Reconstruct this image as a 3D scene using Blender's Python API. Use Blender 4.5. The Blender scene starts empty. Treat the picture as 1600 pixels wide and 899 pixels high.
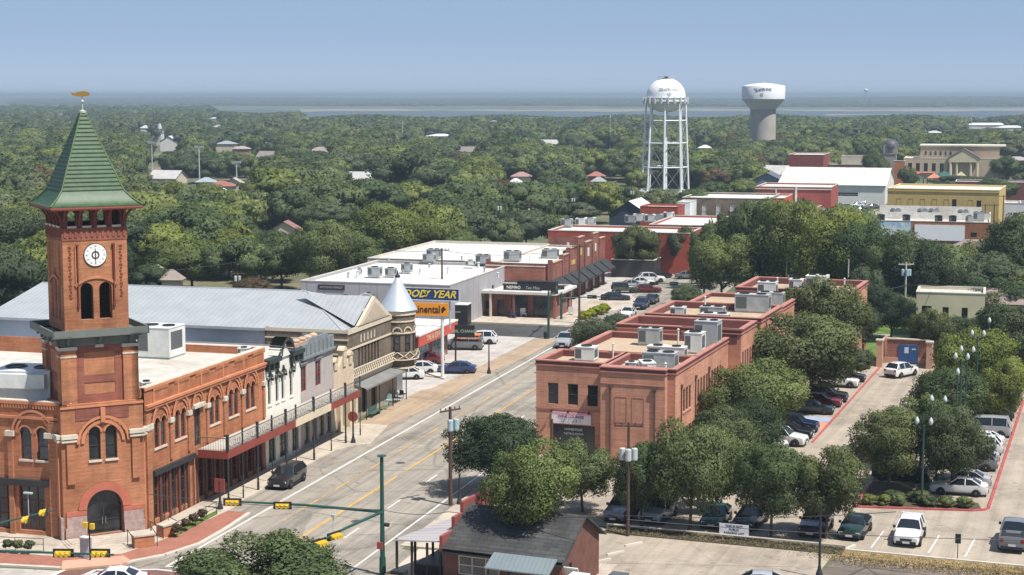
import bpy, math, random
import numpy as np
from mathutils import Matrix, Vector
R_ = math.radians
random.seed(7)
scene = bpy.context.scene
col = scene.collection

# ------------------------------------------------------------------ camera, sky, sun, exposure
FPX, CH = 2600.0, 33.0
PIT, YAW = math.atan(300 / FPX), math.atan(755 / 2617.0)
cam = bpy.data.cameras.new('camera'); cam_o = bpy.data.objects.new('camera', cam); col.objects.link(cam_o)
cam.sensor_width = 36; cam.lens = 36 * FPX / 1600; cam.clip_start = 0.5; cam.clip_end = 60000
cam_o.location = (0, 0, CH); cam_o.rotation_euler = (math.pi / 2 - PIT, 0, YAW)
scene.camera = cam_o
SUN_EL, SUN_AZ = 60.0, 113.0     # azimuth clockwise from +Y
w = bpy.data.worlds.new('World'); scene.world = w; w.use_nodes = True
nt = w.node_tree; nt.nodes.clear()
sky = nt.nodes.new('ShaderNodeTexSky'); sky.sky_type = 'NISHITA'; sky.sun_disc = False
sky.sun_elevation = R_(SUN_EL); sky.sun_rotation = R_(SUN_AZ)
sky.altitude = 1500; sky.air_density = 0.8; sky.dust_density = 0.2; sky.ozone_density = 4.0
bg = nt.nodes.new('ShaderNodeBackground'); bg.inputs['Strength'].default_value = 0.064
wo = nt.nodes.new('ShaderNodeOutputWorld')
mxs = nt.nodes.new('ShaderNodeMix'); mxs.data_type = 'RGBA'; mxs.inputs[0].default_value = 0.75; mxs.inputs[7].default_value = (4.0, 5.5, 8.3, 1)
tcw = nt.nodes.new('ShaderNodeTexCoord'); sxw = nt.nodes.new('ShaderNodeSeparateXYZ'); nt.links.new(tcw.outputs['Generated'], sxw.inputs[0])
mrw = nt.nodes.new('ShaderNodeMapRange'); mrw.inputs[1].default_value = 0.0; mrw.inputs[2].default_value = 0.04; nt.links.new(sxw.outputs[2], mrw.inputs[0])
mgw = nt.nodes.new('ShaderNodeMix'); mgw.data_type = 'RGBA'; nt.links.new(mrw.outputs[0], mgw.inputs[0])      # the air is brightest just above the horizon
mgw.inputs[6].default_value = (5.0, 6.5, 9.4, 1); mgw.inputs[7].default_value = (3.9, 5.4, 8.1, 1); nt.links.new(mgw.outputs[2], mxs.inputs[7])
nt.links.new(sky.outputs[0], mxs.inputs[6]); nt.links.new(mxs.outputs[2], bg.inputs[0]); nt.links.new(bg.outputs[0], wo.inputs[0])
sl = bpy.data.lights.new('sun', 'SUN'); sl.energy = 5.0; sl.angle = R_(0.5); sl.color = (1.0, 0.955, 0.88)
so = bpy.data.objects.new('sun', sl); col.objects.link(so)
sd = Vector((math.cos(R_(SUN_EL)) * math.sin(R_(SUN_AZ)), math.cos(R_(SUN_EL)) * math.cos(R_(SUN_AZ)), math.sin(R_(SUN_EL))))
so.rotation_euler = sd.to_track_quat('Z', 'Y').to_euler(); so.location = (0, 60, 80)
scene.view_settings.view_transform = 'Standard'; scene.view_settings.look = 'None'
scene.view_settings.exposure = 0.45; scene.view_settings.gamma = 1.0
scene.cycles.use_denoising = True
scene.cycles.max_bounces = 5; scene.cycles.diffuse_bounces = 3; scene.cycles.glossy_bounces = 2
scene.cycles.transmission_bounces = 2; scene.cycles.transparent_max_bounces = 4; scene.cycles.volume_bounces = 0
scene.cycles.caustics_reflective = False; scene.cycles.caustics_refractive = False

cp, sp, cy, sy = math.cos(PIT), math.sin(PIT), math.cos(YAW), math.sin(YAW)
def ray(px, py):
    u = (px - 800) / FPX; v = (449.5 - py) / FPX
    f = cp + v * sp; z = -sp + v * cp
    return u * cy - f * sy, u * sy + f * cy, z
def P(px, py, z=0.0):                 # survey helper: where the sight line meets height z
    d = ray(px, py); t = (z - CH) / d[2]; return Vector((d[0] * t, d[1] * t, z))
def PX(px, py, X):
    d = ray(px, py); t = X / d[0]; return Vector((X, d[1] * t, CH + d[2] * t))
def PYY(px, py, Y):
    d = ray(px, py); t = Y / d[1]; return Vector((d[0] * t, Y, CH + d[2] * t))
def proj(x, y, z):
    z -= CH; r = x * cy + y * sy; f = -x * sy + y * cy
    dep = f * cp - z * sp; up = f * sp + z * cp
    return 800 + FPX * r / dep, 449.5 - FPX * up / dep, dep
def z_at(x, y, py):
    lo, hi = -20, 120
    for _ in range(40):
        m = (lo + hi) / 2
        if proj(x, y, m)[1] > py: lo = m
        else: hi = m
    return lo
def FR(x, y, deg=0, z=0):             # a wall frame: local x runs along the wall, local y goes into the building
    return Matrix.Translation((x, y, z)) @ Matrix.Rotation(R_(deg), 4, 'Z')
LOT = FR(-40, 146, -4)                # the right-hand block is turned four degrees from the street
def L(a, b, z=0): return LOT @ Vector((a, b, z))

# ------------------------------------------------------------------ materials
def nodes(name):
    m = bpy.data.materials.new(name); m.use_nodes = True
    t = m.node_tree; b = t.nodes['Principled BSDF']; return m, t, b
def ramp(t, stops):
    r = t.nodes.new('ShaderNodeValToRGB'); e = r.color_ramp.elements
    while len(e) < len(stops): e.new(0.5)
    for q, (p, c) in zip(e, stops): q.position = p; q.color = (*c, 1)
    return r
def noise(t, scale, detail=3, vec=None, rough=0.6):
    n = t.nodes.new('ShaderNodeTexNoise'); n.inputs['Scale'].default_value = scale
    n.inputs['Detail'].default_value = detail; n.inputs['Roughness'].default_value = rough
    if vec is None:
        g = t.nodes.new('ShaderNodeNewGeometry'); vec = g.outputs['Position']
    t.links.new(vec, n.inputs['Vector']); return n
def mix(t, a, b, fac, mode='MIX'):
    m = t.nodes.new('ShaderNodeMix'); m.data_type = 'RGBA'; m.blend_type = mode
    for s, v in ((m.inputs[6], a), (m.inputs[7], b)):
        if hasattr(v, 'is_output') or isinstance(v, bpy.types.NodeSocket): t.links.new(v, s)
        else: s.default_value = (*v, 1)
    if isinstance(fac, (int, float)): m.inputs[0].default_value = fac
    else: t.links.new(fac, m.inputs[0])
    return m.outputs[2]
def sc(c, k): return tuple(min(1, x * k) for x in c)
MC = {}
def M(name, c, rough=0.8, var=0.12, scale=0.6, metal=0.0, fine=0.0, spec=0.3):
    if name in MC: return MC[name]
    m, t, b = nodes(name)
    if var > 0:
        n = noise(t, scale, 4)
        r = ramp(t, [(0.3, sc(c, 1 - var)), (0.5, c), (0.7, sc(c, 1 + var))]); t.links.new(n.outputs[0], r.inputs[0])
        o = r.outputs[0]
        if fine:
            n2 = noise(t, scale * 9, 2); r2 = ramp(t, [(0.35, (1 - fine,) * 3), (0.6, (1, 1, 1))]); t.links.new(n2.outputs[0], r2.inputs[0])
            o = mix(t, o, r2.outputs[0], 1.0, 'MULTIPLY')
        t.links.new(o, b.inputs['Base Color'])
    else: b.inputs['Base Color'].default_value = (*c, 1)
    b.inputs['Roughness'].default_value = rough; b.inputs['Metallic'].default_value = metal
    b.inputs['Specular IOR Level'].default_value = spec
    MC[name] = m; return m
def wallvec(t):                       # (distance along the wall, height) for a vertical wall of any heading
    g = t.nodes.new('ShaderNodeNewGeometry')
    c = t.nodes.new('ShaderNodeVectorMath'); c.operation = 'CROSS_PRODUCT'; t.links.new(g.outputs['Normal'], c.inputs[0]); c.inputs[1].default_value = (0, 0, 1)
    d = t.nodes.new('ShaderNodeVectorMath'); d.operation = 'DOT_PRODUCT'; t.links.new(c.outputs[0], d.inputs[0]); t.links.new(g.outputs['Position'], d.inputs[1])
    s = t.nodes.new('ShaderNodeSeparateXYZ'); t.links.new(g.outputs['Position'], s.inputs[0])
    k = t.nodes.new('ShaderNodeCombineXYZ'); t.links.new(d.outputs['Value'], k.inputs[0]); t.links.new(s.outputs[2], k.inputs[1]); return k.outputs[0], g
def brick(name, c1, c2, mortar, wd=0.24, ht=0.085, msize=0.012, var=0.25):
    if name in MC: return MC[name]
    m, t, b = nodes(name); v, g = wallvec(t)
    br = t.nodes.new('ShaderNodeTexBrick'); t.links.new(v, br.inputs['Vector'])
    br.inputs['Color1'].default_value = (*c1, 1); br.inputs['Color2'].default_value = (*c2, 1); br.inputs['Mortar'].default_value = (*mortar, 1)
    br.inputs['Scale'].default_value = 1; br.inputs['Brick Width'].default_value = wd; br.inputs['Row Height'].default_value = ht
    br.inputs['Mortar Size'].default_value = msize; br.inputs['Bias'].default_value = 0.0
    n = noise(t, 0.55, 5, g.outputs['Position']); r = ramp(t, [(0.3, (1 - var,) * 3), (0.55, (1, 1, 1)), (0.75, (1 + var * .4, 1 + var * .3, 1 + var * .25))]); t.links.new(n.outputs[0], r.inputs[0])
    mp = t.nodes.new('ShaderNodeMapping'); mp.inputs['Scale'].default_value = (1.6, 0.12, 1); t.links.new(v, mp.inputs[0])
    n2 = noise(t, 1.0, 3, mp.outputs[0]); r2 = ramp(t, [(0.3, (.82,) * 3), (0.6, (1, 1, 1))]); t.links.new(n2.outputs[0], r2.inputs[0])
    mp3 = t.nodes.new('ShaderNodeMapping'); mp3.inputs['Scale'].default_value = (.35, 6.5, 1); t.links.new(v, mp3.inputs[0])
    n3 = noise(t, 1.0, 3, mp3.outputs[0], .75); r3 = ramp(t, [(0.32, (.74, .72, .70)), (0.5, (.97,) * 3), (0.68, (1.16, 1.14, 1.1))]); t.links.new(n3.outputs[0], r3.inputs[0])
    n4 = noise(t, .13, 4, g.outputs['Position']); r4 = ramp(t, [(0.36, (.80, .76, .74)), (0.55, (1, 1, 1)), (.7, (1.08, 1.05, 1.0))]); t.links.new(n4.outputs[0], r4.inputs[0])
    o = mix(t, mix(t, br.outputs[0], r.outputs[0], 1.0, 'MULTIPLY'), r2.outputs[0], 1.0, 'MULTIPLY'); o = mix(t, mix(t, o, r3.outputs[0], 1.0, 'MULTIPLY'), r4.outputs[0], 1.0, 'MULTIPLY')
    t.links.new(o, b.inputs['Base Color']); b.inputs['Roughness'].default_value = 0.88; b.inputs['Specular IOR Level'].default_value = 0.2
    MC[name] = m; return m
def stripes(name, c, c2, period, axis_u=True, rough=0.5, metal=0.0, duty=0.1, world=None):
    if name in MC: return MC[name]
    m, t, b = nodes(name)
    if world is None: v, g = wallvec(t)
    else:
        g = t.nodes.new('ShaderNodeNewGeometry'); v = g.outputs['Position']
    s = t.nodes.new('ShaderNodeSeparateXYZ'); t.links.new(v, s.inputs[0])
    d = t.nodes.new('ShaderNodeMath'); d.operation = 'DIVIDE'; d.inputs[1].default_value = period; t.links.new(s.outputs[world if world is not None else (0 if axis_u else 1)], d.inputs[0])
    f = t.nodes.new('ShaderNodeMath'); f.operation = 'FRACT'; t.links.new(d.outputs[0], f.inputs[0])
    l = t.nodes.new('ShaderNodeMath'); l.operation = 'LESS_THAN'; l.inputs[1].default_value = duty; t.links.new(f.outputs[0], l.inputs[0])
    n = noise(t, 0.5, 4, g.outputs['Position']); r = ramp(t, [(0.3, (.86,) * 3), (0.65, (1, 1, 1))]); t.links.new(n.outputs[0], r.inputs[0])
    o = mix(t, mix(t, c, c2, l.outputs[0]), r.outputs[0], 1.0, 'MULTIPLY')
    t.links.new(o, b.inputs['Base Color']); b.inputs['Roughness'].default_value = rough; b.inputs['Metallic'].default_value = metal
    MC[name] = m; return m
def roofing(name, c, stain=(.30, .24, .17), seam=2.4, amt=.55):
    if name in MC: return MC[name]
    m, t, b = nodes(name); g = t.nodes.new('ShaderNodeNewGeometry'); s = t.nodes.new('ShaderNodeSeparateXYZ'); t.links.new(g.outputs['Position'], s.inputs[0])
    d = t.nodes.new('ShaderNodeMath'); d.operation = 'DIVIDE'; d.inputs[1].default_value = seam; t.links.new(s.outputs[0], d.inputs[0])
    f = t.nodes.new('ShaderNodeMath'); f.operation = 'FRACT'; t.links.new(d.outputs[0], f.inputs[0]); l = t.nodes.new('ShaderNodeMath'); l.operation = 'LESS_THAN'; l.inputs[1].default_value = .05; t.links.new(f.outputs[0], l.inputs[0])
    ml = t.nodes.new('ShaderNodeMath'); ml.operation = 'MULTIPLY'; ml.inputs[1].default_value = .35; t.links.new(l.outputs[0], ml.inputs[0]); o = mix(t, c, sc(c, .72), ml.outputs[0])
    n = noise(t, .16, 6, g.outputs['Position'], .7); r = ramp(t, [(0.50, (0, 0, 0)), (0.66, (amt,) * 3)]); t.links.new(n.outputs[0], r.inputs[0]); o = mix(t, o, stain, r.outputs[0])
    n2 = noise(t, 1.1, 5, g.outputs['Position'], .65); r2 = ramp(t, [(0.3, (.80,) * 3), (0.55, (1, 1, 1)), (.75, (1.05,) * 3)]); t.links.new(n2.outputs[0], r2.inputs[0]); o = mix(t, o, r2.outputs[0], 1.0, 'MULTIPLY')
    t.links.new(o, b.inputs['Base Color']); b.inputs['Roughness'].default_value = .8; b.inputs['Specular IOR Level'].default_value = .2; MC[name] = m; return m
def leafmat(name, cols, spread=1.0):
    m, t, b = nodes(name)
    a = t.nodes.new('ShaderNodeAttribute'); a.attribute_name = 'v'
    oi = t.nodes.new('ShaderNodeObjectInfo')
    r1 = ramp(t, [(0.0, sc(cols[0], .72)), (0.45, cols[0]), (1.0, cols[1])]); t.links.new(a.outputs['Fac'], r1.inputs[0])
    r2 = ramp(t, [(0.0, (.50, .60, .62)), (0.25, (.76, .82, .84)), (0.5, (1, 1, 1)), (0.75, (1.12, 1.12, .95)), (1.0, (1.32, 1.22, 1.0))]); t.links.new(oi.outputs['Random'], r2.inputs[0])
    o = mix(t, r1.outputs[0], r2.outputs[0], spread, 'MULTIPLY')
    t.links.new(o, b.inputs['Base Color']); b.inputs['Roughness'].default_value = 0.65; b.inputs['Specular IOR Level'].default_value = 0.15
    tr = t.nodes.new('ShaderNodeBsdfTranslucent'); t.links.new(mix(t, o, (1.0, 1.1, .5), 1.0, 'MULTIPLY'), tr.inputs[0])
    ms = t.nodes.new('ShaderNodeMixShader'); ms.inputs[0].default_value = 0.36
    out = t.nodes['Material Output']; t.links.new(b.outputs[0], ms.inputs[1]); t.links.new(tr.outputs[0], ms.inputs[2]); t.links.new(ms.outputs[0], out.inputs[0])
    return m
LEAF = {'dark': leafmat('leaf_dark', ((.082, .105, .055), (.175, .20, .105))),
        'mid': leafmat('leaf_mid', ((.118, .15, .064), (.232, .268, .118))),
        'bright': leafmat('leaf_bright', ((.145, .172, .052), (.28, .315, .10)), .6),
        'olive': leafmat('leaf_olive', ((.115, .135, .078), (.205, .225, .13)), .6),
        'rust': leafmat('leaf_rust', ((.11, .075, .045), (.17, .12, .07)), .4)}
BARK = M('bark', (.10, .08, .065), .95, .3, 3)

# ------------------------------------------------------------------ meshes and objects
class MB:
    def __init__(s, m=None): s.v = []; s.f = []; s.m = m or Matrix(); s.marks = []
    def add(s, vs, fs):
        n = len(s.v); s.marks.append((n, len(s.f))); s.v += [s.m @ Vector(v) for v in vs]; s.f += [tuple(i + n for i in f) for f in fs]; return s
    def box(s, x0, y0, z0, x1, y1, z1):
        if x0 > x1: x0, x1 = x1, x0
        if y0 > y1: y0, y1 = y1, y0
        return s.add([(x0, y0, z0), (x1, y0, z0), (x1, y1, z0), (x0, y1, z0), (x0, y0, z1), (x1, y0, z1), (x1, y1, z1), (x0, y1, z1)],
              [(0, 3, 2, 1), (4, 5, 6, 7), (0, 1, 5, 4), (1, 2, 6, 5), (2, 3, 7, 6), (3, 0, 4, 7)])
    def prism(s, poly, z0, z1):       # counter-clockwise polygon pushed up from z0 to z1
        n = len(poly)
        return s.add([(x, y, z0) for x, y in poly] + [(x, y, z1) for x, y in poly],
              [tuple(reversed(range(n))), tuple(range(n, 2 * n))] + [(i, (i + 1) % n, n + (i + 1) % n, n + i) for i in range(n)])
    def slab(s, poly, y0, y1):        # polygon in the x-z plane pushed along y
        n = len(poly)
        return s.add([(x, y0, z) for x, z in poly] + [(x, y1, z) for x, z in poly],
              [tuple(range(n)), tuple(reversed(range(n, 2 * n)))] + [((i + 1) % n, i, n + i, n + (i + 1) % n) for i in range(n)])
    def sheet(s, poly, z=0): return s.add([(x, y, z) for x, y in poly], [tuple(range(len(poly)))])
    def cyl(s, p0, p1, r0, r1=None, n=8):
        p0, p1 = Vector(p0), Vector(p1); r1 = r0 if r1 is None else r1
        q = (p1 - p0).to_track_quat('Z', 'Y'); vs = []
        for p, r in ((p0, r0), (p1, r1)):
            for i in range(n):
                a = 2 * math.pi * i / n; vs.append(p + q @ Vector((r * math.cos(a), r * math.sin(a), 0)))
        return s.add(vs, [(i, (i + 1) % n, n + (i + 1) % n, n + i) for i in range(n)] + [tuple(reversed(range(n))), tuple(range(n, 2 * n))])
    def tube(s, pts, r, n=6, r1=None):
        k = len(pts) - 1
        for i in range(k):
            ra = r + ((r1 or r) - r) * i / k; rb = r + ((r1 or r) - r) * (i + 1) / k
            s.cyl(pts[i], pts[i + 1], ra, rb, n)
        return s
    def lathe(s, prof, c=(0, 0, 0), n=20, a0=0.0):
        vs = []; m = len(prof)
        for r, z in prof:
            for i in range(n):
                a = a0 + 2 * math.pi * i / n; vs.append((c[0] + r * math.cos(a), c[1] + r * math.sin(a), c[2] + z))
        fs = [(j * n + i, j * n + (i + 1) % n, (j + 1) * n + (i + 1) % n, (j + 1) * n + i) for j in range(m - 1) for i in range(n)]
        if prof[0][0] > 1e-3: fs.append(tuple(reversed(range(n))))
        if prof[-1][0] > 1e-3: fs.append(tuple(range((m - 1) * n, m * n)))
        return s.add(vs, fs)
    def ball(s, c, r, sz=1.0, n=12):
        return s.lathe([(max(1e-4, r * math.sin(math.pi * k / 8)), -r * sz * math.cos(math.pi * k / 8)) for k in range(9)], c, n)
    def arc(s, cu, cz, r, w, y0, y1, a0=0, a1=180, n=14):   # half ring on a wall face
        for i in range(n):
            t0, t1 = R_(a0 + (a1 - a0) * i / n), R_(a0 + (a1 - a0) * (i + 1) / n)
            q = [(cu + k * math.cos(t), cz + k * math.sin(t)) for k, t in ((r, t0), (r + w, t0), (r + w, t1), (r, t1))]
            s.add([(x, y0, z) for x, z in q] + [(x, y1, z) for x, z in q], [(0, 1, 2, 3), (1, 0, 4, 5), (3, 2, 6, 7)])
        return s
WM = {}
def link(o, parent=None):
    col.objects.link(o)
    if parent is not None: o.parent = parent
    return o
def mesh(name, v, f, m, smooth=False):
    me = bpy.data.meshes.new(name); me.from_pydata([tuple(p) for p in v], [], f); me.update()
    if m is not None: me.materials.append(m)
    if smooth: me.shade_smooth()
    return me
def build(mb, name, m, parent=None, smooth=False, label=None):
    w_ = WM.get(parent.name) if parent is not None else None
    v = [w_ @ p for p in mb.v] if w_ is not None else mb.v
    o = bpy.data.objects.new(name, mesh(name, v, mb.f, m, smooth)); link(o, parent)
    if w_ is not None: WM[o.name] = w_
    if smooth:
        md = None
        try: o.data.set_sharp_from_angle(angle=R_(38))
        except Exception: pass
    if label: o['label'] = label
    return o
def each(mb, name, m, parent):         # one part per added shape
    mk = mb.marks + [(len(mb.v), len(mb.f))]
    for (v0, f0), (v1, f1) in zip(mk, mk[1:]):
        q = MB(); q.v = mb.v[v0:v1]; q.f = [tuple(i - v0 for i in f) for f in mb.f[f0:f1]]; build(q, name, m, parent)
def tag(o, label, cat, group=None):
    o['label'] = label; o['category'] = cat
    if group: o['group'] = group
    return o
def thing(name, label, cat, loc=(0, 0, 0), rz=0.0, group=None):
    o = bpy.data.objects.new(name, None); link(o); o.location = loc; o.rotation_euler = (0, 0, rz); o.empty_display_size = 0.3
    WM[o.name] = (Matrix.Translation(loc) @ Matrix.Rotation(rz, 4, 'Z')).inverted(); return tag(o, label, cat, group)
def struct(mb, name, m, kind='structure'):
    o = build(mb, name, m); o['kind'] = kind; return o
def dup(root, loc, rz, label, group=None, scale=None):
    r = root.copy(); link(r); r.location = loc; r.rotation_euler = (0, 0, rz); r['label'] = label
    if group: r['group'] = group
    if scale: r.scale = scale
    for c in list(root.children):
        k = c.copy(); link(k, r)
        for g in list(c.children):
            q = g.copy(); link(q, k)
    return r
def text_geo(s, size, shear=0.0, bold=0.0, depth=0.02, sx=1.0):
    c = bpy.data.curves.new('t', 'FONT'); c.body = s; c.size = size; c.shear = shear; c.offset = bold; c.extrude = depth
    c.align_x = 'CENTER'; c.align_y = 'CENTER'; c.resolution_u = 2
    o = bpy.data.objects.new('t', c); col.objects.link(o)
    me = bpy.data.meshes.new_from_object(o.evaluated_get(bpy.context.evaluated_depsgraph_get()))
    v = [(p.co.x * sx, -p.co.z, p.co.y) for p in me.vertices]; f = [tuple(p.vertices) for p in me.polygons]
    bpy.data.objects.remove(o); bpy.data.meshes.remove(me); bpy.data.curves.remove(c); return v, f
def text_on(parent, frame, u, y, z, s, size, m, name='lettering', fit=None, **k):
    v, f = text_geo(s, size, **k)
    if fit:
        wd = max(p[0] for p in v) - min(p[0] for p in v); v = [(p[0] * fit / wd, p[1], p[2]) for p in v]
    mb = MB(frame); mb.add([(u + a, y + b, z + c) for a, b, c in v], f); return build(mb, name, m, parent)

def wall(mb, u0, u1, z0, z1, ops=(), depth=0.25):
    """front face at y=0 with openings (u, z, w, h, arched): real holes with reveals"""
    us = sorted({u0, u1, *[x for o in ops for x in (o[0] - o[2] / 2, o[0] + o[2] / 2)]})
    zs = sorted({z0, z1, *[x for o in ops for x in (o[1], o[1] + o[3])]})
    for i in range(len(us) - 1):
        for j in range(len(zs) - 1):
            cu, cz = (us[i] + us[i + 1]) / 2, (zs[j] + zs[j + 1]) / 2
            if any(abs(cu - o[0]) < o[2] / 2 and o[1] < cz < o[1] + o[3] for o in ops): continue
            mb.add([(us[i], 0, zs[j]), (us[i + 1], 0, zs[j]), (us[i + 1], 0, zs[j + 1]), (us[i], 0, zs[j + 1])], [(0, 1, 2, 3)])
    for o in ops:
        u, z, w_, h, ar = (*o, False)[:5]
        a, b, t = u - w_ / 2, u + w_ / 2, z + h; r = w_ / 2; sp_ = t - r if ar else t
        out = [(a, z), (b, z), (b, sp_)]
        if ar:
            n = 10; pts = [(u + r * math.cos(math.pi * k / n), sp_ + r * math.sin(math.pi * k / n)) for k in range(n + 1)]
            for k in range(n):
                p, q = pts[k], pts[k + 1]
                mb.add([(p[0], 0, p[1]), (p[0], 0, t), (q[0], 0, t), (q[0], 0, q[1])], [(0, 1, 2, 3)])
            out += pts[1:]
        else: out.append((a, sp_))
        n = len(out)
        mb.add([(x, 0, y) for x, y in out] + [(x, depth, y) for x, y in out], [(i, n + i, n + (i + 1) % n, (i + 1) % n) for i in range(n)])
WC = {}
GLASS = M('window_glass', (.05, .06, .07), .12, .85, .9, spec=.6)  # mottled tone in the colour stands in for uneven reflections
GLASSD = M('dark_glass', (.02, .024, .028), .18, .9, .7, spec=.6)  # same painted reflection mottling, on a darker pane
def window(parent, fr, u, z, w_, h, ar=False, depth=0.16, fm=None, gm=None, nx=1, ny=2, fw=0.07, sill=None):
    """window part (frame bars, sill) with a pane sub-part, set into the opening"""
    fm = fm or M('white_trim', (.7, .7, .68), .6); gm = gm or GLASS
    key = (round(w_, 2), round(h, 2), ar, depth, fm.name, gm.name, nx, ny, fw, sill.name if sill else None)
    if key not in WC:
        g = MB(); r = w_ / 2
        if ar:
            n = 10; pts = [(-r, 0), (r, 0)] + [(r * math.cos(math.pi * k / n), h - r + r * math.sin(math.pi * k / n)) for k in range(n + 1)]
            g.add([(x, depth, y) for x, y in pts], [tuple(range(len(pts)))])
        else: g.add([(-r, depth, 0), (r, depth, 0), (r, depth, h), (-r, depth, h)], [(0, 1, 2, 3)])
        f = MB(); y0, y1 = depth - 0.06, depth - 0.004; sp_ = h - r if ar else h
        f.box(-r, y0, 0, -r + fw, y1, sp_); f.box(r - fw, y0, 0, r, y1, sp_); f.box(-r + fw, y0, 0, r - fw, y1, fw)
        if ar: f.arc(0, sp_, r - fw, fw, y0, y1)
        else: f.box(-r + fw, y0, h - fw, r - fw, y1, h)
        for k in range(1, nx + 1 if nx > 1 else 1):
            if k < nx: x = -r + w_ * k / nx; f.box(x - fw * .4, y0 + .01, fw, x + fw * .4, y1, sp_)
        for k in range(1, ny): zz = sp_ * k / ny; f.box(-r + fw, y0 + .005, zz - fw * .4, r - fw, y1, zz + fw * .4)
        fme = mesh('window', f.v, f.f, fm)
        if sill:
            n0 = len(fme.polygons); s_ = MB(); s_.v = list(f.v); s_.f = list(f.f); s_.box(-r - .12, -.09, -.16, r + .12, depth - .07, -.002)
            fme = mesh('window', s_.v, s_.f, fm); fme.materials.append(sill)
            for p in fme.polygons[n0:]: p.material_index = 1
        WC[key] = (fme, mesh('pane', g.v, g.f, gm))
    fme, gme = WC[key]; base = WM[parent.name]
    o = bpy.data.objects.new('window', fme); link(o, parent); o.matrix_basis = base @ fr @ Matrix.Translation((u, 0, z))
    p = bpy.data.objects.new('pane', gme); link(p, o); return o

# ------------------------------------------------------------------ haze: one box of air round everything
hz = MB().box(-9000, -400, -6, 9000, 12500, 44)
def make_haze():
    m = bpy.data.materials.new('haze_air'); m.use_nodes = True; t = m.node_tree; t.nodes.clear()
    v = t.nodes.new('ShaderNodeVolumePrincipled'); v.inputs['Color'].default_value = (.425, .535, .63, 1); v.inputs['Density'].default_value = HAZE
    v.inputs['Anisotropy'].default_value = 0.0
    o = t.nodes.new('ShaderNodeOutputMaterial'); t.links.new(v.outputs[0], o.inputs['Volume'])
    m.cycles.homogeneous_volume = True
    struct(hz, 'haze', m, 'stuff')
HAZE = 2.2e-4
make_haze()
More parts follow.
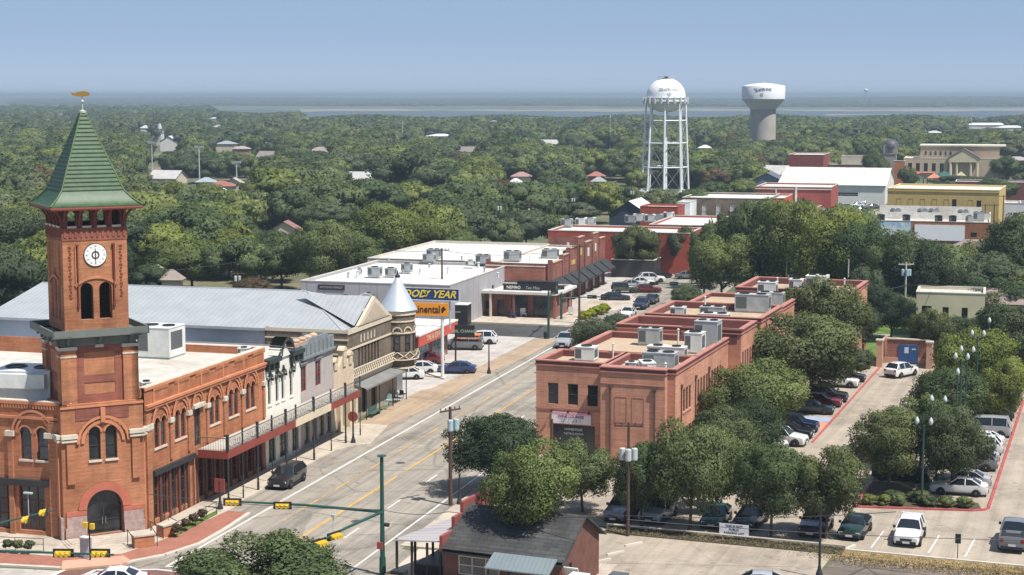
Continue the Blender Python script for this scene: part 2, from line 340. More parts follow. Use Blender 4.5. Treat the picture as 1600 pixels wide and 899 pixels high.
# ------------------------------------------------------------------ trees: crown and trunk meshes
def nd_(d): return d
def ball_(sub_):
    import bmesh
    bm = bmesh.new(); bmesh.ops.create_icosphere(bm, subdivisions=sub_, radius=1); bm.verts.ensure_lookup_table()
    r = np.array([v.co[:] for v in bm.verts]), [tuple(v.index for v in f.verts) for f in bm.faces]; bm.free(); return r
BALL = (ball_(2), ball_(3))
def crown_mesh(name, seed, n, leaf, mat, R=4.3, z0=2.8, z1=9.0, lobes=16, spread=0.62, hull=0):
    g = np.random.default_rng(seed)
    zc, rz = (z0 + z1) / 2, (z1 - z0) / 2
    C = []; 
    while len(C) < lobes:
        d = g.normal(size=3); d /= np.linalg.norm(d); k = g.uniform(.35, 1) ** .6
        c = d * k * spread
        if c[2] < -.55: continue
        if not hull and g.random() < .16: C.append((*(d * g.uniform(.95, 1.2) * spread * np.array([R, R, rz]) + np.array([0, 0, zc])), g.uniform(.10, .17) * R, g.uniform(0, 1))); continue
        C.append((c[0] * R, c[1] * R, c[2] * rz + zc, g.uniform(.20, .40) * R * (1 if hull else .84), g.uniform(0, 1)))
    C = np.array(C); wgt = C[:, 3] ** 2; wgt /= wgt.sum()
    idx = g.choice(lobes, n, p=wgt)
    d = g.normal(size=(n, 3)); d[:, 2] += 0.25; d /= np.linalg.norm(d, axis=1)[:, None]
    bump = 1 + .16 * np.sin(d[:, 0] * 7 + idx) * np.sin(d[:, 1] * 8 + idx * 2) + .10 * np.sin(d[:, 2] * 15 + idx)
    rr = C[idx, 3] * bump * (1 - .42 * g.random(n) ** 2.2) * (1 + .16 * (g.random(n) > .93) * g.random(n))
    p = C[idx, :3] + d * rr[:, None] * np.array([1, 1, .78])
    nrm = d + g.normal(size=(n, 3)) * .75; nrm /= np.linalg.norm(nrm, axis=1)[:, None]
    a = np.cross(nrm, g.normal(size=(n, 3))); a /= np.linalg.norm(a, axis=1)[:, None]; b = np.cross(nrm, a)
    s = leaf * g.uniform(.55, 1.25, n)[:, None]; a = a * s; b = b * s * .62
    flip = np.sign((np.cross(a, b) * nd_(d)).sum(1)); flip[flip == 0] = 1; b = b * flip[:, None]
    k_ = np.percentile(np.hypot(p[:, 0], p[:, 1]), 97.5); p[:, :2] *= 4.7 / k_
    lo_, hi_ = np.percentile(p[:, 2], 1), np.percentile(p[:, 2], 99); p[:, 2] = z0 - .1 + (p[:, 2] - lo_) * (9.0 - z0 + .1) / (hi_ - lo_)
    V = np.stack([p - a, p - b * .9, p + a, p + b], 1).reshape(-1, 3)
    if hull:                               # solid lumpy ball per clump, added under the leaves to brighten dark gaps
        bv, bf = BALL[0 if hull > .85 else 1]; nb = len(bv); H = []; HF = []; HN = []; HV = []
        for i, c in enumerate(C):
            q = bv * (c[3] * hull * (1 + .14 * np.sin(bv[:, :1] * 9 + i) * np.sin(bv[:, 1:2] * 8 + 2 * i))) * np.array([1, 1, .78]) + c[:3]
            q = q.copy(); q[:, :2] *= 4.7 / k_; q[:, 2] = z0 - .1 + (q[:, 2] - lo_) * (9.0 - z0 + .1) / (hi_ - lo_)
            HF += [tuple(t_ + i * nb for t_ in f_) for f_ in bf]; H.append(q); HN.append(bv * .75 + (q - np.array([0, 0, 4.5])) / 9); HV += [.25 + .5 * c[4]] * len(bf)
        hv = np.concatenate(H); hn = np.concatenate(HN); hn /= np.linalg.norm(hn, axis=1)[:, None]
        gd = p - np.array([0, 0, 4.5]); gd = gd / np.linalg.norm(gd, axis=1)[:, None]; sn = d * .7 + gd * .5 + nrm * .35; sn /= np.linalg.norm(sn, axis=1)[:, None]
        fs = [tuple(range(4 * i, 4 * i + 4)) for i in range(n)] + [tuple(t_ + 4 * n for t_ in f_) for f_ in HF]
        me = bpy.data.meshes.new(name); me.from_pydata(np.concatenate([V, hv]).tolist(), [], fs); me.update()
        at = me.attributes.new('v', 'FLOAT', 'FACE'); at.data.foreach_set('value', np.concatenate([np.clip(.5 * C[idx, 4] + .5 * g.random(n), 0, 1), np.array(HV)]).astype(np.float32))
        me.polygons.foreach_set('use_smooth', np.ones(len(fs), bool)); me.normals_split_custom_set_from_vertices(np.concatenate([np.repeat(sn, 4, axis=0), hn]).astype(np.float32)); me.materials.append(mat); return me
    me = bpy.data.meshes.new(name); me.vertices.add(4 * n); me.vertices.foreach_set('co', V.astype(np.float32).ravel())
    me.loops.add(4 * n); me.loops.foreach_set('vertex_index', np.arange(4 * n, dtype=np.int32))
    me.polygons.add(n); me.polygons.foreach_set('loop_start', np.arange(0, 4 * n, 4, dtype=np.int32)); me.polygons.foreach_set('loop_total', np.full(n, 4, np.int32))
    me.update(calc_edges=True)
    gd = p / 1.0 - np.array([0, 0, 4.5]); gd = gd / np.linalg.norm(gd, axis=1)[:, None]; sn = d * .7 + gd * .5 + nrm * .35; sn /= np.linalg.norm(sn, axis=1)[:, None]; sn = np.repeat(sn, 4, axis=0)
    me.polygons.foreach_set('use_smooth', np.ones(n, bool)); me.normals_split_custom_set_from_vertices(sn.astype(np.float32))
    at = me.attributes.new('v', 'FLOAT', 'FACE'); at.data.foreach_set('value', np.clip(.5 * C[idx, 4] + .5 * g.random(n), 0, 1).astype(np.float32))
    me.materials.append(mat)
    return me
def trunk_mesh(name, seed, h=3.2, r=.2, n=8):
    g = random.Random(seed); t = MB(); lean = (g.uniform(-.25, .25), g.uniform(-.25, .25))
    t.tube([(0, 0, -.1), (lean[0] * .4, lean[1] * .4, h * .5), (lean[0], lean[1], h)], r, 7, r * .75)
    for i in range(n):
        a = 2 * math.pi * i / n + g.uniform(-.3, .3); z = h * g.uniform(.55, 1.0); k = g.uniform(1.2, 2.9)
        b0 = Vector((lean[0] * z / h, lean[1] * z / h, z)); m_ = b0 + Vector((math.cos(a) * k * .5, math.sin(a) * k * .5, g.uniform(.7, 1.3)))
        e = b0 + Vector((math.cos(a) * k, math.sin(a) * k, g.uniform(2.2, 4.2))); t.tube([b0, m_, e], r * .5, 5, r * .14)
    return mesh(name, t.v, t.f, BARK)
CROWN = {}
def crown_for(lod, kind, var):
    k = (lod, kind, var)
    if k not in CROWN:
        n, lf = {0: (40000, .125), 1: (14000, .21), 2: (4200, .38), 3: (1000, .8)}[lod]
        CROWN[k] = crown_mesh('crown', 11 * var + 3 + 100 * lod, n, lf, LEAF[kind], lobes={0: 46, 1: 32, 2: 22, 3: 12}[lod] + var, spread={0: .69, 1: .70, 2: .62, 3: .6}[lod] + .04 * (var % 3), hull={0: 0, 1: .74, 2: .82, 3: .9}[lod])
    return CROWN[k]
TRUNK = {v: trunk_mesh('trunk', v + 40) for v in range(4)}
def tree(name, label, x, y, h, wd, kind='mid', lod=1, var=0, group=None, rz=None, lift=0):
    o = thing(name, label, 'tree', (x, y, 0), rz if rz is not None else random.uniform(0, 6.28), group)
    sx, sz = wd / 9.4, h / 9.0
    for nm, me in (('crown', crown_for(lod, kind, var)), ('trunk', TRUNK[var % 4])):
        c = bpy.data.objects.new(nm, me); link(c, o)
        if lift and nm == 'crown': c.scale = (1, 1, (9 - lift) / 6.2); c.location = (0, 0, 9 - 9 * (9 - lift) / 6.2)
        if lift and nm == 'trunk': c.scale = (1, 1, lift / 3.3)
    o.scale = (sx, sx, sz); return o
def tree_at(name, label, px, pyb, pyt, wpx, kind='mid', lod=1, var=0, group=None, lift=0):
    p = P(px, pyb); h = z_at(p.x, p.y, pyt); return tree(name, label, p.x, p.y, max(2, h), wpx * proj(p.x, p.y, h * .6)[2] / FPX * (1.04 if lod else 1.05), kind, lod, var, group, lift=lift)

# ------------------------------------------------------------------ the land: ground, far shore, lake, hills
def ground_mat():
    m, t, b = nodes('ground_soil')
    n = noise(t, .012, 6); r = ramp(t, [(0.35, (.075, .095, .04)), (0.5, (.11, .12, .055)), (0.62, (.20, .175, .11)), (0.72, (.30, .27, .21))]); t.links.new(n.outputs[0], r.inputs[0])
    n2 = noise(t, .3, 4); r2 = ramp(t, [(0.3, (.7,) * 3), (0.6, (1, 1, 1))]); t.links.new(n2.outputs[0], r2.inputs[0])
    t.links.new(mix(t, r.outputs[0], r2.outputs[0], 1.0, 'MULTIPLY'), b.inputs['Base Color']); b.inputs['Roughness'].default_value = .95; return m
struct(MB().sheet([(-12000, -600), (12000, -600), (12000, 12000), (-12000, 12000)], 0), 'ground', ground_mat())
def band(name, pts_near, pts_far, z, m):
    a = [(P(x, y).x, P(x, y).y) for x, y in pts_near]; b = [(P(x, y).x, P(x, y).y) for x, y in reversed(pts_far)]
    struct(MB().sheet(a + b, z), name, m)
WATER = M('lake_water', (.085, .115, .14), .8, .15, .003, spec=.05)
def wob(px, a, k): return a * (math.sin(px * .013 + k) + .6 * math.sin(px * .037 + 2 * k) + .4 * math.sin(px * .081 + 3 * k))
XS = list(range(340, 1860, 20))
WATER = M('lake_water', (.15, .19, .23), .6, .1, .003, spec=.15)
band('lake', [(x, 187 + .6 * math.sin(x * .01)) for x in XS], [(x, 172.4 + wob(x, .5, 1)) for x in XS], .3, WATER)
SAND = M('shore_sand', (.25, .235, .20), .9, .2, .004)
XS = list(range(470, 1860, 14))
band('shore', [(x, 174.4 + wob(x, .55, 2)) for x in XS], [(x, 171.4 + wob(x, .7, 4) - max(0, x - 1400) * .006) for x in XS], .6, SAND)
band('shore_spit', [(x, 181.0 + wob(x, .4, 5)) for x in range(1290, 1460, 10)], [(x, 179.9 + wob(x, .4, 6)) for x in range(1290, 1460, 10)], .7, SAND)
# far hills beyond the lake: one rolling surface
def hills():
    nx, ny = 150, 46; X0, X1, Y0, Y1 = -8500, 5200, 4700, 11800; v = []; f = []
    for j in range(ny):
        for i in range(nx):
            x = X0 + (X1 - X0) * i / (nx - 1); y = Y0 + (Y1 - Y0) * j / (ny - 1)
            t = (y - Y0) / (Y1 - Y0); px = 800 + FPX * ((x * cy + y * sy) / (-x * sy + y * cy))
            ed = min(1, t * 1.6)
            h = ed * .48 * (22 + 9 * math.sin(x * .0011 + 1) + 5 * math.sin(x * .0031 + y * .001) + 3.5 * math.sin(y * .004 + x * .0023)) + ed * 10 * (px / 1600)
            v.append((x, y, -1.5 + h * (0.45 + .75 * t)))
    for j in range(ny - 1):
        for i in range(nx - 1): a = j * nx + i; f.append((a, a + 1, a + nx + 1, a + nx))
    m, t, b = nodes('hill_woods'); g_ = t.nodes.new('ShaderNodeNewGeometry'); mp = t.nodes.new('ShaderNodeMapping'); mp.inputs['Scale'].default_value = (.0035, .0011, 0); t.links.new(g_.outputs['Position'], mp.inputs[0]); n = noise(t, 1.0, 8, mp.outputs[0], .72)
    r = ramp(t, [(0.32, (.02, .042, .02)), (0.5, (.04, .062, .026)), (0.6, (.075, .09, .04)), (0.68, (.22, .21, .15)), (0.76, (.5, .48, .44))]); t.links.new(n.outputs[0], r.inputs[0])
    t.links.new(r.outputs[0], b.inputs['Base Color']); b.inputs['Roughness'].default_value = .95
    mb = MB(); mb.v = [Vector(p) for p in v]; mb.f = f; o = struct(mb, 'hills', m); o.data.shade_smooth()
hills()

# ------------------------------------------------------------------ woodland: what stays clear of trees
KEEP = []      # (px0, py0, px1, py1, distance): nothing nearer than distance may cover this window of the view
NOGO = []      # world rectangles (x0, y0, x1, y1) without trees
def clear(x, y, h, rad):
    for a in NOGO:
        if a[0] - rad < x < a[2] + rad and a[1] - rad < y < a[3] + rad: return False
    px, pt, dep = proj(x, y, h); pb = proj(x, y, 0)[1]; rp = rad * FPX / dep
    for k in KEEP:
        if dep < k[4] and px + rp > k[0] and px - rp < k[2] and pt < k[3] and pb > k[1]: return False
    return True
# ------------------------------------------------------------------ streets, pavements, markings
def road_mat(name, c, c2, ang=0, seam=0.0, sx=5.0, sy=5.0, crack=.25):
    m, t, b = nodes(name); g = t.nodes.new('ShaderNodeNewGeometry')
    mp = t.nodes.new('ShaderNodeMapping'); mp.inputs['Rotation'].default_value = (0, 0, R_(ang)); t.links.new(g.outputs['Position'], mp.inputs[0])
    st = t.nodes.new('ShaderNodeMapping'); st.inputs['Scale'].default_value = (1.1, .03, 1); t.links.new(mp.outputs[0], st.inputs[0])
    n = noise(t, 1.0, 4, st.outputs[0]); r = ramp(t, [(0.35, c2), (0.62, c)]); t.links.new(n.outputs[0], r.inputs[0])
    n2 = noise(t, .35, 6, mp.outputs[0], .7); r2 = ramp(t, [(0.3, (.78,) * 3), (0.5, (.97,) * 3), (.75, (1.06,) * 3)]); t.links.new(n2.outputs[0], r2.inputs[0])
    o = mix(t, r.outputs[0], r2.outputs[0], 1.0, 'MULTIPLY')
    n3 = noise(t, 7, 3, mp.outputs[0]); r3 = ramp(t, [(0.3, (.88,) * 3), (0.7, (1.04,) * 3)]); t.links.new(n3.outputs[0], r3.inputs[0])
    o = mix(t, o, r3.outputs[0], 1.0, 'MULTIPLY')
    if seam:
        s = t.nodes.new('ShaderNodeSeparateXYZ'); t.links.new(mp.outputs[0], s.inputs[0]); ls = []
        for k, pr_ in ((0, sx), (1, sy)):
            d = t.nodes.new('ShaderNodeMath'); d.operation = 'DIVIDE'; d.inputs[1].default_value = pr_; t.links.new(s.outputs[k], d.inputs[0])
            f = t.nodes.new('ShaderNodeMath'); f.operation = 'FRACT'; t.links.new(d.outputs[0], f.inputs[0])
            l = t.nodes.new('ShaderNodeMath'); l.operation = 'LESS_THAN'; l.inputs[1].default_value = .06 / pr_; t.links.new(f.outputs[0], l.inputs[0]); ls.append(l.outputs[0])
        mx = t.nodes.new('ShaderNodeMath'); mx.operation = 'MAXIMUM'; t.links.new(ls[0], mx.inputs[0]); t.links.new(ls[1], mx.inputs[1])
        ml = t.nodes.new('ShaderNodeMath'); ml.operation = 'MULTIPLY'; ml.inputs[1].default_value = seam; t.links.new(mx.outputs[0], ml.inputs[0])
        o = mix(t, o, sc(c, .55), ml.outputs[0])
    if crack:
        vo = t.nodes.new('ShaderNodeTexVoronoi'); vo.feature = 'DISTANCE_TO_EDGE'; vo.inputs['Scale'].default_value = .16; t.links.new(mix(t, mp.outputs[0], n2.outputs[1], .25), vo.inputs[0])
        l = t.nodes.new('ShaderNodeMath'); l.operation = 'LESS_THAN'; l.inputs[1].default_value = .012; t.links.new(vo.outputs[0], l.inputs[0])
        ml = t.nodes.new('ShaderNodeMath'); ml.operation = 'MULTIPLY'; ml.inputs[1].default_value = crack; t.links.new(l.outputs[0], ml.inputs[0])
        o = mix(t, o, sc(c, .4), ml.outputs[0])
    n5 = noise(t, .11, 5, mp.outputs[0], .75); r5 = ramp(t, [(0.40, (.74, .73, .72)), (0.47, (.98,) * 3), (.66, (1.06, 1.05, 1.03))]); t.links.new(n5.outputs[0], r5.inputs[0]); o = mix(t, o, r5.outputs[0], .7, 'MULTIPLY')
    n6 = noise(t, .9, 2, mp.outputs[0]); r6 = ramp(t, [(0.64, (1, 1, 1)), (0.74, (.55, .53, .51))]); t.links.new(n6.outputs[0], r6.inputs[0]); o = mix(t, o, r6.outputs[0], .8, 'MULTIPLY')
    t.links.new(o, b.inputs['Base Color']); b.inputs['Roughness'].default_value = .9; b.inputs['Specular IOR Level'].default_value = .2; MC[name] = m; return m
ROAD = road_mat('road_surface', (.355, .315, .26), (.235, .21, .178), 0, .7, 3.7, 12, .45)
LOTC = road_mat('lot_concrete', (.41, .345, .275), (.33, .28, .225), 4, .5, 5.2, 5.2, .15)
WALKC = road_mat('walk_concrete', (.52, .45, .37), (.45, .385, .31), 0, .5, 1.6, 1.6, 0)
PALEC = road_mat('pale_concrete', (.50, .46, .42), (.44, .40, .36), 0, .4, 4.5, 4.5, .15)
ASPH = road_mat('dark_asphalt', (.085, .082, .08), (.065, .063, .062), 90, 0, 1, 1, .2)
OLDASPH = road_mat('old_asphalt', (.20, .165, .135), (.14, .118, .10), 94, 0, 1, 1, .8)
TAN = road_mat('tan_paving', (.42, .31, .215), (.36, .27, .19), 0, .4, 2.4, 2.4, .1)
KERB = M('kerb_concrete', (.52, .47, .40), .9, .12, .8)
REDK = M('kerb_red_paint', (.40, .085, .08), .7, .25, 1.2)
def pave_mat():
    m, t, b = nodes('brick_paving'); g = t.nodes.new('ShaderNodeNewGeometry')
    br = t.nodes.new('ShaderNodeTexBrick'); t.links.new(g.outputs['Position'], br.inputs['Vector'])
    for k, c in (('Color1', (.36, .125, .075)), ('Color2', (.29, .10, .065)), ('Mortar', (.33, .20, .15))): br.inputs[k].default_value = (*c, 1)
    br.inputs['Scale'].default_value = 1; br.inputs['Brick Width'].default_value = .3; br.inputs['Row Height'].default_value = .15; br.inputs['Mortar Size'].default_value = .012
    n = noise(t, .8, 4); r = ramp(t, [(0.3, (.8,) * 3), (0.6, (1, 1, 1))]); t.links.new(n.outputs[0], r.inputs[0])
    t.links.new(mix(t, br.outputs[0], r.outputs[0], 1.0, 'MULTIPLY'), b.inputs['Base Color']); b.inputs['Roughness'].default_value = .9; return m
PAVE = pave_mat()
WHITE = M('paint_white', (.66, .64, .60), .8, .18, 1.5, fine=.25)
ORANGE = M('paint_orange', (.62, .36, .09), .8, .2, 1.5, fine=.35)
ORANGE_WORN = M('paint_orange_worn', (.45, .30, .15), .85, .25, 1.5, fine=.4)
def pxpoly(pts, z=0): return [(P(x, y).x, P(x, y).y) for x, y in pts]

struct(MB().sheet([(-58.4, 40), (-36, 40), (-36, 110), (-40.7, 112), (-40.9, 150), (-37.5, 205), (-41.5, 218), (-43, 300), (-47, 345), (-58, 345), (-57, 300), (-57.2, 236), (-58.4, 234)], .006), 'road', ROAD)
struct(MB().sheet([(-57.2, 40), (-57.2, 100.5), (-66.6, 99.5), (-130, 99.5), (-130, 78), (-57.2, 78)], .0105), 'cross_road', PALEC)
struct(MB().sheet([(-57.2, 218.2), (-57.2, 229.6), (-125, 229.6), (-125, 218.2)], .0105), 'side_street', ASPH)
struct(MB().sheet([(-36, 60), (20, 60), (20, 108), (-36, 108)], .004), 'near_street', TAN)
# block surfaces
struct(MB().sheet([L(10.2, -60).xy, L(30.5, -60).xy, L(31.6, -23.4).xy, L(4, -23.2).xy], .012), 'concrete_yard', LOTC)
struct(MB().sheet([L(31.0, -60).xy, L(80, -60).xy, L(80, -23.4).xy, L(31.8, -23.4).xy], .009), 'old_asphalt_yard', OLDASPH)
struct(MB().sheet([L(13.9, 0).xy, L(13.9, -4).xy, L(0, -4).xy, L(0, -22.6).xy, L(75, -22.6).xy, L(75, 66).xy, L(13.9, 66).xy], .004), 'parking_lot', LOTC)
struct(MB().sheet([(-65.3, 237), (-56.9, 237), (-56.9, 346), (-92, 346), (-92, 288), (-65.3, 288)], .0085), 'street_parking', PALEC)
struct(MB().sheet([(-57.2, 176), (-57.2, 218.1), (-100, 218.1), (-100, 168), (-60, 168)], .0085), 'shop_forecourt', PALEC)
# raised pavements (kerb height 0.13)
def paved(name, poly, m, h=.13, z=0.0): return struct(MB().prism([tuple(p)[:2] for p in poly], z, z + h), name, m)
lb_in = [P(0, 866), P(96, 873), P(190, 868), P(240, 852), P(300, 826), P(355, 801)]
paved('sidewalk', [(-100, 102.9), (-68.4, 102.7), *[(p.x, p.y) for p in lb_in[1:]], (-57.7, 120), (-58.1, 122), (-58.1, 142.0), (-57.2, 144.6), (-56.0, 145.6), (-57.5, 154.5), (-61.1, 154.6), (-61.1, 108), (-100, 108)], WALKC)
band_out = [P(0, 883), P(96, 888), P(193, 880), P(255, 868), P(310, 850), P(350, 827), P(386, 803)]
paved('brick_pavement', [(-100, 100.2), *[(p.x, p.y) for p in band_out], (-57.6, 118.4), *[(p.x, p.y) for p in reversed(lb_in[1:])], (-68.4, 102.6), (-100, 102.8)], PAVE, .118)
kb = MB(); pts = [(-100, 100.2)] + [(p.x, p.y) for p in band_out]
for (x0, y0), (x1, y1) in zip(pts, pts[1:]):
    d = Vector((x1 - x0, y1 - y0)); n = Vector((d.y, -d.x)).normalized() * .32
    kb.prism([(x0 + n.x, y0 + n.y), (x1 + n.x, y1 + n.y), (x1, y1), (x0, y0)], 0, .125)
struct(kb, 'corner_kerb', KERB)
paved('ramp', [(p.x, p.y) for p in (P(96, 892), P(190, 884), P(205, 879), P(193, 871), P(98, 879))], M('ramp_pink', (.55, .30, .21), .9, .1), .128)
paved('tan_walk', [(-61, 155), (-57.7, 154.8), (-56.7, 164), (-56.9, 178), (-57.4, 186), (-56.2, 200), (-56.0, 217), (-59.4, 217.4), (-59.6, 188), (-60.3, 176), (-61, 175)], TAN, .06)
paved('far_walk', [(-57.0, 230.2), (-57.0, 246), (-53.3, 252), (-54.2, 262), (-56.8, 268), (-61.8, 268), (-61.8, 237), (-80, 237), (-80, 230.2)], WALKC)
paved('east_walk', [(-41.0, 112.5), (-34.6, 112.5), (-34.6, 120), (-35.8, 130), *[tuple(L(a, b).xy) for a, b in ((4, -22.4), (4.0, -4), (13.6, -3), (13.6, -.2), (0, -.2), (.1, 30), (2.6, 60))], (-37.4, 216), (-39, 216), (-40.9, 150)], WALKC)
paved('shop_terrace', [(-39.4, 96), (-36, 94), (-24.6, 94), (-24.6, 112), (-39.4, 112)], WALKC, .11)
# markings
mk = MB(); o1 = MB(); o2 = MB()
def strip_(mb, x, y0, y1, w_=.13, z=.0125): mb.sheet([(x - w_ / 2, y0), (x + w_ / 2, y0), (x + w_ / 2, y1), (x - w_ / 2, y1)], z)
strip_(mk, -55.1, 103, 216, .2); strip_(mk, -42.3, 104, 180, .16)
for y in np.arange(104.2, 214, 9.4): strip_(mk, -45.9, y, y + 3.1, .14)
strip_(o1, -49.1, 108, 134, .24); strip_(o1, -49.1, 136, 160, .2); strip_(o1, -49.1, 162, 216, .16)
strip_(o2, -52.4, 117, 216, .12)
for y in (121, 128, 136, 143.5, 152, 160, 170, 180, 192): strip_(o1, -52.4, y, y + 3.0, .15, .0165)
struct(mk, 'lane_marking', WHITE); struct(o1, 'centre_marking', ORANGE); struct(o2, 'worn_marking', ORANGE_WORN)
cw = MB()
cw.sheet(pxpoly([(96, 893), (160, 889), (250, 888), (330, 899), (300, 905), (60, 920)]), .013)
struct(cw, 'brick_crosswalk', M('crosswalk_brick', (.17, .085, .07), .9, .2, 1.5))
cw = MB(); 
for a, b in (((60, 915), (105, 894)), ((105, 893), (118, 893)), ((145, 890), (330, 903))): pass
def pline(mb, pts, w_, z=.0175):
    q = [P(*p) for p in pts]
    for a, b in zip(q, q[1:]):
        d = (b - a).normalized(); n = Vector((-d.y, d.x, 0)) * w_ / 2; mb.sheet([(a - n).xy, (b - n).xy, (b + n).xy, (a + n).xy], z)
pline(cw, [(70, 905), (104, 889)], .35); pline(cw, [(118, 905), (150, 891), (245, 890), (350, 901)], .3); pline(cw, [(375, 899), (260, 885)], .2)
struct(cw, 'crosswalk_marking', WHITE)
# lot markings, kerbs, islands
lm = MB(LOT)
for a in (33.9, 38.0, 40.6): lm.sheet([(a - .06, -21.9), (a + .06, -21.9), (a + .3, -16.6), (a + .18, -16.6)], .0125)
for b in np.arange(-2, 60, 2.9):
    lm.sheet([(15.5, b), (23, b), (23, b + .1), (15.5, b + .1)], .0125); lm.sheet([(36, b - 1), (41, b - 1), (41, b - .9), (36, b - .9)], .0125)
struct(lm, 'stall_marking', WHITE)
acc = MB(LOT); acc.sheet([(20, 24.6), (23.1, 24.6), (23.1, 26.8), (20, 26.8)], .0165); struct(acc, 'accessible_bay_paint', M('paint_blue_grey', (.30, .36, .50), .8, .15))
acc = MB(LOT); acc.sheet([(20, 20.9), (23.1, 20.9), (23.1, 24.3), (20, 24.3)], .0165); struct(acc, 'bay_hatch_paint', M('paint_coral', (.55, .25, .16), .8, .15))
rk = MB(LOT)
rk.box(23.2, 14, 0, 23.42, 62, .07)
isl = [(30.9, -10.2), (40.0, -8.2), (40.9, -7.6), (41.2, -6.8), (41.2, 44)]
for (x0, y0), (x1, y1) in zip(isl, isl[1:]):
    d = Vector((x1 - x0, y1 - y0)); n = Vector((-d.y, d.x)).normalized() * .2
    rk.prism([(x0, y0), (x1, y1), (x1 + n.x, y1 + n.y), (x0 + n.x, y0 + n.y)], 0, .14)
rk.prism([(30.9, -10.2), (31.1, -10.2), (31.1, -2), (30.9, -2)], 0, .14)
struct(rk, 'red_kerb', REDK)
SOIL = M('bed_soil', (.085, .065, .04), .95, .35, 2)
struct(MB(LOT).prism([(31.1, -10.0), (40.0, -7.95), (40.6, -7.4), (40.2, -5.6), (34.6, -5.4), (34.6, -.6), (31.1, -.6)], 0, .12), 'planting_bed', SOIL)
struct(MB(LOT).prism([(34.9, -4), (35.8, -4), (35.8, 56), (34.9, 56)], 0, .12), 'island_bed', SOIL)
struct(MB(LOT).prism([(14.2, -24.6), (32.2, -24.6), (32.2, -22.7), (14.2, -22.7)], 0, .09), 'verge', SOIL)
struct(MB(LOT).prism([(32.2, -24.9), (60, -24.9), (60, -23.2), (32.2, -23.2)], 0, .05), 'dry_verge', M('dry_grass_soil', (.30, .22, .10), .95, .4, 1.3))
LAWN = M('lawn_grass', (.10, .16, .035), .95, .3, .8)
struct(MB().sheet([tuple(L(a, b).xy) for a, b in ((14, 67), (60, 67), (60, 130), (0, 130), (0, 70))], .0145), 'lawn', LAWN)
struct(MB().sheet([tuple(L(a, b).xy) for a, b in ((14, 88), (60, 88), (60, 90), (14, 90))], .0185), 'path', WALKC)
paved('flower_bed', [(p.x, p.y) for p in (P(272, 842), P(340, 806), P(340, 801), P(262, 836))], LAWN, .2)

# grass tufts (nobody could count them)
def tufts(name, poly_fn, n, m, h=.16, base=.09):
    v = []; f = []
    for i in range(n):
        x, y = poly_fn(); a = random.uniform(0, 6.28); k = h * random.uniform(.5, 1.4); w_ = .05; dx, dy = math.cos(a) * w_, math.sin(a) * w_
        j = len(v); v += [(x - dx, y - dy, base), (x + dx, y + dy, base), (x + random.uniform(-.08, .08), y + random.uniform(-.08, .08), base + k)]; f.append((j, j + 1, j + 2))
    o = bpy.data.objects.new(name, mesh(name, v, f, m)); link(o); o['kind'] = 'stuff'
tufts('verge_grass', lambda: L(random.uniform(14.4, 32), random.uniform(-24.5, -22.8)).xy, 5000, M('verge_blades', (.15, .13, .07), .95, .4, 1.5), .08)
tufts('dry_grass', lambda: L(random.gauss(random.choice([34, 38.5, 43, 46]), 2), min(-23.3, random.gauss(-24.6, 1.0))).xy, 16000, M('dry_blades', (.33, .25, .13), .95, .35, 1.5), .09, .01)

# ------------------------------------------------------------------ clock tower
BR = brick('tower_brick', (.50, .205, .096), (.42, .158, .076), (.42, .23, .14))
BRD = brick('tower_brick_dark', (.31, .105, .07), (.26, .085, .058), (.28, .13, .10))
BRH = M('tower_hood_brick', (.50, .205, .105), .85, .15, 1)
STONE = M('pale_stone', (.55, .49, .40), .85, .15, 1.2); PINK = M('pink_granite', (.40, .29, .26), .85, .25, 2.5, fine=.3)
GREYM = M('grey_green_metal', (.145, .16, .145), .55, .12, .8); DARKM = M('dark_iron', (.03, .032, .034), .5, .1)
MAROON = M('maroon_trim', (.17, .045, .038), .6, .1)
T0 = FR(-63.3, 109.05, 45)
ct = thing('clock_tower', 'tall red brick clock tower with green pyramid roof at the street corner', 'clock tower', (-65.6, 111.2, 0))
lo = MB()
def at(fr, x, y=0, z=0, rot=0): return fr @ Matrix.Translation((x, y, z)) @ Matrix.Rotation(R_(rot), 4, 'Z')
c0 = at(T0, 0, 3.1)                    # tower centre, same heading as the front
def face(k, half): return c0 @ Matrix.Rotation(R_(90 * k), 4, 'Z') @ Matrix.Translation((0, -half, 0))
for k in range(4):
    lo.m = face(k, 3.1)
    wall(lo, -3.1, 3.1, 0, 10.1, [(0, 0.25, 2.7, 3.35, True), (-.62, 5.95, .88, 2.55, True), (.62, 5.95, .88, 2.55, True)] if k == 0 else [], .5)
    lo.box(-3.1, 0, 10.1, 3.1, .5, 10.25)
    lo.m = face(k, 2.68); wall(lo, -2.1, 2.1, 10.1, 15.0, [], .3)
    for sx in (-1, 1): lo.box(sx * 1.75, -.22, 10.1, sx * 2.9, .3, 14.3)      # corner pilasters
    lo.m = face(k, 2.4); hi_ops = [(-.7, 16.45, .95, 2.75, True), (.7, 16.45, .95, 2.75, True)]
    wall(lo, -2.4, 2.4, 15.6, 23.3, hi_ops if k != 3 else [], .45)
build(lo, 'body', BR, ct)
dk = MB()                               # darker patterned brick
for k in range(4):
    dk.m = face(k, 2.68); dk.box(-1.75, -.05, 10.2, -1.15, .02, 14.7); dk.box(1.15, -.05, 10.2, 1.75, .02, 14.7); dk.box(-1.15, -.05, 10.2, 1.15, .02, 10.9); dk.box(-1.15, -.05, 11.75, 1.15, .02, 12.35); dk.box(-1.15, -.05, 14.05, 1.15, .02, 14.7)
    dk.m = face(k, 2.4); dk.box(-2.43, -.04, 22.35, 2.43, .02, 23.3)
    for i in range(12): u = -2.2 + 4.4 * i / 11; dk.box(u - .09, -.09, 22.6, u + .09, -.04, 23.25)
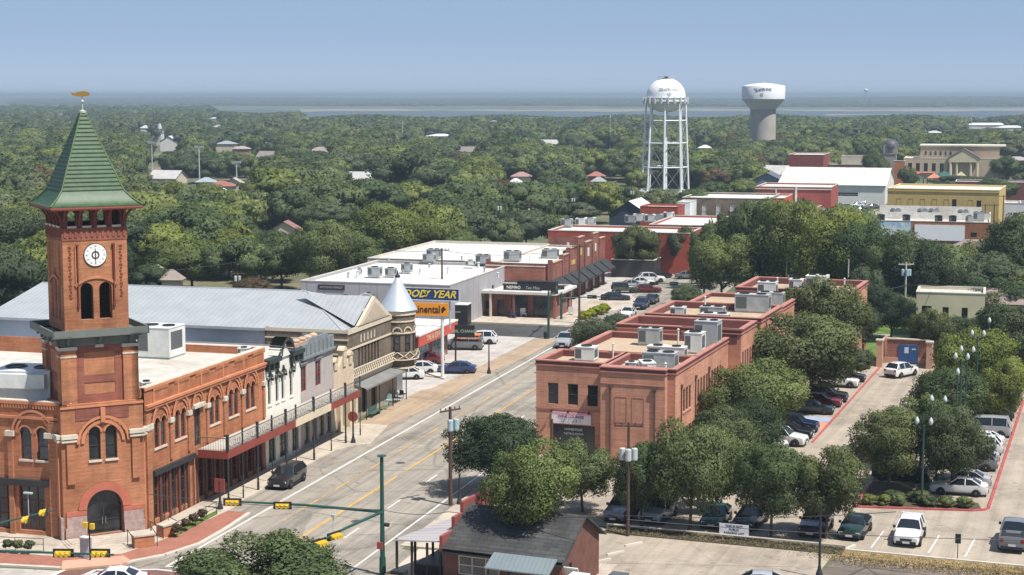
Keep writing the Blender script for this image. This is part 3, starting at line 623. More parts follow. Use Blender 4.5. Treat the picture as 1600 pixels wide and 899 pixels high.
dk.m = face(0, 3.1); dk.box(-2.0, -.04, 9.0, 2.0, .02, 10.05)
dk.m = face(3, 2.4)
for u, h in ((-1.1, 2.4), (0, 3.3), (1.1, 2.4)): dk.box(u - .3, -.04, 16.4, u + .3, .02, 16.4 + h); dk.slab([(u - .3, 16.4 + h), (u + .3, 16.4 + h), (u, 16.9 + h)], -.04, .02)
build(dk, 'patterned_brick', BRD, ct)
pl_ = MB(face(0, 3.1))
for sx in (-1, 1): pl_.box(sx * 2.15, -.2, 4.3, sx * 2.75, 0, 7.5)
each(pl_, 'pilaster', BR, ct)
pn = MB()                               # raised panels, corner piers, hoods
for k in range(4):
    pn.m = face(k, 3.1)
    for sx in (-1, 1):
        if k: pn.box(sx * 2.15, -.2, .1, sx * 2.75, 0, 7.5)
    pn.m = face(k, 2.4); pn.arc(0, 17.35, 2.15, .22, -.1, .0, 47, 133, 12)
    for sx in (-1, 1):
        pn.box(sx * 1.45, -.1, 18.9, sx * 1.52, 0, 22.0)
pn.m = face(0, 3.1)
pn.arc(0, 7.3, 1.42, .24, -.12, 0); pn.arc(0, 7.3, 1.8, .2, -.18, 0)
for s_ in (-.62, .62): pn.arc(s_, 8.06, .44, .14, -.08, 0)
pn.box(-.17, -.24, 8.8, .17, 0, 9.9); pn.box(-3.12, -.1, 9.98, 3.12, 0, 10.12)
build(pn, 'hood_moulding', BRH, ct)
ar = MB(face(0, 3.1)); ar.arc(0, 2.25, 1.36, .62, -.1, 0, 0, 180, 20); ar.box(-2.9, -.12, 1.85, -1.4, 0, 2.2); ar.box(1.4, -.12, 1.85, 2.9, 0, 2.2); build(ar, 'door_arch', M('red_arch_brick', (.42, .13, .085), .85, .12, 1.5), ct)
gr = MB(face(0, 3.1))
for sx in (-1, 1):
    gr.box(sx * 1.42, -.2, .13, sx * 3.0, 0, 1.0); gr.box(sx * 1.4, -.16, 1.0, sx * 2.9, 0, 1.82)
gr.m = face(3, 3.1); gr.box(1.6, -.2, .13, 3.14, 0, 1.82)
build(gr, 'granite_base', PINK, ct)
stn = MB()
for k in range(4):
    stn.m = face(k, 3.1)
    for sx in (-1, 1): stn.box(sx * 1.95, -.36, 7.75, sx * 3.16, 0, 8.05); stn.box(sx * 2.0, -.3, 7.5, sx * 3.12, 0, 7.68)
    stn.m = face(k, 2.68)
    for sx in (-1, 1): stn.box(sx * 1.68, -.3, 14.3, sx * 3.0, .2, 14.55); stn.box(sx * 1.72, -.26, 13.75, sx * 2.94, .1, 13.87)
    stn.box(-.3, -.25, 14.4, .3, 0, 14.62)
    stn.m = face(k, 2.4)
    for u in (-1.65, -.55, .55, 1.65): stn.box(u - .38, -.14, 23.3, u + .3, 0, 23.45)
stn.m = face(0, 3.1); stn.box(-1.12, -.12, 5.8, -.12, .1, 5.95); stn.box(.12, -.12, 5.8, 1.12, .1, 5.95)
build(stn, 'stone_trim', STONE, ct)
for u in (-.62, .62): window(ct, face(0, 3.1), u, 5.95, .88, 2.55, True, .3, M('window_bronze', (.05, .04, .035), .5), GLASSD, 1, 2)
dr = window(ct, face(0, 3.1), 0, .25, 2.7, 3.35, True, .45, DARKM, GLASSD, 2, 2, .1); dr.name = 'entrance_door'
dh = MB(face(0, 3.1)); dh.cyl((-.13, .34, .95), (-.13, .34, 1.5), .025); dh.cyl((.13, .34, .95), (.13, .34, 1.5), .025); build(dh, 'door_handle', M('steel', (.6, .6, .6), .3, 0, metal=1), ct)
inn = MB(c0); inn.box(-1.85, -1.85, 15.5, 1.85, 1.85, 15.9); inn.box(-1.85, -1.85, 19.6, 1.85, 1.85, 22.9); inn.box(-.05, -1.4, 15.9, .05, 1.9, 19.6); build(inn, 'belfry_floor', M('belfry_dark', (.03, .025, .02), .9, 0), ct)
gl = MB()
for k in range(4):
    gl.m = face(k, 2.68); gl.box(-2.75, -.12, 14.55, 2.75, .4, 15.3); gl.box(-3.6, -.92, 15.3, 3.6, .5, 15.42); gl.box(-3.6, -.92, 15.42, 3.6, -.8, 15.85)
    for u in (-2.35, 0, 2.35): gl.box(u - .1, -.7, 15.0, u + .1, -.12, 15.3); gl.box(u - .1, -.42, 14.7, u + .1, -.12, 15.0)
build(gl, 'gallery', GREYM, ct)
lg = MB()                               # arcaded loggia under the roof
for k in range(4):
    lg.m = face(k, 2.34); wall(lg, -2.34, 2.34, 23.3, 24.72, [(u, 23.46, .6, 1.12, True) for u in (-1.65, -.55, .55, 1.65)] + ([(2.06, 23.46, .0001, .001, False)] if False else []), .3)
build(lg, 'loggia', brick('loggia_brick', (.25, .075, .05), (.2, .06, .045), (.2, .09, .07)), ct)
bk = MB()
for k in range(4):
    bk.m = face(k, 2.34)
    for u in (-2.22, -1.1, 0, 1.1, 2.22):
        prev = None
        for i in range(6):
            t = i / 5; y = -.08 - .62 * t ** 2.2; z = 23.35 + 1.28 * t ** .75
            if prev: bk.slab([(u - .07, 0), (u + .07, 0), (u + .07, .01), (u - .07, .01)], 0, 0) if False else bk.box(u - .07, prev[0] - .02, prev[1], u + .07, y - .14, z + .05) if False else bk.add([(u - .08, prev[0], prev[1]), (u + .08, prev[0], prev[1]), (u + .08, y, z), (u - .08, y, z), (u - .08, prev[0] + .2, prev[1] + .0), (u + .08, prev[0] + .2, prev[1]), (u + .08, y + .14, z), (u - .08, y + .14, z)], [(0, 1, 2, 3), (5, 4, 7, 6), (0, 3, 7, 4), (2, 1, 5, 6), (0, 4, 5, 1), (3, 2, 6, 7)])
            prev = (y, z)
    bk.box(-3.36, -1.04, 24.66, 3.36, .2, 24.74)
build(bk, 'eave_bracket', MAROON, ct)
ev = MB(c0); ev.box(-3.4, -3.4, 24.74, 3.4, 3.4, 24.92); build(ev, 'eave', M('eave_red', (.27, .085, .06), .6, .1), ct)
rf = MB(c0); prof = [(3.42, 24.92), (2.95, 25.25), (2.55, 25.62), (2.28, 26.0)]
def frust(mb, r0, z0, r1, z1): mb.add([(a * r0, b * r0, z0) for a, b in ((-1, -1), (1, -1), (1, 1), (-1, 1))] + [(a * r1, b * r1, z1) for a, b in ((-1, -1), (1, -1), (1, 1), (-1, 1))], [(0, 1, 5, 4), (1, 2, 6, 5), (2, 3, 7, 6), (3, 0, 4, 7), (4, 5, 6, 7), (3, 2, 1, 0)])
for i in range(9):
    t0, t1 = i / 9, (i + 1) / 9; g_ = lambda t: 3.42 - 1.14 * t ** .8
    frust(rf, g_(t0), 24.92 + 1.08 * t0 ** 1.15 - .0, g_(t1) + .03, 24.92 + 1.08 * t1 ** 1.15)
N_ = 19
for i in range(N_):
    r0, r1 = 2.3 + (.16 - 2.3) * i / N_, 2.3 + (.16 - 2.3) * (i + 1) / N_; z0, z1 = 26 + 5.75 * i / N_, 26 + 5.75 * (i + 1) / N_
    frust(rf, r0 + .04, z0, r0 + .035, z0 + .08); frust(rf, r0 - .0, z0 + .08, r1 + .01, z1)
build(rf, 'roof', M('green_tile', (.036, .085, .034), .45, .25, 2.2, fine=.2), ct)
hp = MB(c0)
for a, b in ((-1, -1), (1, -1), (1, 1), (-1, 1)): hp.tube([(a * 3.4, b * 3.4, 24.98), (a * 2.75, b * 2.75, 25.5), (a * 2.3, b * 2.3, 26.05), (a * .15, b * .15, 31.78)], .06, 5)
build(hp, 'hip_tile', M('hip_tile_green', (.12, .17, .07), .5, .2, 2), ct)
fin = MB(c0); fin.lathe([(.28, 31.7), (.28, 31.85), (.05, 31.95), (.045, 32.95)], (0, 0, 0), 10); fin.ball((0, 0, 32.55), .13, 1, 10); build(fin, 'finial', M('finial_metal', (.45, .47, .42), .4, .1), ct, True)
wv = MB(c0 @ Matrix.Rotation(R_(-28), 4, 'Z'))
pr_ = [(-.75, 33.02), (-.35, 32.93), (.1, 32.92), (.45, 32.98), (.62, 33.1), (.5, 33.25), (.1, 33.34), (-.3, 33.27), (-.55, 33.16), (-.8, 33.26)]
wv.slab(pr_, -.09, .09); build(wv, 'weather_vane', M('vane_gold', (.55, .33, .09), .35, .1, metal=.6), ct)
ck = MB(face(0, 2.4)); fz = 21.25
q = MB(); n = 40
ck.add([(.87 * math.cos(2 * math.pi * i / n), -.07, fz + .87 * math.sin(2 * math.pi * i / n)) for i in range(n)] + [(.87 * math.cos(2 * math.pi * i / n), 0, fz + .87 * math.sin(2 * math.pi * i / n)) for i in range(n)], [tuple(range(n))] + [(i, (i + 1) % n, n + (i + 1) % n, n + i) for i in range(n)])
cf = build(ck, 'clock_rim', DARKM, ct)
ck = MB(face(0, 2.4)); ck.add([(.82 * math.cos(2 * math.pi * i / n), -.085, fz + .82 * math.sin(2 * math.pi * i / n)) for i in range(n)], [tuple(range(n))]); cf = build(ck, 'clock_face', M('clock_white', (.78, .78, .76), .4, .03), ct)
hn = MB(face(0, 2.4)); hn.arc(0, fz, .2, .1, -.1, -.088, 0, 360, 20); hn.slab([(-.04, fz), (.04, fz), (.02, fz + .5), (-.02, fz + .5)], -.11, -.1); hn.slab([(-.04, fz), (-.015, fz - .62), (.015, fz - .62), (.04, fz)][::-1], -.118, -.112)
build(hn, 'clock_hands', DARKM, cf)
for s_, a in (('XII', 90), ('III', 0), ('VI', 270), ('IX', 180), ('I', 60), ('II', 30), ('IV', 330), ('V', 300), ('VII', 240), ('VIII', 210), ('X', 150), ('XI', 120)):
    text_on(cf, face(0, 2.4), .66 * math.cos(R_(a)), -.1, fz + .66 * math.sin(R_(a)), s_, .17, M('numeral_grey', (.18, .18, .18), .6, 0), 'numeral', depth=.004)
ins = MB(face(0, 2.4))                 # vertical relief bands beside the clock
for sx in (-1, 1):
    ins.box(sx * 1.3, -.16, 17.7, sx * 1.38, 0, 22.0); ins.box(sx * 1.24, -.2, 21.95, sx * 1.44, 0, 22.08); ins.box(sx * 1.26, -.18, 17.4, sx * 1.42, 0, 17.75)
    for i in range(17): z = 21.9 - i * .235; ins.box(sx * (1.78 + .05 * (i % 2)), -.035, z - .1, sx * (2.02 - .04 * (i % 3)), 0, z + .03)
build(ins, 'relief_band', MAROON, ct)

for k, (x, y) in enumerate(((-46.8, 118.5), (-50.6, 139.0), (-47.4, 162.0), (-51.6, 190.0))):
    t = thing('manhole_cover', 'dark round manhole cover in the road, ' + ('nearest the small shop', 'left of the centre line below the brick block', 'beside the brick block corner', 'farthest, before the side street')[k], 'manhole', (x, y, .006), 0, 'manhole covers in the road')
    b_ = MB(); b_.cyl((x, y, .006), (x, y, .022), .36, n=16); build(b_, 'lid', M('cast_iron', (.07, .065, .06), .7, .2), t); b_ = MB(); b_.lathe([(.36, .0), (.36, .02), (.46, .02), (.46, .0)], (x, y, .006), 16); build(b_, 'frame', M('cast_iron_rim', (.12, .11, .1), .8, .1), t)
# ------------------------------------------------------------------ red brick corner building round the tower
BR2 = brick('wing_brick', (.52, .20, .088), (.43, .15, .07), (.44, .23, .14))
WHROOF = roofing('white_roof', (.53, .505, .455), (.40, .34, .26))
WHBR = roofing('bright_roof', (.65, .63, .58), (.44, .37, .29), 3.1)
FE = FR(-61.3, 0, 90); FS = FR(0, 107.6, 0)
cb = thing('brick_building', 'orange red brick corner building with rows of double arched windows beside the tower', 'building', (-75, 120, 0))
gy = [PX(x, y, -61.3).y for x, y in ((250, 670), (281.5, 660), (335, 640), (364.5, 630), (391, 620))]; dy = PX(308, 650, -61.3).y
w1 = MB(FE); ops = []
for y in gy: ops += [(y - .52, 6.0, .78, 2.35, True), (y + .52, 6.0, .78, 2.35, True)]
ops.append((dy, 4.75, 1.1, 3.5, False))
gf = [(113.2 + 1.55 * i, .45, 1.3, 3.4) for i in range(14) if abs(113.2 + 1.55 * i - 119.5) > .6 and 113.2 + 1.55 * i < 133]
wall(w1, 111.8, 133.5, 0, 10.9, ops + [(*o, False) for o in gf], .3)
w1.box(111.8, .3, 10.2, 133.5, .45, 10.9)
w1.m = Matrix(); w1.prism([(-61.45, 133.3), (-61.45, 133.5), (-90, 133.5), (-90, 133.3)], 0, 10.9)
w1.m = FS; ws = [(-68.95, 5.9, .95, 2.5, True), (-67.55, 5.9, .95, 2.5, True), (-73.6, 5.9, .95, 2.5, True), (-72.2, 5.9, .95, 2.5, True)]
sg = [(-68.6, .45, 2.2, 3.4, False), (-71.2, .45, 2.2, 3.4, False), (-73.8, .45, 2.2, 3.4, False)]
wall(w1, -90, -65.0, 0, 10.3, ws + sg, .3); w1.box(-90, .3, 9.4, -66, .45, 10.3)
w1.m = FR(-90, 107.6, 270); wall(w1, -25.9, 0, 0, 10.3)
build(w1, 'wall', BR2, cb)
hd = MB(FE)
for y in gy:
    hd.arc(y, 7.96, 1.08, .18, -.1, 0); hd.arc(y, 7.96, 1.36, .16, -.17, 0)
    for s_ in (-.52, .52): hd.arc(y + s_, 7.96, .39, .13, -.07, 0, n=10)
hd.arc(dy, 8.3, .62, .16, -.1, 0); hd.arc(dy, 8.3, .9, .14, -.16, 0)
hd.box(111.8, -.28, 9.42, 133.5, 0, 9.6); hd.box(111.8, -.2, 9.2, 133.5, 0, 9.42); hd.box(111.8, -.1, 10.72, 133.5, 0, 10.92)
for i in range(6): y = 113.2 + i * 4.0; hd.box(y - .12, -.09, 9.6, y + .12, 0, 10.72)
for i in range(120): y = 112 + i * .18; hd.box(y, -.1, 10.5, y + .09, 0, 10.72) if i % 20 > 5 else None
hd.m = FS; hd.arc(-68.25, 7.92, 1.3, .2, -.12, 0); hd.arc(-68.25, 7.92, 1.62, .2, -.18, 0)
for s_ in (-.7, .7): hd.arc(-68.25 + s_, 7.92, .48, .14, -.07, 0, n=10)
hd.arc(-72.9, 7.92, 1.3, .2, -.12, 0)
hd.box(-90, -.16, 9.0, -65.0, 0, 9.2); hd.box(-90, -.12, 10.1, -65, 0, 10.32)
for i in range(60): hd.box(-80 + i * .24, -.1, 9.8, -79.88 + i * .24, 0, 10.1)
build(hd, 'hood_moulding', BRH, cb)
pr = MB(FE)
edges = [(gy[i] + gy[i + 1]) / 2 for i in (0,)] + [gy[1] + 1.35] + [gy[2] - 1.4] + [(gy[i] + gy[i + 1]) / 2 for i in (2, 3)] + [133.2, 112.2]
for y in edges: pr.box(y - .2, -.14, 4.7, y + .2, 0, 7.6)
gp_ = MB(FE)
for i in range(15): y = 112.42 + 1.55 * i; (gp_ if y > 113 else pr).box(y - .16, -.1, .13, y + .16, 0, 3.95) if y < 133.4 else None
each(gp_, 'shop_pier', M('pier_oxblood', (.11, .045, .035), .7, .15), cb)
pr.box(111.75, -.2, .1, 112.5, 0, 8.9)
pr.m = FS; pr.box(-66.9, -.25, .1, -65.2, 0, 8.9); pr.box(-70.4, -.2, .1, -70.0, 0, 7.7)
pr.m = FR(-61.3, 107.6, 0)
each(pr, 'pilaster', BR, cb)
cpn = MB(FE)
for y in edges: cpn.box(y - .34, -.26, 7.6, y + .34, 0, 7.95)
cpn.box(111.7, -.3, 7.7, 112.7, 0, 8.1); cpn.box(dy - .95, -.32, 8.25 - .3, dy + .95, 0, 8.25)
cpn.box(111.9, -.06, 10.92, 133.5, .5, 10.98)
cpn.m = FS; cpn.box(-67.2, -.35, 7.65, -65.1, 0, 8.05); cpn.box(-70.55, -.3, 7.65, -69.85, 0, 8.05); cpn.box(-90, -.06, 10.32, -65, .5, 10.38)
build(cpn, 'stone_trim', STONE, cb)
wm = M('window_oxblood', (.10, .03, .025), .6, .1)
for o in ops[:-1]: window(cb, FE, o[0], o[1], .78, 2.35, True, .18, wm, GLASS, 1, 2, .06, STONE)
d_ = window(cb, FE, dy, 4.75, 1.1, 3.5, False, .18, M('door_brown', (.09, .05, .035), .6), GLASS, 2, 3, .08); d_.name = 'door'
for o in gf: window(cb, FE, o[0], o[1], o[2], o[3], False, .24, wm, GLASSD, 1, 3, .1)
for o in ws: window(cb, FS, o[0], o[1], o[2], o[3], True, .2, wm, GLASS, 1, 2, .06, STONE)
for o in sg: window(cb, FS, o[0], o[1], o[2], o[3], False, .25, wm, GLASSD, 3, 3, .1)
fs = MB(FE); fs.box(112.7, -.3, 3.95, 119.6, 0, 4.35); fs.m = FS; fs.box(-90, -.4, 3.95, -66.95, 0, 4.4); build(fs, 'shop_cornice', DARKM, cb)
fs = MB(FE)
for y in np.linspace(112.7, 119.4, 5): fs.box(y - .05, -.16, .13, y + .05, -.122, 3.95)
each(fs, 'shop_post', DARKM, cb)
rf = MB(); rf.prism([(-61.6, 112.4), (-61.6, 133.3), (-89.8, 133.3), (-89.8, 107.9), (-67, 107.9)], 9.9, 10.2) if False else None
rf.prism([(-61.76, 113.2), (-61.76, 133.3), (-80, 133.3), (-80, 113.2)], 9.95, 10.25); rf.prism([(-66.2, 108.1), (-66.2, 113.2), (-89.7, 113.2), (-89.7, 108.1)], 9.2, 9.5); rf.prism([(-80, 113.2), (-80, 133.3), (-89.7, 133.3), (-89.7, 113.2)], 9.2, 9.5)
build(rf, 'roof', WHROOF, cb)
# balcony along three shopfronts, hung on the street row
IRON = M('wrought_iron', (.035, .04, .042), .5, .1)
bl = thing('iron_balcony', 'long balcony with grey iron railing and maroon fascia over the street shopfronts', 'balcony', (-59.8, 134, 0))
b_ = MB(FE); b_.box(119.8, -2.9, 4.45, 149.0, -.32, 4.62); build(b_, 'deck', M('deck_pale', (.42, .38, .33), .8, .12), bl)
b_ = MB(FE); b_.box(119.8, -2.98, 3.95, 133.4, -2.86, 4.6); b_.box(119.75, -2.86, 3.95, 119.87, -.32, 4.6); b_.box(141.6, -2.98, 3.95, 149.1, -2.86, 4.6); b_.box(149.0, -2.86, 3.95, 149.12, -.3, 4.6); build(b_, 'fascia', M('fascia_maroon', (.24, .055, .04), .6, .12), bl)
b_ = MB(FE); b_.box(133.4, -2.985, 3.95, 141.6, -2.86, 4.61); build(b_, 'cream_fascia', M('cream_paint', (.62, .52, .36), .7, .1), bl)
b_ = MB(FE)
b_.box(119.8, -2.98, 5.6, 149.1, -2.92, 5.66); b_.box(119.8, -2.97, 4.72, 149.1, -2.93, 4.76); b_.box(119.8, -2.95, 5.6, 119.86, -.3, 5.66)
for y in np.arange(119.8, 149.0, .22): b_.box(y, -2.96, 4.62, y + .02, -2.94, 5.6)
for y in np.arange(119.9, 148.6, .8):
    for k in range(8):
        a0, a1 = math.pi * 2 * k / 8, math.pi * 2 * (k + 1) / 8
        b_.cyl((y + .4 + .24 * math.cos(a0), -2.95, 5.14 + .24 * math.sin(a0)), (y + .4 + .24 * math.cos(a1), -2.95, 5.14 + .24 * math.sin(a1)), .018, n=4)
for x in np.arange(-2.8, -.4, .22): b_.box(119.82, x, 4.62, 119.84, x + .02, 5.6)
build(b_, 'railing', M('railing_grey', (.13, .13, .12), .6, .15), bl)
ys = [119.85, 122.6, 125.5, 128.4, 131.3, 133.5, 137.5, 141.6, 145.2, 149.0]
for i, y in enumerate(ys):
    b_ = MB(FE); r = .06 if i % 2 else .1; b_.box(y - r * .9, -2.94 - r, 4.6, y + r * .9, -2.94 + r, 5.95); b_.cyl((y, -2.94, .13), (y, -2.94, 4.0), .05 if i % 2 else .085, n=8); b_.cyl((y, -2.94, .13), (y, -2.94, .8), .11 if i % 2 == 0 else .07, n=8)
    build(b_, 'post', IRON, bl)

# ------------------------------------------------------------------ white and grey Italianate shopfronts
wb = thing('white_shop_building', 'white painted two storey shop with dark arched cornice between brick and grey fronts', 'building', (-70, 137.5, 0))
WPAINT = M('white_wall_paint', (.72, .70, .62), .8, .06, .8, fine=.08)
wn = [PX(x, y, -61.3).y for x, y in ((421, 610), (433, 605), (442, 602), (455, 597))]
b_ = MB(FE); wall(b_, 133.52, 141.5, 0, 9.55, [(y, 5.6, .62, 2.3, False) for y in wn] + [(134.9, .3, 1.5, 3.5, False), (137.5, .3, 1.9, 3.5, False), (140.1, .3, 1.5, 3.5, False)], .25)
b_.slab([(136.2, 9.5), (138.9, 9.5), (138.3, 10.0), (137.9, 10.6), (137.2, 10.6), (136.8, 10.0)], -.16, 0); b_.box(133.52, .3, 0, 133.7, 20, 9.5)
build(b_, 'wall', WPAINT, wb)
for y in wn: window(wb, FE, y, 5.6, .62, 2.3, False, .2, M('window_black', (.02, .02, .022), .5), GLASS, 1, 2, .05, WPAINT)
b_ = MB(FE)
for y in wn: b_.arc(y, 7.9, .36, .16, -.22, 0, 0, 180, 8); b_.box(y - .52, -.24, 7.72, y - .34, 0, 7.95); b_.box(y + .34, -.24, 7.72, y + .52, 0, 7.95); b_.slab([(y - .1, 8.4), (y + .1, 8.4), (y, 8.75)], -.2, 0)
b_.box(133.5, -.5, 9.35, 136.3, .3, 9.75); b_.box(138.8, -.5, 9.35, 141.52, .3, 9.75)
for y in (133.75, 134.8, 135.8, 139.2, 140.2, 141.2): b_.box(y - .12, -.42, 8.7, y + .12, 0, 9.35)
b_.arc(137.55, 9.75, 1.2, .34, -.55, .8, 0, 180, 16)
build(b_, 'cornice', M('cornice_green_black', (.035, .045, .042), .5, .2), wb)
for o in ((134.9, 1.5), (137.5, 1.9), (140.1, 1.5)): window(wb, FE, o[0], .3, o[1], 3.5, False, .2, M('shop_green', (.03, .06, .05), .5), GLASSD, 2, 3, .1)
b_ = MB(FE); b_.box(133.7, .3, 9.0, 141.5, 18, 9.2); build(b_, 'roof', WHROOF, wb)
gb = thing('grey_shop_building', 'pale grey two storey shop with maroon windows and stepped metal parapet', 'building', (-70, 145.5, 0))
gw = [PX(x, y, -61.3).y for x, y in ((474, 595), (497, 588))]
b_ = MB(FE); wall(b_, 141.5, 149.4, 0, 8.6, [(y, 5.5, 1.35, 2.35, False) for y in gw] + [(142.8, .3, 1.3, 3.5, False), (144.6, .3, 1.3, 3.5, False), (146.4, .3, 1.3, 3.5, False), (148.2, .3, 1.3, 3.5, False)], .25)
b_.m = FR(-61.3, 149.4, 180); wall(b_, 0, 20, 0, 8.6)
build(b_, 'wall', M('grey_wall_paint', (.40, .36, .33), .8, .08, .8, fine=.08), gb)
for y in gw: window(gb, FE, y, 5.5, 1.35, 2.35, False, .14, M('window_maroon', (.22, .035, .035), .6), GLASS, 2, 2, .11)
for y in (142.8, 144.6, 146.4, 148.2): window(gb, FE, y, .3, 1.3, 3.5, False, .2, M('shop_grey', (.2, .2, .19), .6), GLASSD, 1, 2, .12)
b_ = MB(FE); b_.slab([(141.55, 8.6), (149.45, 8.6), (149.45, 9.9), (148.2, 9.9), (147.9, 10.3), (143.4, 10.3), (143.0, 9.9), (141.55, 9.9)], -.12, .12); b_.box(141.5, -.3, 8.5, 149.5, 0, 8.72)
for i in range(8): y = 141.7 + i; b_.box(y - .07, -.2, 8.72, y + .07, -.12, 9.85)
b_.box(149.3, .12, 8.6, 149.45, 3.2, 9.9)
for y in gw: b_.slab([(y - .8, 8.1), (y + .8, 8.1), (y + .8, 8.2), (y, 8.42), (y - .8, 8.2)], -.16, 0)
build(b_, 'parapet', M('parapet_metal', (.20, .225, .235), .5, .15, .9), gb)
b_ = MB(FE); b_.box(141.5, .15, 8.2, 149.3, 18, 8.45); build(b_, 'roof', WHROOF, gb)
cp_ = MB(FE)
for y in (142.6, 144.2, 145.6, 147.0, 148.4): cp_.ball((y, 1.6, 9.9), .42, .55, 8)
cp_.box(142, 1.2, 8.45, 149, 2, 9.75); build(cp_, 'parapet_coping', M('peach_stone', (.52, .36, .25), .85, .15), gb)

# small stone front with pinnacles
ps = thing('pinnacled_stone_front', 'narrow cream stone front with three capped pinnacles between grey shop and stone opera hall', 'building', (-62, 152, 0))
CST = M('cream_stone', (.56, .46, .33), .88, .14, 1.2, fine=.1)
b_ = MB(FE); wall(b_, 149.45, 154.9, 0, 6.3, [(151.6, .2, 1.4, 3.2, False)], .4); b_.box(149.45, .4, 0, 154.9, .55, 6.3)
for y, h in ((150.0, 7.1), (152.3, 7.9), (153.9, 7.2)): b_.box(y - .38, -.14, 6.3, y + .38, .5, h); b_.slab([(y - .5, h), (y + .5, h), (y + .3, h + .25), (y, h + .42), (y - .3, h + .25)], -.2, .56)
b_.slab([(150.4, 6.3), (151.9, 6.3), (151.9, 7.3), (151.4, 6.7)], 0, .4); b_.slab([(152.7, 6.3), (153.5, 6.3), (153.5, 6.9), (153.0, 6.6)], 0, .4)
for y in (150.4, 152.9, 154.5): b_.box(y - .3, -.45, .1, y + .3, 0, 3.6)
build(b_, 'wall', CST, ps); dd = window(ps, FE, 151.6, .2, 1.4, 3.2, False, .35, DARKM, GLASSD, 2, 1, .08); dd.name = 'door'
b_ = MB(FE); b_.box(149.5, .55, 5.6, 154.9, 12, 5.8); build(b_, 'roof', WHROOF, ps)

# ------------------------------------------------------------------ stone opera hall: long metal roof, gable front, turret
oh = thing('opera_hall', 'brown stone hall with cream bands, gable, silver cone turret and long silver metal roof', 'building', (-80, 165, 0))
STB = brick('hall_stone', (.20, .165, .125), (.16, .13, .10), (.22, .18, .14), .5, .2, .02)
TRIM = M('cream_trim', (.58, .50, .38), .8, .08, 1)
FO = FR(-62.0, 0, 90)
b_ = MB(FO); ow = [(158.2 + .92 * i, 4.9, .52, 2.5, False) for i in range(7)]; uw = [(158.9 + .98 * i, 7.75, .5, .95, False) for i in range(5)]
wall(b_, 155.0, 169.4, 3.9, 9.5, ow + uw, .3)
b_.m = FR(0, 155.0, 0); wall(b_, -71.0, -62.0, 0, 9.5)
b_.m = FO; b_.box(155.0, 8.9, 0, 169.4, 9.0, 9.5)
build(b_, 'wall', STB, oh)
b_ = MB(FO); wall(b_, 155.0, 169.4, 0, 3.9, [(159.6, .2, 1.3, 3.0, False), (162.4, .2, 1.6, 3.0, False)], .3); build(b_, 'lower_wall', M('lower_stone', (.36, .30, .23), .85, .12, 1), oh)
b_ = MB(FO)
for z, h in ((9.0, .42), (9.42, .12), (7.35, .16), (3.9, .7)): b_.box(155, -.12, z, 169.4, 0, z + h)
b_.m = FR(0, 155.0, 0)
for z, h in ((9.15, .35), (8.4, .14), (6.9, .16)): b_.box(-71, -.08, z, -61.9, 0, z + h)
b_.m = FO; b_.slab([(157.6, 9.6), (167.0, 9.6), (162.3, 12.1)], -.22, .12)
build(b_, 'cream_band', TRIM, oh)
b_ = MB(FO); b_.slab([(158.8, 9.72), (165.8, 9.72), (162.3, 11.55)], -.25, -.23); build(b_, 'gable_panel', M('tan_panel', (.44, .36, .27), .85, .1), oh)
for o in ow: window(oh, FO, *o[:4], False, .2, M('window_plum', (.06, .03, .03), .6), GLASS, 1, 3, .05)
for o in uw: window(oh, FO, *o[:4], False, .12, TRIM, M('blind_white', (.62, .60, .58), .8, .05), 1, 1, .1)
for u in (159.6, 162.4): q_ = window(oh, FO, u, .2, 1.3 if u < 160 else 1.6, 3.0, False, .25, DARKM, GLASSD, 2, 1, .1); q_.name = 'door'
b_ = MB(FO)
for y in np.arange(155.6, 167.2, 1.18):
    for a, b in (((y, 4.62), (y + .59, 5.3 - .02)), ((y + .59, 5.28), (y + 1.18, 4.62)), ((y, 4.62 + .66), (y + .59, 4.62)), ((y + .59, 4.62), (y + 1.18, 5.28))): b_.cyl((a[0], -.36, a[1]), (b[0], -.36, b[1]), .055, n=4)
b_.box(155.4, -.42, 5.3, 168.6, -.3, 5.42); b_.box(155.4, -.44, 4.45, 168.6, 0, 4.58); build(b_, 'lattice_balustrade', TRIM, oh)
b_ = MB(FO); b_.box(155.0, -.32, 4.6, 168.8, -.29, 5.3); build(b_, 'balustrade_panel', STB, oh)
b_ = MB(FO); b_.add([(156.6, 0, 3.7), (169.0, 0, 3.7), (169.0, -1.35, 3.3), (156.6, -1.35, 3.3)], [(0, 1, 2, 3)]); b_.box(156.6, -1.4, 3.12, 169.0, -1.33, 3.3); build(b_, 'canopy', M('canopy_grey', (.20, .20, .19), .5, .15), oh)
for y in (156.8, 160.6, 164.6, 168.8):
    b_ = MB(FO); b_.cyl((y, -1.3, 0), (y, -1.3, 3.2), .06, n=6); build(b_, 'canopy_post', DARKM, oh)
tx, ty = -61.9, 169.6
tr = MB(Matrix.Translation((tx, ty, 0))); tr.lathe([(1.75, 3.6), (1.75, 4.55)], n=16); tr.lathe([(1.85, 5.35), (1.85, 9.6)], n=16); build(tr, 'turret', STB, oh)
tr = MB(Matrix.Translation((tx, ty, 0)))
for z, h, r in ((9.35, .5, 1.98), (8.6, .16, 1.93), (7.35, .18, 1.95), (4.5, .12, 2.3), (3.5, .2, 1.9)): tr.lathe([(r, z), (r, z + h)], n=24)
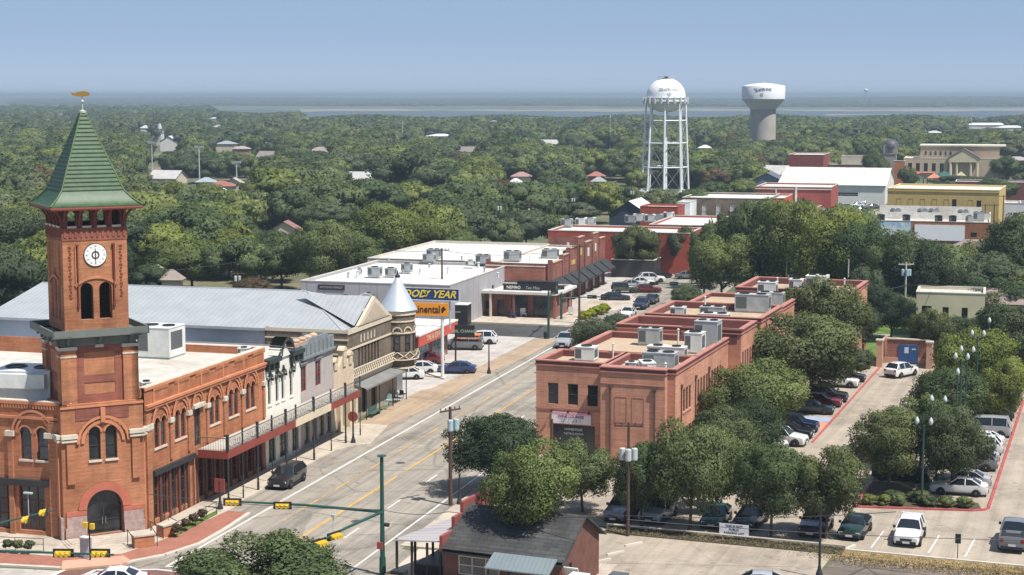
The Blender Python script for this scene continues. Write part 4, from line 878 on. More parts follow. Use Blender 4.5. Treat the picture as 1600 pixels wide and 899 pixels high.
for i in range(10):
    a = 2 * math.pi * i / 10; c = (math.cos(a) * 1.9, math.sin(a) * 1.9)
    fr = Matrix.Translation((tx, ty, 0)) @ Matrix.Rotation(a, 4, 'Z') @ Matrix.Rotation(R_(90), 4, 'Z') @ Matrix.Translation((0, -1.82, 0))
    tr.m = fr; tr.arc(0, 7.6, .42, .14, -.12, 0, n=8)
    for a_, b in (((-.65, 4.75), (0, 5.2)), ((0, 5.2), (.65, 4.75)), ((-.65, 4.75), (0, 4.35)), ((0, 4.35), (.65, 4.75))): tr.cyl((a_[0], -.42, a_[1] + .2), (b[0], -.42, b[1] + .2), .05, n=4)
build(tr, 'turret_trim', TRIM, oh)
tr = MB(Matrix.Translation((tx, ty, 0))); tr.lathe([(2.22, 4.62), (2.22, 5.35)], n=20); build(tr, 'turret_balcony', STB, oh)
for i in range(10):
    a = 2 * math.pi * i / 10
    fr = Matrix.Translation((tx, ty, 0)) @ Matrix.Rotation(a, 4, 'Z') @ Matrix.Rotation(R_(90), 4, 'Z') @ Matrix.Translation((0, -1.87, 0)); window(oh, fr, 0, 5.5, .62, 1.75, False, .0, M('window_plum', (.06, .03, .03), .6), GLASS, 1, 2, .07)
tr = MB(Matrix.Translation((tx, ty, 0))); tr.lathe([(2.15, 9.85), (2.1, 9.95), (1.32, 11.3), (.66, 12.55), (.05, 13.65)], n=24); build(tr, 'turret_cone', M('silver_roof', (.52, .56, .60), .42, .06, 1, metal=.35), oh, True)
tr = MB(Matrix.Translation((tx, ty, 0))); tr.lathe([(.28, 13.35), (.3, 13.55), (.1, 13.7), (.04, 14.1)], n=10); build(tr, 'finial', DARKM, oh)
# hall body and hipped metal roof
SEAM = stripes('standing_seam', (.45, .46, .46), (.30, .315, .32), .6, True, .45, .25, .09, world=0)
LAP = stripes('lap_siding', (.44, .46, .50), (.33, .35, .39), .22, False, .7, 0, .15)
hb = MB(); X0, X1, Y0, Y1, ze, zr = -103.5, -63.0, 155.6, 174.0, 9.35, 12.1
hb.m = FR(0, Y0, 0); wall(hb, X0, -71, 0, ze)
hb.m = FR(X0, 0, 270); wall(hb, -Y1, -Y0, 0, ze)
hb.m = FR(0, Y1, 180); wall(hb, -X1, -X0, 0, ze); build(hb, 'hall_wall', LAP, oh)
hr = MB(); e = .45; ym = (Y0 + Y1) / 2; rh = (Y1 - Y0) / 2 + e
pe = [(X0 - e, Y0 - e, ze), (X1 + .4, Y0 - e, ze), (X1 + .4, Y1 + e, ze), (X0 - e, Y1 + e, ze), (X0 - e + 1.2, ym, zr - .1), (X1 - 7.6, ym, zr)]
hr.add(pe, [(0, 1, 5, 4), (1, 2, 5), (2, 3, 4, 5), (3, 0, 4)]); build(hr, 'metal_roof', SEAM, oh)
hr = MB(); hr.box(X0 - e, Y0 - e - .1, ze - .28, X1 + .3, Y0 - e, ze); hr.box(X0 - e - .1, Y0 - e, ze - .28, X0 - e, Y1 + e, ze)
hr.cyl(pe[4], pe[5], .1, n=6); hr.cyl(pe[1], pe[5], .07, n=6); hr.cyl(pe[0], pe[4], .07, n=6); build(hr, 'gutter', M('gutter_grey', (.33, .35, .37), .5, .1), oh)
gf_ = MB(); gf_.add([(-62.2, 157.4, 9.6), (-62.2, 167.2, 9.6), (-62.2, 162.3, 12.13), (-70.5, 162.3, 12.08)], [(0, 2, 3), (1, 3, 2)]); build(gf_, 'gable_roof', SEAM, oh)
bx = MB(); bx.box(-77.5, 134.2, 0, -62.8, 154.6, 7.2) if False else bx.box(-103, 134.0, 0, -80.2, 155.2, 5.6); 
ann = thing('grey_annex', 'low grey flat building with strip windows behind the corner building', 'building', (-90, 145, 0)); build(bx, 'wall', M('annex_grey', (.36, .38, .42), .8, .08), ann)
bx = MB(); bx.box(-103.2, 133.8, 5.6, -80, 155.4, 5.85); build(bx, 'roof', M('annex_roof', (.40, .42, .45), .7, .1), ann)
fa = FR(-80.17, 0, 90)
for i in range(6): window(ann, FR(-80.2, 0, 90), 137 + i * 3, 3.6, 2.2, .8, False, -.03, DARKM, GLASSD, 1, 1, .06)
# ------------------------------------------------------------------ rooftop machines
HV = M('hvac_white', (.62, .63, .60), .6, .12, 1.2); HVG = M('hvac_grey', (.36, .38, .38), .6, .15, 1.2); LOUV = stripes('louvre', (.05, .055, .055), (.16, .17, .17), .12, False, .6, 0, .45)
def hvac(label, x, y, z, rz, w_, d, h, m=None, group=None, hood=False):
    t = thing('rooftop_unit', label, 'air conditioner', (x, y, z), R_(rz), group); fr = Matrix.Translation((x, y, z)) @ Matrix.Rotation(R_(rz), 4, 'Z'); m = m or HV
    b = MB(fr); b.box(-w_ / 2, -d / 2, .18, w_ / 2, d / 2, h); b.box(-w_ / 2 - .04, -d / 2 - .04, h, w_ / 2 + .04, d / 2 + .04, h + .06); b.box(-.03 - w_ * .12, -d / 2 - .02, .2, -w_ * .12, -d / 2, h)
    if hood: b.slab([(-w_ / 2, h * .55), (w_ / 2 * .9, h * .55), (w_ / 2 * .9, h * .95), (-w_ / 2, h * .95)], -d / 2 - .5, -d / 2)
    build(b, 'casing', m, t)
    b = MB(fr); b.box(-w_ / 2 + .05, -d / 2 + .05, 0, w_ / 2 - .05, d / 2 - .05, .18); build(b, 'curb', HVG, t)
    b = MB(fr); b.box(-w_ * .46, -d / 2 - .015, h * .25, -w_ * .15, -d / 2, h * .88) if not hood else None; b.box(w_ / 2, -d * .4, h * .3, w_ / 2 + .015, d * .3, h * .88); each(b, 'grille', LOUV, t)
    n = 2 if w_ > 2 else 1
    for i in range(n):
        b = MB(fr); cx = 0 if n == 1 else (i - .5) * w_ * .5; b.lathe([(min(w_ / n, d) * .36, h + .06), (min(w_ / n, d) * .36, h + .16), (min(w_ / n, d) * .3, h + .16), (min(w_ / n, d) * .3, h + .08)], (cx, 0, 0), 14); build(b, 'fan_guard', DARKM, t)
    return t
def vent(label, x, y, z, h=.8, r=.1, m=None, group=None):
    t = thing('vent_pipe', label, 'vent', (x, y, z), 0, group); b = MB(Matrix.Translation((x, y, z))); b.cyl((0, 0, 0), (0, 0, h), r, n=8); build(b, 'pipe', m or HV, t)
    b = MB(Matrix.Translation((x, y, z))); b.lathe([(r * 1.5, h), (r * 1.6, h + .05), (.02, h + .15)], n=8); build(b, 'cap', m or HV, t); return t
hvac('big white boxy rooftop unit on the white roof of the brick building', -69.6, 130.2, 10.25, 0, 3.2, 3.0, 2.7)
hvac('white hooded rooftop unit, largest left of the clock tower', -70.6, 111.2, 9.5, 8, 4.6, 3.6, 2.7, hood=True)
hvac('narrow white rooftop unit touching the left side of the clock tower', -70.4, 117.2, 10.25, 8, 2.4, 3.0, 2.2)
hvac('small pale unit at the tower end of the white roof', -62.6, 114.6, 10.25, 45, .9, .8, .65)
hvac('small pale unit at the far corner of the brick building roof', -62.7, 132.4, 10.25, 0, .9, .8, .7)

# ------------------------------------------------------------------ orange-red brick block right of the street
BP = brick('block_brick', (.61, .295, .185), (.555, .25, .155), (.52, .32, .25), .24, .085, .01, .14)
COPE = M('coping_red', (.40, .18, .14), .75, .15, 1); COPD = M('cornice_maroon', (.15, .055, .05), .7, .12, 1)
PEA = roofing('pea_gravel_roof', (.46, .35, .24), (.28, .20, .14), 50, .6)
rb = thing('brick_block', 'long salmon orange brick block with maroon parapets and tan gravel roofs right of the street', 'building', tuple(L(7, 20)), R_(-4))
def LF(a, b, deg=0): return LOT @ FR(a, b, deg)
def blockpart(a0, b0, a1, b1, ztop, zroof, opsF=(), opsR=(), opsL=(), opsB=()):
    w_ = MB(); t = .42 if a1 - a0 > 1 else .2
    for fr, n, o in ((LF(a0, b0), a1 - a0, opsF), (LF(a1, b0, 90), b1 - b0, opsR), (LF(a1, b1, 180), a1 - a0, opsB), (LF(a0, b1, 270), b1 - b0, opsL)):
        w_.m = fr; wall(w_, 0, n, 0, ztop, o, .22)
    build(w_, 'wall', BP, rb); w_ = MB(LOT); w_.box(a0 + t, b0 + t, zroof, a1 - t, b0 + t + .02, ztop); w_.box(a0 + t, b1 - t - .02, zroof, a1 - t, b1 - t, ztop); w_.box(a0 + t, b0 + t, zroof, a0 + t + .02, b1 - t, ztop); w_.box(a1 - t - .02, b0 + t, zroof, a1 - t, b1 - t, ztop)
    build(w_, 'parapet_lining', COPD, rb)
    c = MB(LOT); o_ = .12
    for z0, z1, e in ((ztop, ztop + .1, .12), (ztop - .42, ztop - .3, .1)):
        i_ = t if z1 > ztop else 0
        c.box(a0 - e, b0 - e, z0, a1 + e, b0 + i_, z1); c.box(a0 - e, b1 - i_, z0, a1 + e, b1 + e, z1); c.box(a0 - e, b0 + i_, z0, a0 + i_, b1 - i_, z1); c.box(a1 - i_, b0 + i_, z0, a1 + e, b1 - i_, z1)
    build(c, 'coping', COPE, rb)
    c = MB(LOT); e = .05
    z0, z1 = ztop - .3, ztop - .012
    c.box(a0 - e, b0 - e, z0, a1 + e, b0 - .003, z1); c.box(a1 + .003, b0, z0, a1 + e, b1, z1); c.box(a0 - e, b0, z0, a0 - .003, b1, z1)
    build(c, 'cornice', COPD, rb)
    r = MB(LOT); r.box(a0 + .05, b0 + .05, zroof - .3, a1 - .05, b1 - .05, zroof); build(r, 'roof', PEA, rb)
def wins(fr, lst, nx=1, ny=2, fm=None, gm=None, dep=.16, sill=None):
    for o in lst: window(rb, fr, *o[:4], False, dep, fm or M('bronze_frame', (.09, .06, .045), .5), gm or GLASSD, nx, ny, .06, sill)
Z1 = 8.8
fA = [(.6 + 1.0 + 0.05, 4.85, 1.0, 1.95), (3.55, 4.85, 1.0, 1.95), (5.45, 4.85, 1.0, 1.95), (3.6, .1, 4.2, 2.9)]
sR = [(3.2 + 1.05 * k, 4.5, .75, 2.1) for k in range(3)] + [(8.6 + 1.15 * k, 4.5, .75, 2.1) for k in range(4)] + [(14.2 + 1.15 * k, 4.5, .75, 2.1) for k in range(4)] + [(3.2 + 1.15 * k, .9, .85, 2.1) for k in range(14)]
blockpart(.2, 0, 6.9, 7.0, Z1, 8.25, fA, [], [(2, 4.85, .9, 1.9), (4.5, 4.85, .9, 1.9)])
wins(LF(.2, 0), fA[:3]); wins(LF(.2, 0), fA[3:], 4, 2)
sR1 = [o for o in sR if o[0] < 7.2]; sR2 = [(o[0] - 8.005, *o[1:]) for o in sR if o[0] > 8.5]
blockpart(6.905, -1.0, 13.65, 7.0, Z1, 8.25, [], sR1); wins(LF(13.65, -1.0, 90), sR1, sill=BP)
b_ = MB(LOT); b_.box(6.93, -1.75, 0, 12.9, -1.004, Z1 - .004); build(b_, 'front_bay', BP, rb)
b_ = MB(LOT); b_.box(6.83, -1.85, Z1, 13.0, -1.14, Z1 + .1); b_.box(6.85, -1.84, Z1 - .42, 12.98, -1.1, Z1 - .3); build(b_, 'coping', COPE, rb)
b_ = MB(LOT); b_.box(6.88, -1.8, Z1 - .3, 12.95, -1.1, Z1 - .012); build(b_, 'cornice', COPD, rb)
blockpart(1.1, 7.005, 13.65, 20.4, Z1, 8.25, [], sR2, [(4 + 2.6 * k, 4.8, 1, 1.9) for k in range(4)]); wins(LF(13.65, 7.005, 90), sR2, sill=BP)
sB = [(.9 + 1.15 * k, 5.1, .75, 2.2) for k in range(6)]
blockpart(1.9, 20.405, 14.9, 27.4, 9.6, 8.8, [], sB); wins(LF(14.9, 20.405, 90), sB)
blockpart(8.9, 20.0, 14.95, 20.4, 9.62, 8.3)
sC = [(.9 + 1.15 * k, 5.1, .75, 2.2) for k in range(8)]
blockpart(2.4, 29.4, 15.0, 41.0, 9.6, 8.95, [], sC); wins(LF(15.0, 29.4, 90), sC)
blockpart(2.6, 27.405, 14.6, 29.395, 8.3, 7.6)
blockpart(3.0, 41.005, 14.2, 56.3, 8.9, 8.5)
blockpart(6.2, 57.2, 20.4, 69.5, 9.6, 8.9, [], [(2, 4.6, .9, 2), (5, 4.6, .9, 2), (8, 4.6, .9, 2), (10.5, 4.6, .9, 2)], [], []); wins(LF(20.4, 57.2, 90), [(2, 4.6, .9, 2), (5, 4.6, .9, 2), (8, 4.6, .9, 2), (10.5, 4.6, .9, 2)])
blockpart(6.2, 56.305, 14.2, 57.195, 8.3, 7.8)
# front trims: belt, downpipes, blind panels, banner
b_ = MB(LF(.2, 0)); b_.box(-.06, -.07, 4.35, 6.7, 0, 4.5); b_.m = LF(6.905, -1.75); b_.box(-.0, -.06, 7.35, 6.0, 0, 7.42)
for u in (1.35, 2.95): b_.box(u, -.03, 3.9, u + 1.15, 0, 3.97); b_.box(u, -.03, 6.2, u + 1.15, 0, 6.27); b_.box(u, -.03, 3.97, u + .06, 0, 6.2); b_.box(u + 1.09, -.03, 3.97, u + 1.15, 0, 6.2)
build(b_, 'belt_course', COPE, rb)
for u in (.95, 5.05):
    b_ = MB(LF(6.905, -1.75)); b_.box(u - .07, -.14, .2, u + .07, -.02, 7.2); b_.box(u - .17, -.22, 7.0, u + .17, 0, 7.35); build(b_, 'downpipe', M('pipe_brown', (.12, .075, .06), .5, .1), rb)
for k in (2.0, 7.3, 12.6): b_ = MB(LF(13.65, -1.0, 90)); b_.box(k - .06, -.12, .2, k + .06, -.02, 7.0); b_.box(k - .14, -.18, 6.9, k + .14, 0, 7.2); build(b_, 'downpipe', M('pipe_brown', (.12, .075, .06), .5, .1), rb)
bn = thing('wall_banner', 'white and pink winery banner on the front wall of the brick block', 'banner', tuple(L(3.6, -.1, 3.3)), R_(-4))
b_ = MB(LF(.2, 0)); b_.box(1.55, -.1, 3.1, 5.35, -.05, 4.15); build(b_, 'cloth', M('banner_white', (.72, .66, .68), .7, .06), bn)
b_ = MB(LF(.2, 0)); b_.box(1.55, -.11, 3.95, 5.35, -.1, 4.15); build(b_, 'pink_band', M('banner_pink', (.66, .30, .38), .7, .1), bn)
text_on(bn, LF(.2, 0), 3.4, -.13, 3.76, 'WINE LOUNGE', .36, M('ink_purple', (.22, .06, .12), .6, 0), depth=.004, bold=.01)
text_on(bn, LF(.2, 0), 3.4, -.13, 3.34, 'W I N E R Y', .40, M('ink_grey', (.30, .34, .38), .6, 0), depth=.004)
for u in (1.6, 3.2, 5.2):
    b_ = MB(LF(.2, 0)); b_.cyl((u, -.02, 4.3), (u, -.4, 4.35), .03, n=5); b_.cyl((u, -.4, 4.4), (u, -.32, 4.15), .05, .11, 8); build(b_, 'lamp', DARKM, bn)
sw = text_on(rb, LF(.2, 0), 3.6, .1, 2.55, 'HOMESTEAD', .3, M('sign_white', (.75, .75, .72), .6, 0), depth=.004); text_on(rb, LF(.2, 0), 3.6, .1, 2.15, 'TASTING ROOM', .26, M('sign_white', (.75,) * 3), depth=.004)
# rooftop machines of the block
GRP = 'rooftop units on the brick block'
for lb, a, b, w_, d, h, m, rz, z in (
    ('pale unit with dark grille in the front left roof corner of the brick block', 3.6, 4.6, 1.9, 1.5, 1.35, HV, 0, 8.25),
    ('large teal grey unit with duct nearest the front of the gravel roof', 11.3, 2.6, 3.0, 1.6, 1.5, HVG, 0, 8.25),
    ('long low duct unit with slanting white side on the gravel roof', 10.6, .6, 1.2, 2.3, .9, HV, 25, 8.25),
    ('low white condenser beside the slanting duct', 9.2, .4, 1.0, .8, .8, HV, 0, 8.25),
    ('long pale unit with dark slot in the middle of the gravel roof', 10.6, 7.6, 3.6, 1.3, 1.3, HV, 0, 8.25),
    ('tall white unit with square grille before the second parapet', 12.0, 12.8, 1.7, 1.7, 2.0, HV, 0, 8.25),
    ('tall grey duct tower behind the square grille unit', 12.4, 16.5, 2.3, 2.2, 2.7, HVG, 0, 8.25),
    ('grey unit standing inside the notched wing parapet', 6.6, 16.2, 2.2, 1.3, 1.7, HVG, 0, 8.25),
    ('pale unit with grille beside the parapet slot of the second roof', 5.6, 31.2, 1.5, 1.3, 1.3, HV, 0, 8.95),
    ('flat white skylight hood on the third roof', 9.6, 31.6, 3.0, 1.6, .7, HV, 0, 8.95),
    ('low teal grey unit on the third roof', 8.5, 35.0, 2.6, 1.4, 1.0, HVG, 0, 8.95),
    ('wide grey mesh sided unit at the back of the third roof', 12.0, 39.6, 3.8, 1.6, 2.0, HVG, 0, 8.95),
    ('white unit with dark face near the far brown parapet', 10.8, 53.8, 2.2, 1.6, 2.3, HV, 0, 8.5),
    ('low grey unit in front of the far brown parapet', 12.0, 50.0, 3.0, 1.5, 1.5, HVG, 0, 8.5),
    ('white stacked unit on the farthest roof of the brick block', 15.0, 64.0, 2.6, 2.2, 2.2, HV, 0, 8.5),
    ('smaller white unit left of the stacked one', 13.0, 60.5, 1.6, 1.4, 1.6, HV, 0, 8.9)):
    p = L(a, b, z); hvac(lb, p.x, p.y, z, -4 + rz, w_, d, h, m, GRP)
for lb, a, b, z, h in (('white vent pipe at the street side of the gravel roof', 5.6, 6.6, 8.25, 1.4), ('white vent pipe in front of the dark parapet', 9.3, 16.8, 8.25, 1.6), ('white vent pipe on the third roof', 6.8, 38.5, 8.95, 1.6), ('thin vent pipe at the right front corner', 12.3, .6, 8.25, .8), ('white vent pipe on the farthest roof', 18.5, 63, 8.9, 1.6), ('tall white vent pipe behind the dark faced unit', 11.6, 55.6, 8.5, 2.6)):
    p = L(a, b, z); vent(lb, p.x, p.y, z, h, .09, None, 'vent pipes on the brick block')

# blue-gated brick enclosure in the lot
en = thing('brick_enclosure', 'low brick enclosure with blue double gate at the end of the lot lane', 'enclosure', tuple(L(25.5, 64)), R_(-4))
BE = brick('enclosure_brick', (.34, .13, .09), (.28, .10, .075), (.42, .26, .2), .24, .085, .014, .2)
b_ = MB(LOT); b_.box(23.6, 65.0, 0, 25.0, 65.35, 3.0); b_.box(27.4, 65.0, 0, 29.2, 65.35, 3.0); b_.box(25.0, 65.0, 2.45, 27.4, 65.35, 3.0); b_.box(22.9, 61.8, 0, 23.25, 69, 2.9); b_.box(28.9, 62.3, 0, 29.2, 69, 2.9); build(b_, 'wall', BE, en)
b_ = MB(LOT); b_.box(22.8, 61.5, 0, 23.5, 62.1, 3.2); b_.box(28.7, 61.9, 0, 29.4, 62.5, 3.2); b_.box(23.25, 64.9, .0, 25.0, 65.0, .75); b_.box(27.4, 64.9, 0, 28.9, 65.0, .75); each(b_, 'pier', M('tan_pier', (.50, .31, .21), .85, .12), en)
b_ = MB(LOT); b_.box(22.7, 61.4, 3.2, 23.6, 62.2, 3.4); b_.box(28.6, 61.8, 3.2, 29.5, 62.6, 3.4); b_.box(23.5, 64.9, 3.0, 28.8, 65.45, 3.14); build(b_, 'coping', STONE, en)
b_ = MB(LOT); b_.box(25.02, 64.92, .15, 26.18, 64.99, 2.44); b_.box(26.22, 64.92, .15, 27.38, 64.99, 2.44); build(b_, 'gate', stripes('gate_blue', (.02, .09, .27), (.015, .06, .19), .3, True, .5, 0, .12), en)
b_ = MB(LOT)
for u, z, w_, h in ((25.75, 1.35, .5, .75), (26.62, 1.8, .5, .16)): b_.box(u, 64.9, z, u + w_, 64.918, z + h)
build(b_, 'notice', M('notice_white', (.55, .62, .70), .6, .1), en)

# ------------------------------------------------------------------ little shop with grey shingle roof at the bottom
sh = thing('roadside_shop', 'small red brown shop with grey shingle roof, grey awning and open side canopy', 'shop', (-30, 104, 0))
SF = Matrix.Translation((-34.6, 103.3, 0)) @ Matrix.Rotation(R_(-7), 4, 'Z')
RW = M('red_board_wall', (.14, .065, .048), .85, .18, 1.5)
b_ = MB(SF); wall(b_, 0, 8.4, 0, 3.0, [(2.6, 1.2, 3.0, 1.3, False), (5.2, .1, 1.0, 2.1, False)], .15); b_.m = SF @ FR(8.4, 0, 90); wall(b_, 0, 7.4, 0, 3.0, [(1.6, .1, 1.2, 2.2, False)], .15); b_.m = SF @ FR(8.4, 7.4, 180); wall(b_, 0, 8.4, 0, 3.0); b_.m = SF @ FR(0, 7.4, 270); wall(b_, 0, 7.4, 0, 3.0)
b_.m = SF @ FR(8.4, 0, 90); b_.slab([(0, 3.0), (7.4, 3.0), (3.9, 5.0)], 0, .1); build(b_, 'wall', RW, sh)
window(sh, SF, 2.6, 1.2, 3.0, 1.3, False, .1, M('trim_cream', (.55, .50, .42), .6), GLASS, 3, 2, .08); q_ = window(sh, SF, 5.2, .1, 1.0, 2.1, False, .1, DARKM, GLASSD, 1, 1, .08); q_.name = 'door'
q_ = window(sh, SF @ FR(8.4, 0, 90), 1.6, .1, 1.2, 2.2, False, .1, DARKM, GLASSD, 1, 1, .08); q_.name = 'door'
SHG = brick('shingle', (.085, .088, .088), (.065, .067, .068), (.05, .05, .05), .4, .16, .012, .3)
b_ = MB(SF); b_.add([(.02, -.45, 2.95), (8.8, -.45, 2.95), (8.8, 3.9, 5.05), (.02, 3.9, 5.05), (8.8, 7.8, 2.9), (.02, 7.8, 2.9)], [(0, 1, 2, 3), (3, 2, 4, 5)]); b_.add([(.02, -.45, 2.63), (8.8, -.45, 2.63), (8.8, 3.9, 4.93), (.02, 3.9, 4.93), (8.8, 7.8, 2.78), (.02, 7.8, 2.78), (.02, -.45, 2.75), (8.8, -.45, 2.75), (8.8, 3.9, 5.05), (8.8, 7.8, 2.9)], [(3, 2, 1, 0), (5, 4, 2, 3), (0, 1, 7, 6), (1, 2, 8, 7), (2, 4, 9, 8)]); build(b_, 'roof', SHG, sh)
b_ = MB(SF); b_.slab([(0, 0), (0, 0)], 0, 0) if False else None
fw = MB(SF @ FR(-.02, 0, 90)); fw.slab([(-.3, 2.7), (3.0, 2.7), (3.0, 4.6), (1.6, 4.6), (1.6, 3.75), (-.3, 3.75)], -.12, .12) ; fw.slab([(3.0, 2.7), (8.2, 2.7), (8.2, 5.35), (3.0, 5.35)], -.12, .12); build(fw, 'parapet', M('parapet_red', (.25, .07, .06), .8, .15, 1), sh)
b_ = MB(SF); b_.add([(3.9, -2.0, 2.5), (8.4, -2.0, 2.5), (8.4, -.42, 3.12), (3.9, -.42, 3.12), (3.9, -2.0, 2.42), (8.4, -2.0, 2.42), (8.4, -.42, 3.04), (3.9, -.42, 3.04)], [(0, 1, 2, 3), (7, 6, 5, 4), (0, 4, 5, 1), (1, 5, 6, 2), (3, 7, 4, 0)]); build(b_, 'awning', stripes('awning_sheet', (.25, .30, .31), (.19, .23, .24), .3, True, .45, .3, .15, world=0), sh)
for u in (4.1, 6.2, 8.2): b_ = MB(SF); b_.box(u - .05, -1.95, 0.1, u + .05, -1.85, 2.43); build(b_, 'awning_post', DARKM, sh)
ry = stripes('rusty_tin', (.50, .47, .46), (.36, .20, .16), .75, True, .5, .2, .12, world=1)
b_ = MB(SF); b_.add([(-4.0, .4, 2.9), (-.16, .2, 3.25), (-.16, 8.6, 3.3), (-2.0, 9.6, 3.1), (-4.0, .4, 2.82), (-.16, .2, 3.17), (-.16, 8.6, 3.22), (-2.0, 9.6, 3.02)], [(0, 1, 2, 3), (7, 6, 5, 4), (0, 4, 5, 1), (3, 7, 4, 0), (2, 6, 7, 3)]); build(b_, 'canopy_roof', ry, sh)
for u, v_ in ((-3.8, .6), (-2.6, .5), (-1.4, .4), (-3.4, 2.6), (-3.0, 4.6), (-2.6, 6.6), (-2.2, 8.95), (-.4, .4)): b_ = MB(SF); b_.box(u - .07, v_ - .07, .1, u + .07, v_ + .07, 2.95); build(b_, 'canopy_post', M('post_dark', (.05, .035, .03), .8, .1), sh)
b_ = MB(SF); b_.box(-3.9, -1.0, .1, 4, -.95, .9); build(b_, 'low_fence', M('fence_tan', (.36, .28, .2), .85, .2, 2), sh)
b_ = MB(SF); b_.box(-3.2, 2.0, .1, -.6, 6.5, .9); b_.box(-3.6, -.8, .1, -2.6, -.1, 1.1); build(b_, 'picnic_table', DARKM, sh)
for i, (p, l) in enumerate((((8.75, 1.4), 'tall white storage locker beside the shop corner'),)):
    q = SF @ Vector((9.9, -.4, 0)); t = thing('storage_locker', l, 'locker', tuple(q), R_(-7)); f_ = Matrix.Translation(q) @ Matrix.Rotation(R_(-7), 4, 'Z')
    b_ = MB(f_); b_.box(-.6, -.45, .1, .6, .45, 2.3); build(b_, 'body', HV, t); b_ = MB(f_); b_.box(-.5, -.48, .2, .25, -.452, 2.2); build(b_, 'door', M('locker_grey', (.34, .35, .38), .6, .08), t)
q = SF @ Vector((8.9, 1.6, 0)); bd = thing('leaning_board', 'white board tilted on the brick gable end of the shop', 'board', tuple(q), R_(-7)); b_ = MB(Matrix.Translation(q) @ Matrix.Rotation(R_(-7), 4, 'Z') @ Matrix.Rotation(R_(35), 4, 'X')); b_.box(-.3, .2, 2.0, .7, .26, 2.9); build(b_, 'panel', HV, bd)
for k, (a, b) in enumerate(((10.6, 2.6), (11.0, 4.2))):
    q = SF @ Vector((a, b, 0)); t = thing('rubbish_bin', ('dark wheeled bin nearest the white locker', 'dark wheeled bin against the lot fence')[k], 'bin', tuple(q), R_(-7)); f_ = Matrix.Translation(q) @ Matrix.Rotation(R_(-7), 4, 'Z')
    b_ = MB(f_); b_.prism([(-.5, -.4), (.5, -.4), (.55, .4), (-.55, .4)], .1, 1.15); build(b_, 'body', M('bin_dark', (.05, .055, .06), .6, .15), t); b_ = MB(f_); b_.box(-.58, -.48, 1.15, .58, .45, 1.23); build(b_, 'lid', M('bin_lid', (.09, .1, .11), .5, .1), t)

# ------------------------------------------------------------------ vehicles
RUB = M('tyre_rubber', (.018, .018, .018), .8, 0); RIM = M('wheel_rim', (.42, .43, .45), .35, 0, metal=.6); AG = M('auto_glass', (.012, .016, .02), .08, 0, spec=.8)
HL = M('headlight_lens', (.62, .64, .66), .15, 0, spec=.8); TL = M('taillight_lens', (.30, .015, .012), .25, 0); PLT = M('number_plate', (.55, .55, .55), .5, 0); BLK = M('black_plastic', (.022, .022, .024), .6, 0)
def paint(n, c, r=.25, mt=.0):
    k = 'car_paint_' + n
    if k in MC: return MC[k]
    m, t, b = nodes(k); b.inputs['Base Color'].default_value = (*c, 1); b.inputs['Roughness'].default_value = r; b.inputs['Metallic'].default_value = mt
    b.inputs['Coat Weight'].default_value = .5; b.inputs['Coat Roughness'].default_value = .08; MC[k] = m; return m
PC = {'white': (.70, .70, .69), 'silver': (.36, .37, .39), 'grey': (.16, .165, .175), 'black': (.012, .013, .015), 'darkgreen': (.012, .028, .024), 'red': (.16, .012, .018), 'blue': (.022, .04, .14), 'navy': (.015, .022, .05), 'teal': (.03, .09, .09), 'olive': (.055, .07, .05), 'brown': (.10, .06, .04), 'yellow': (.55, .36, .03)}
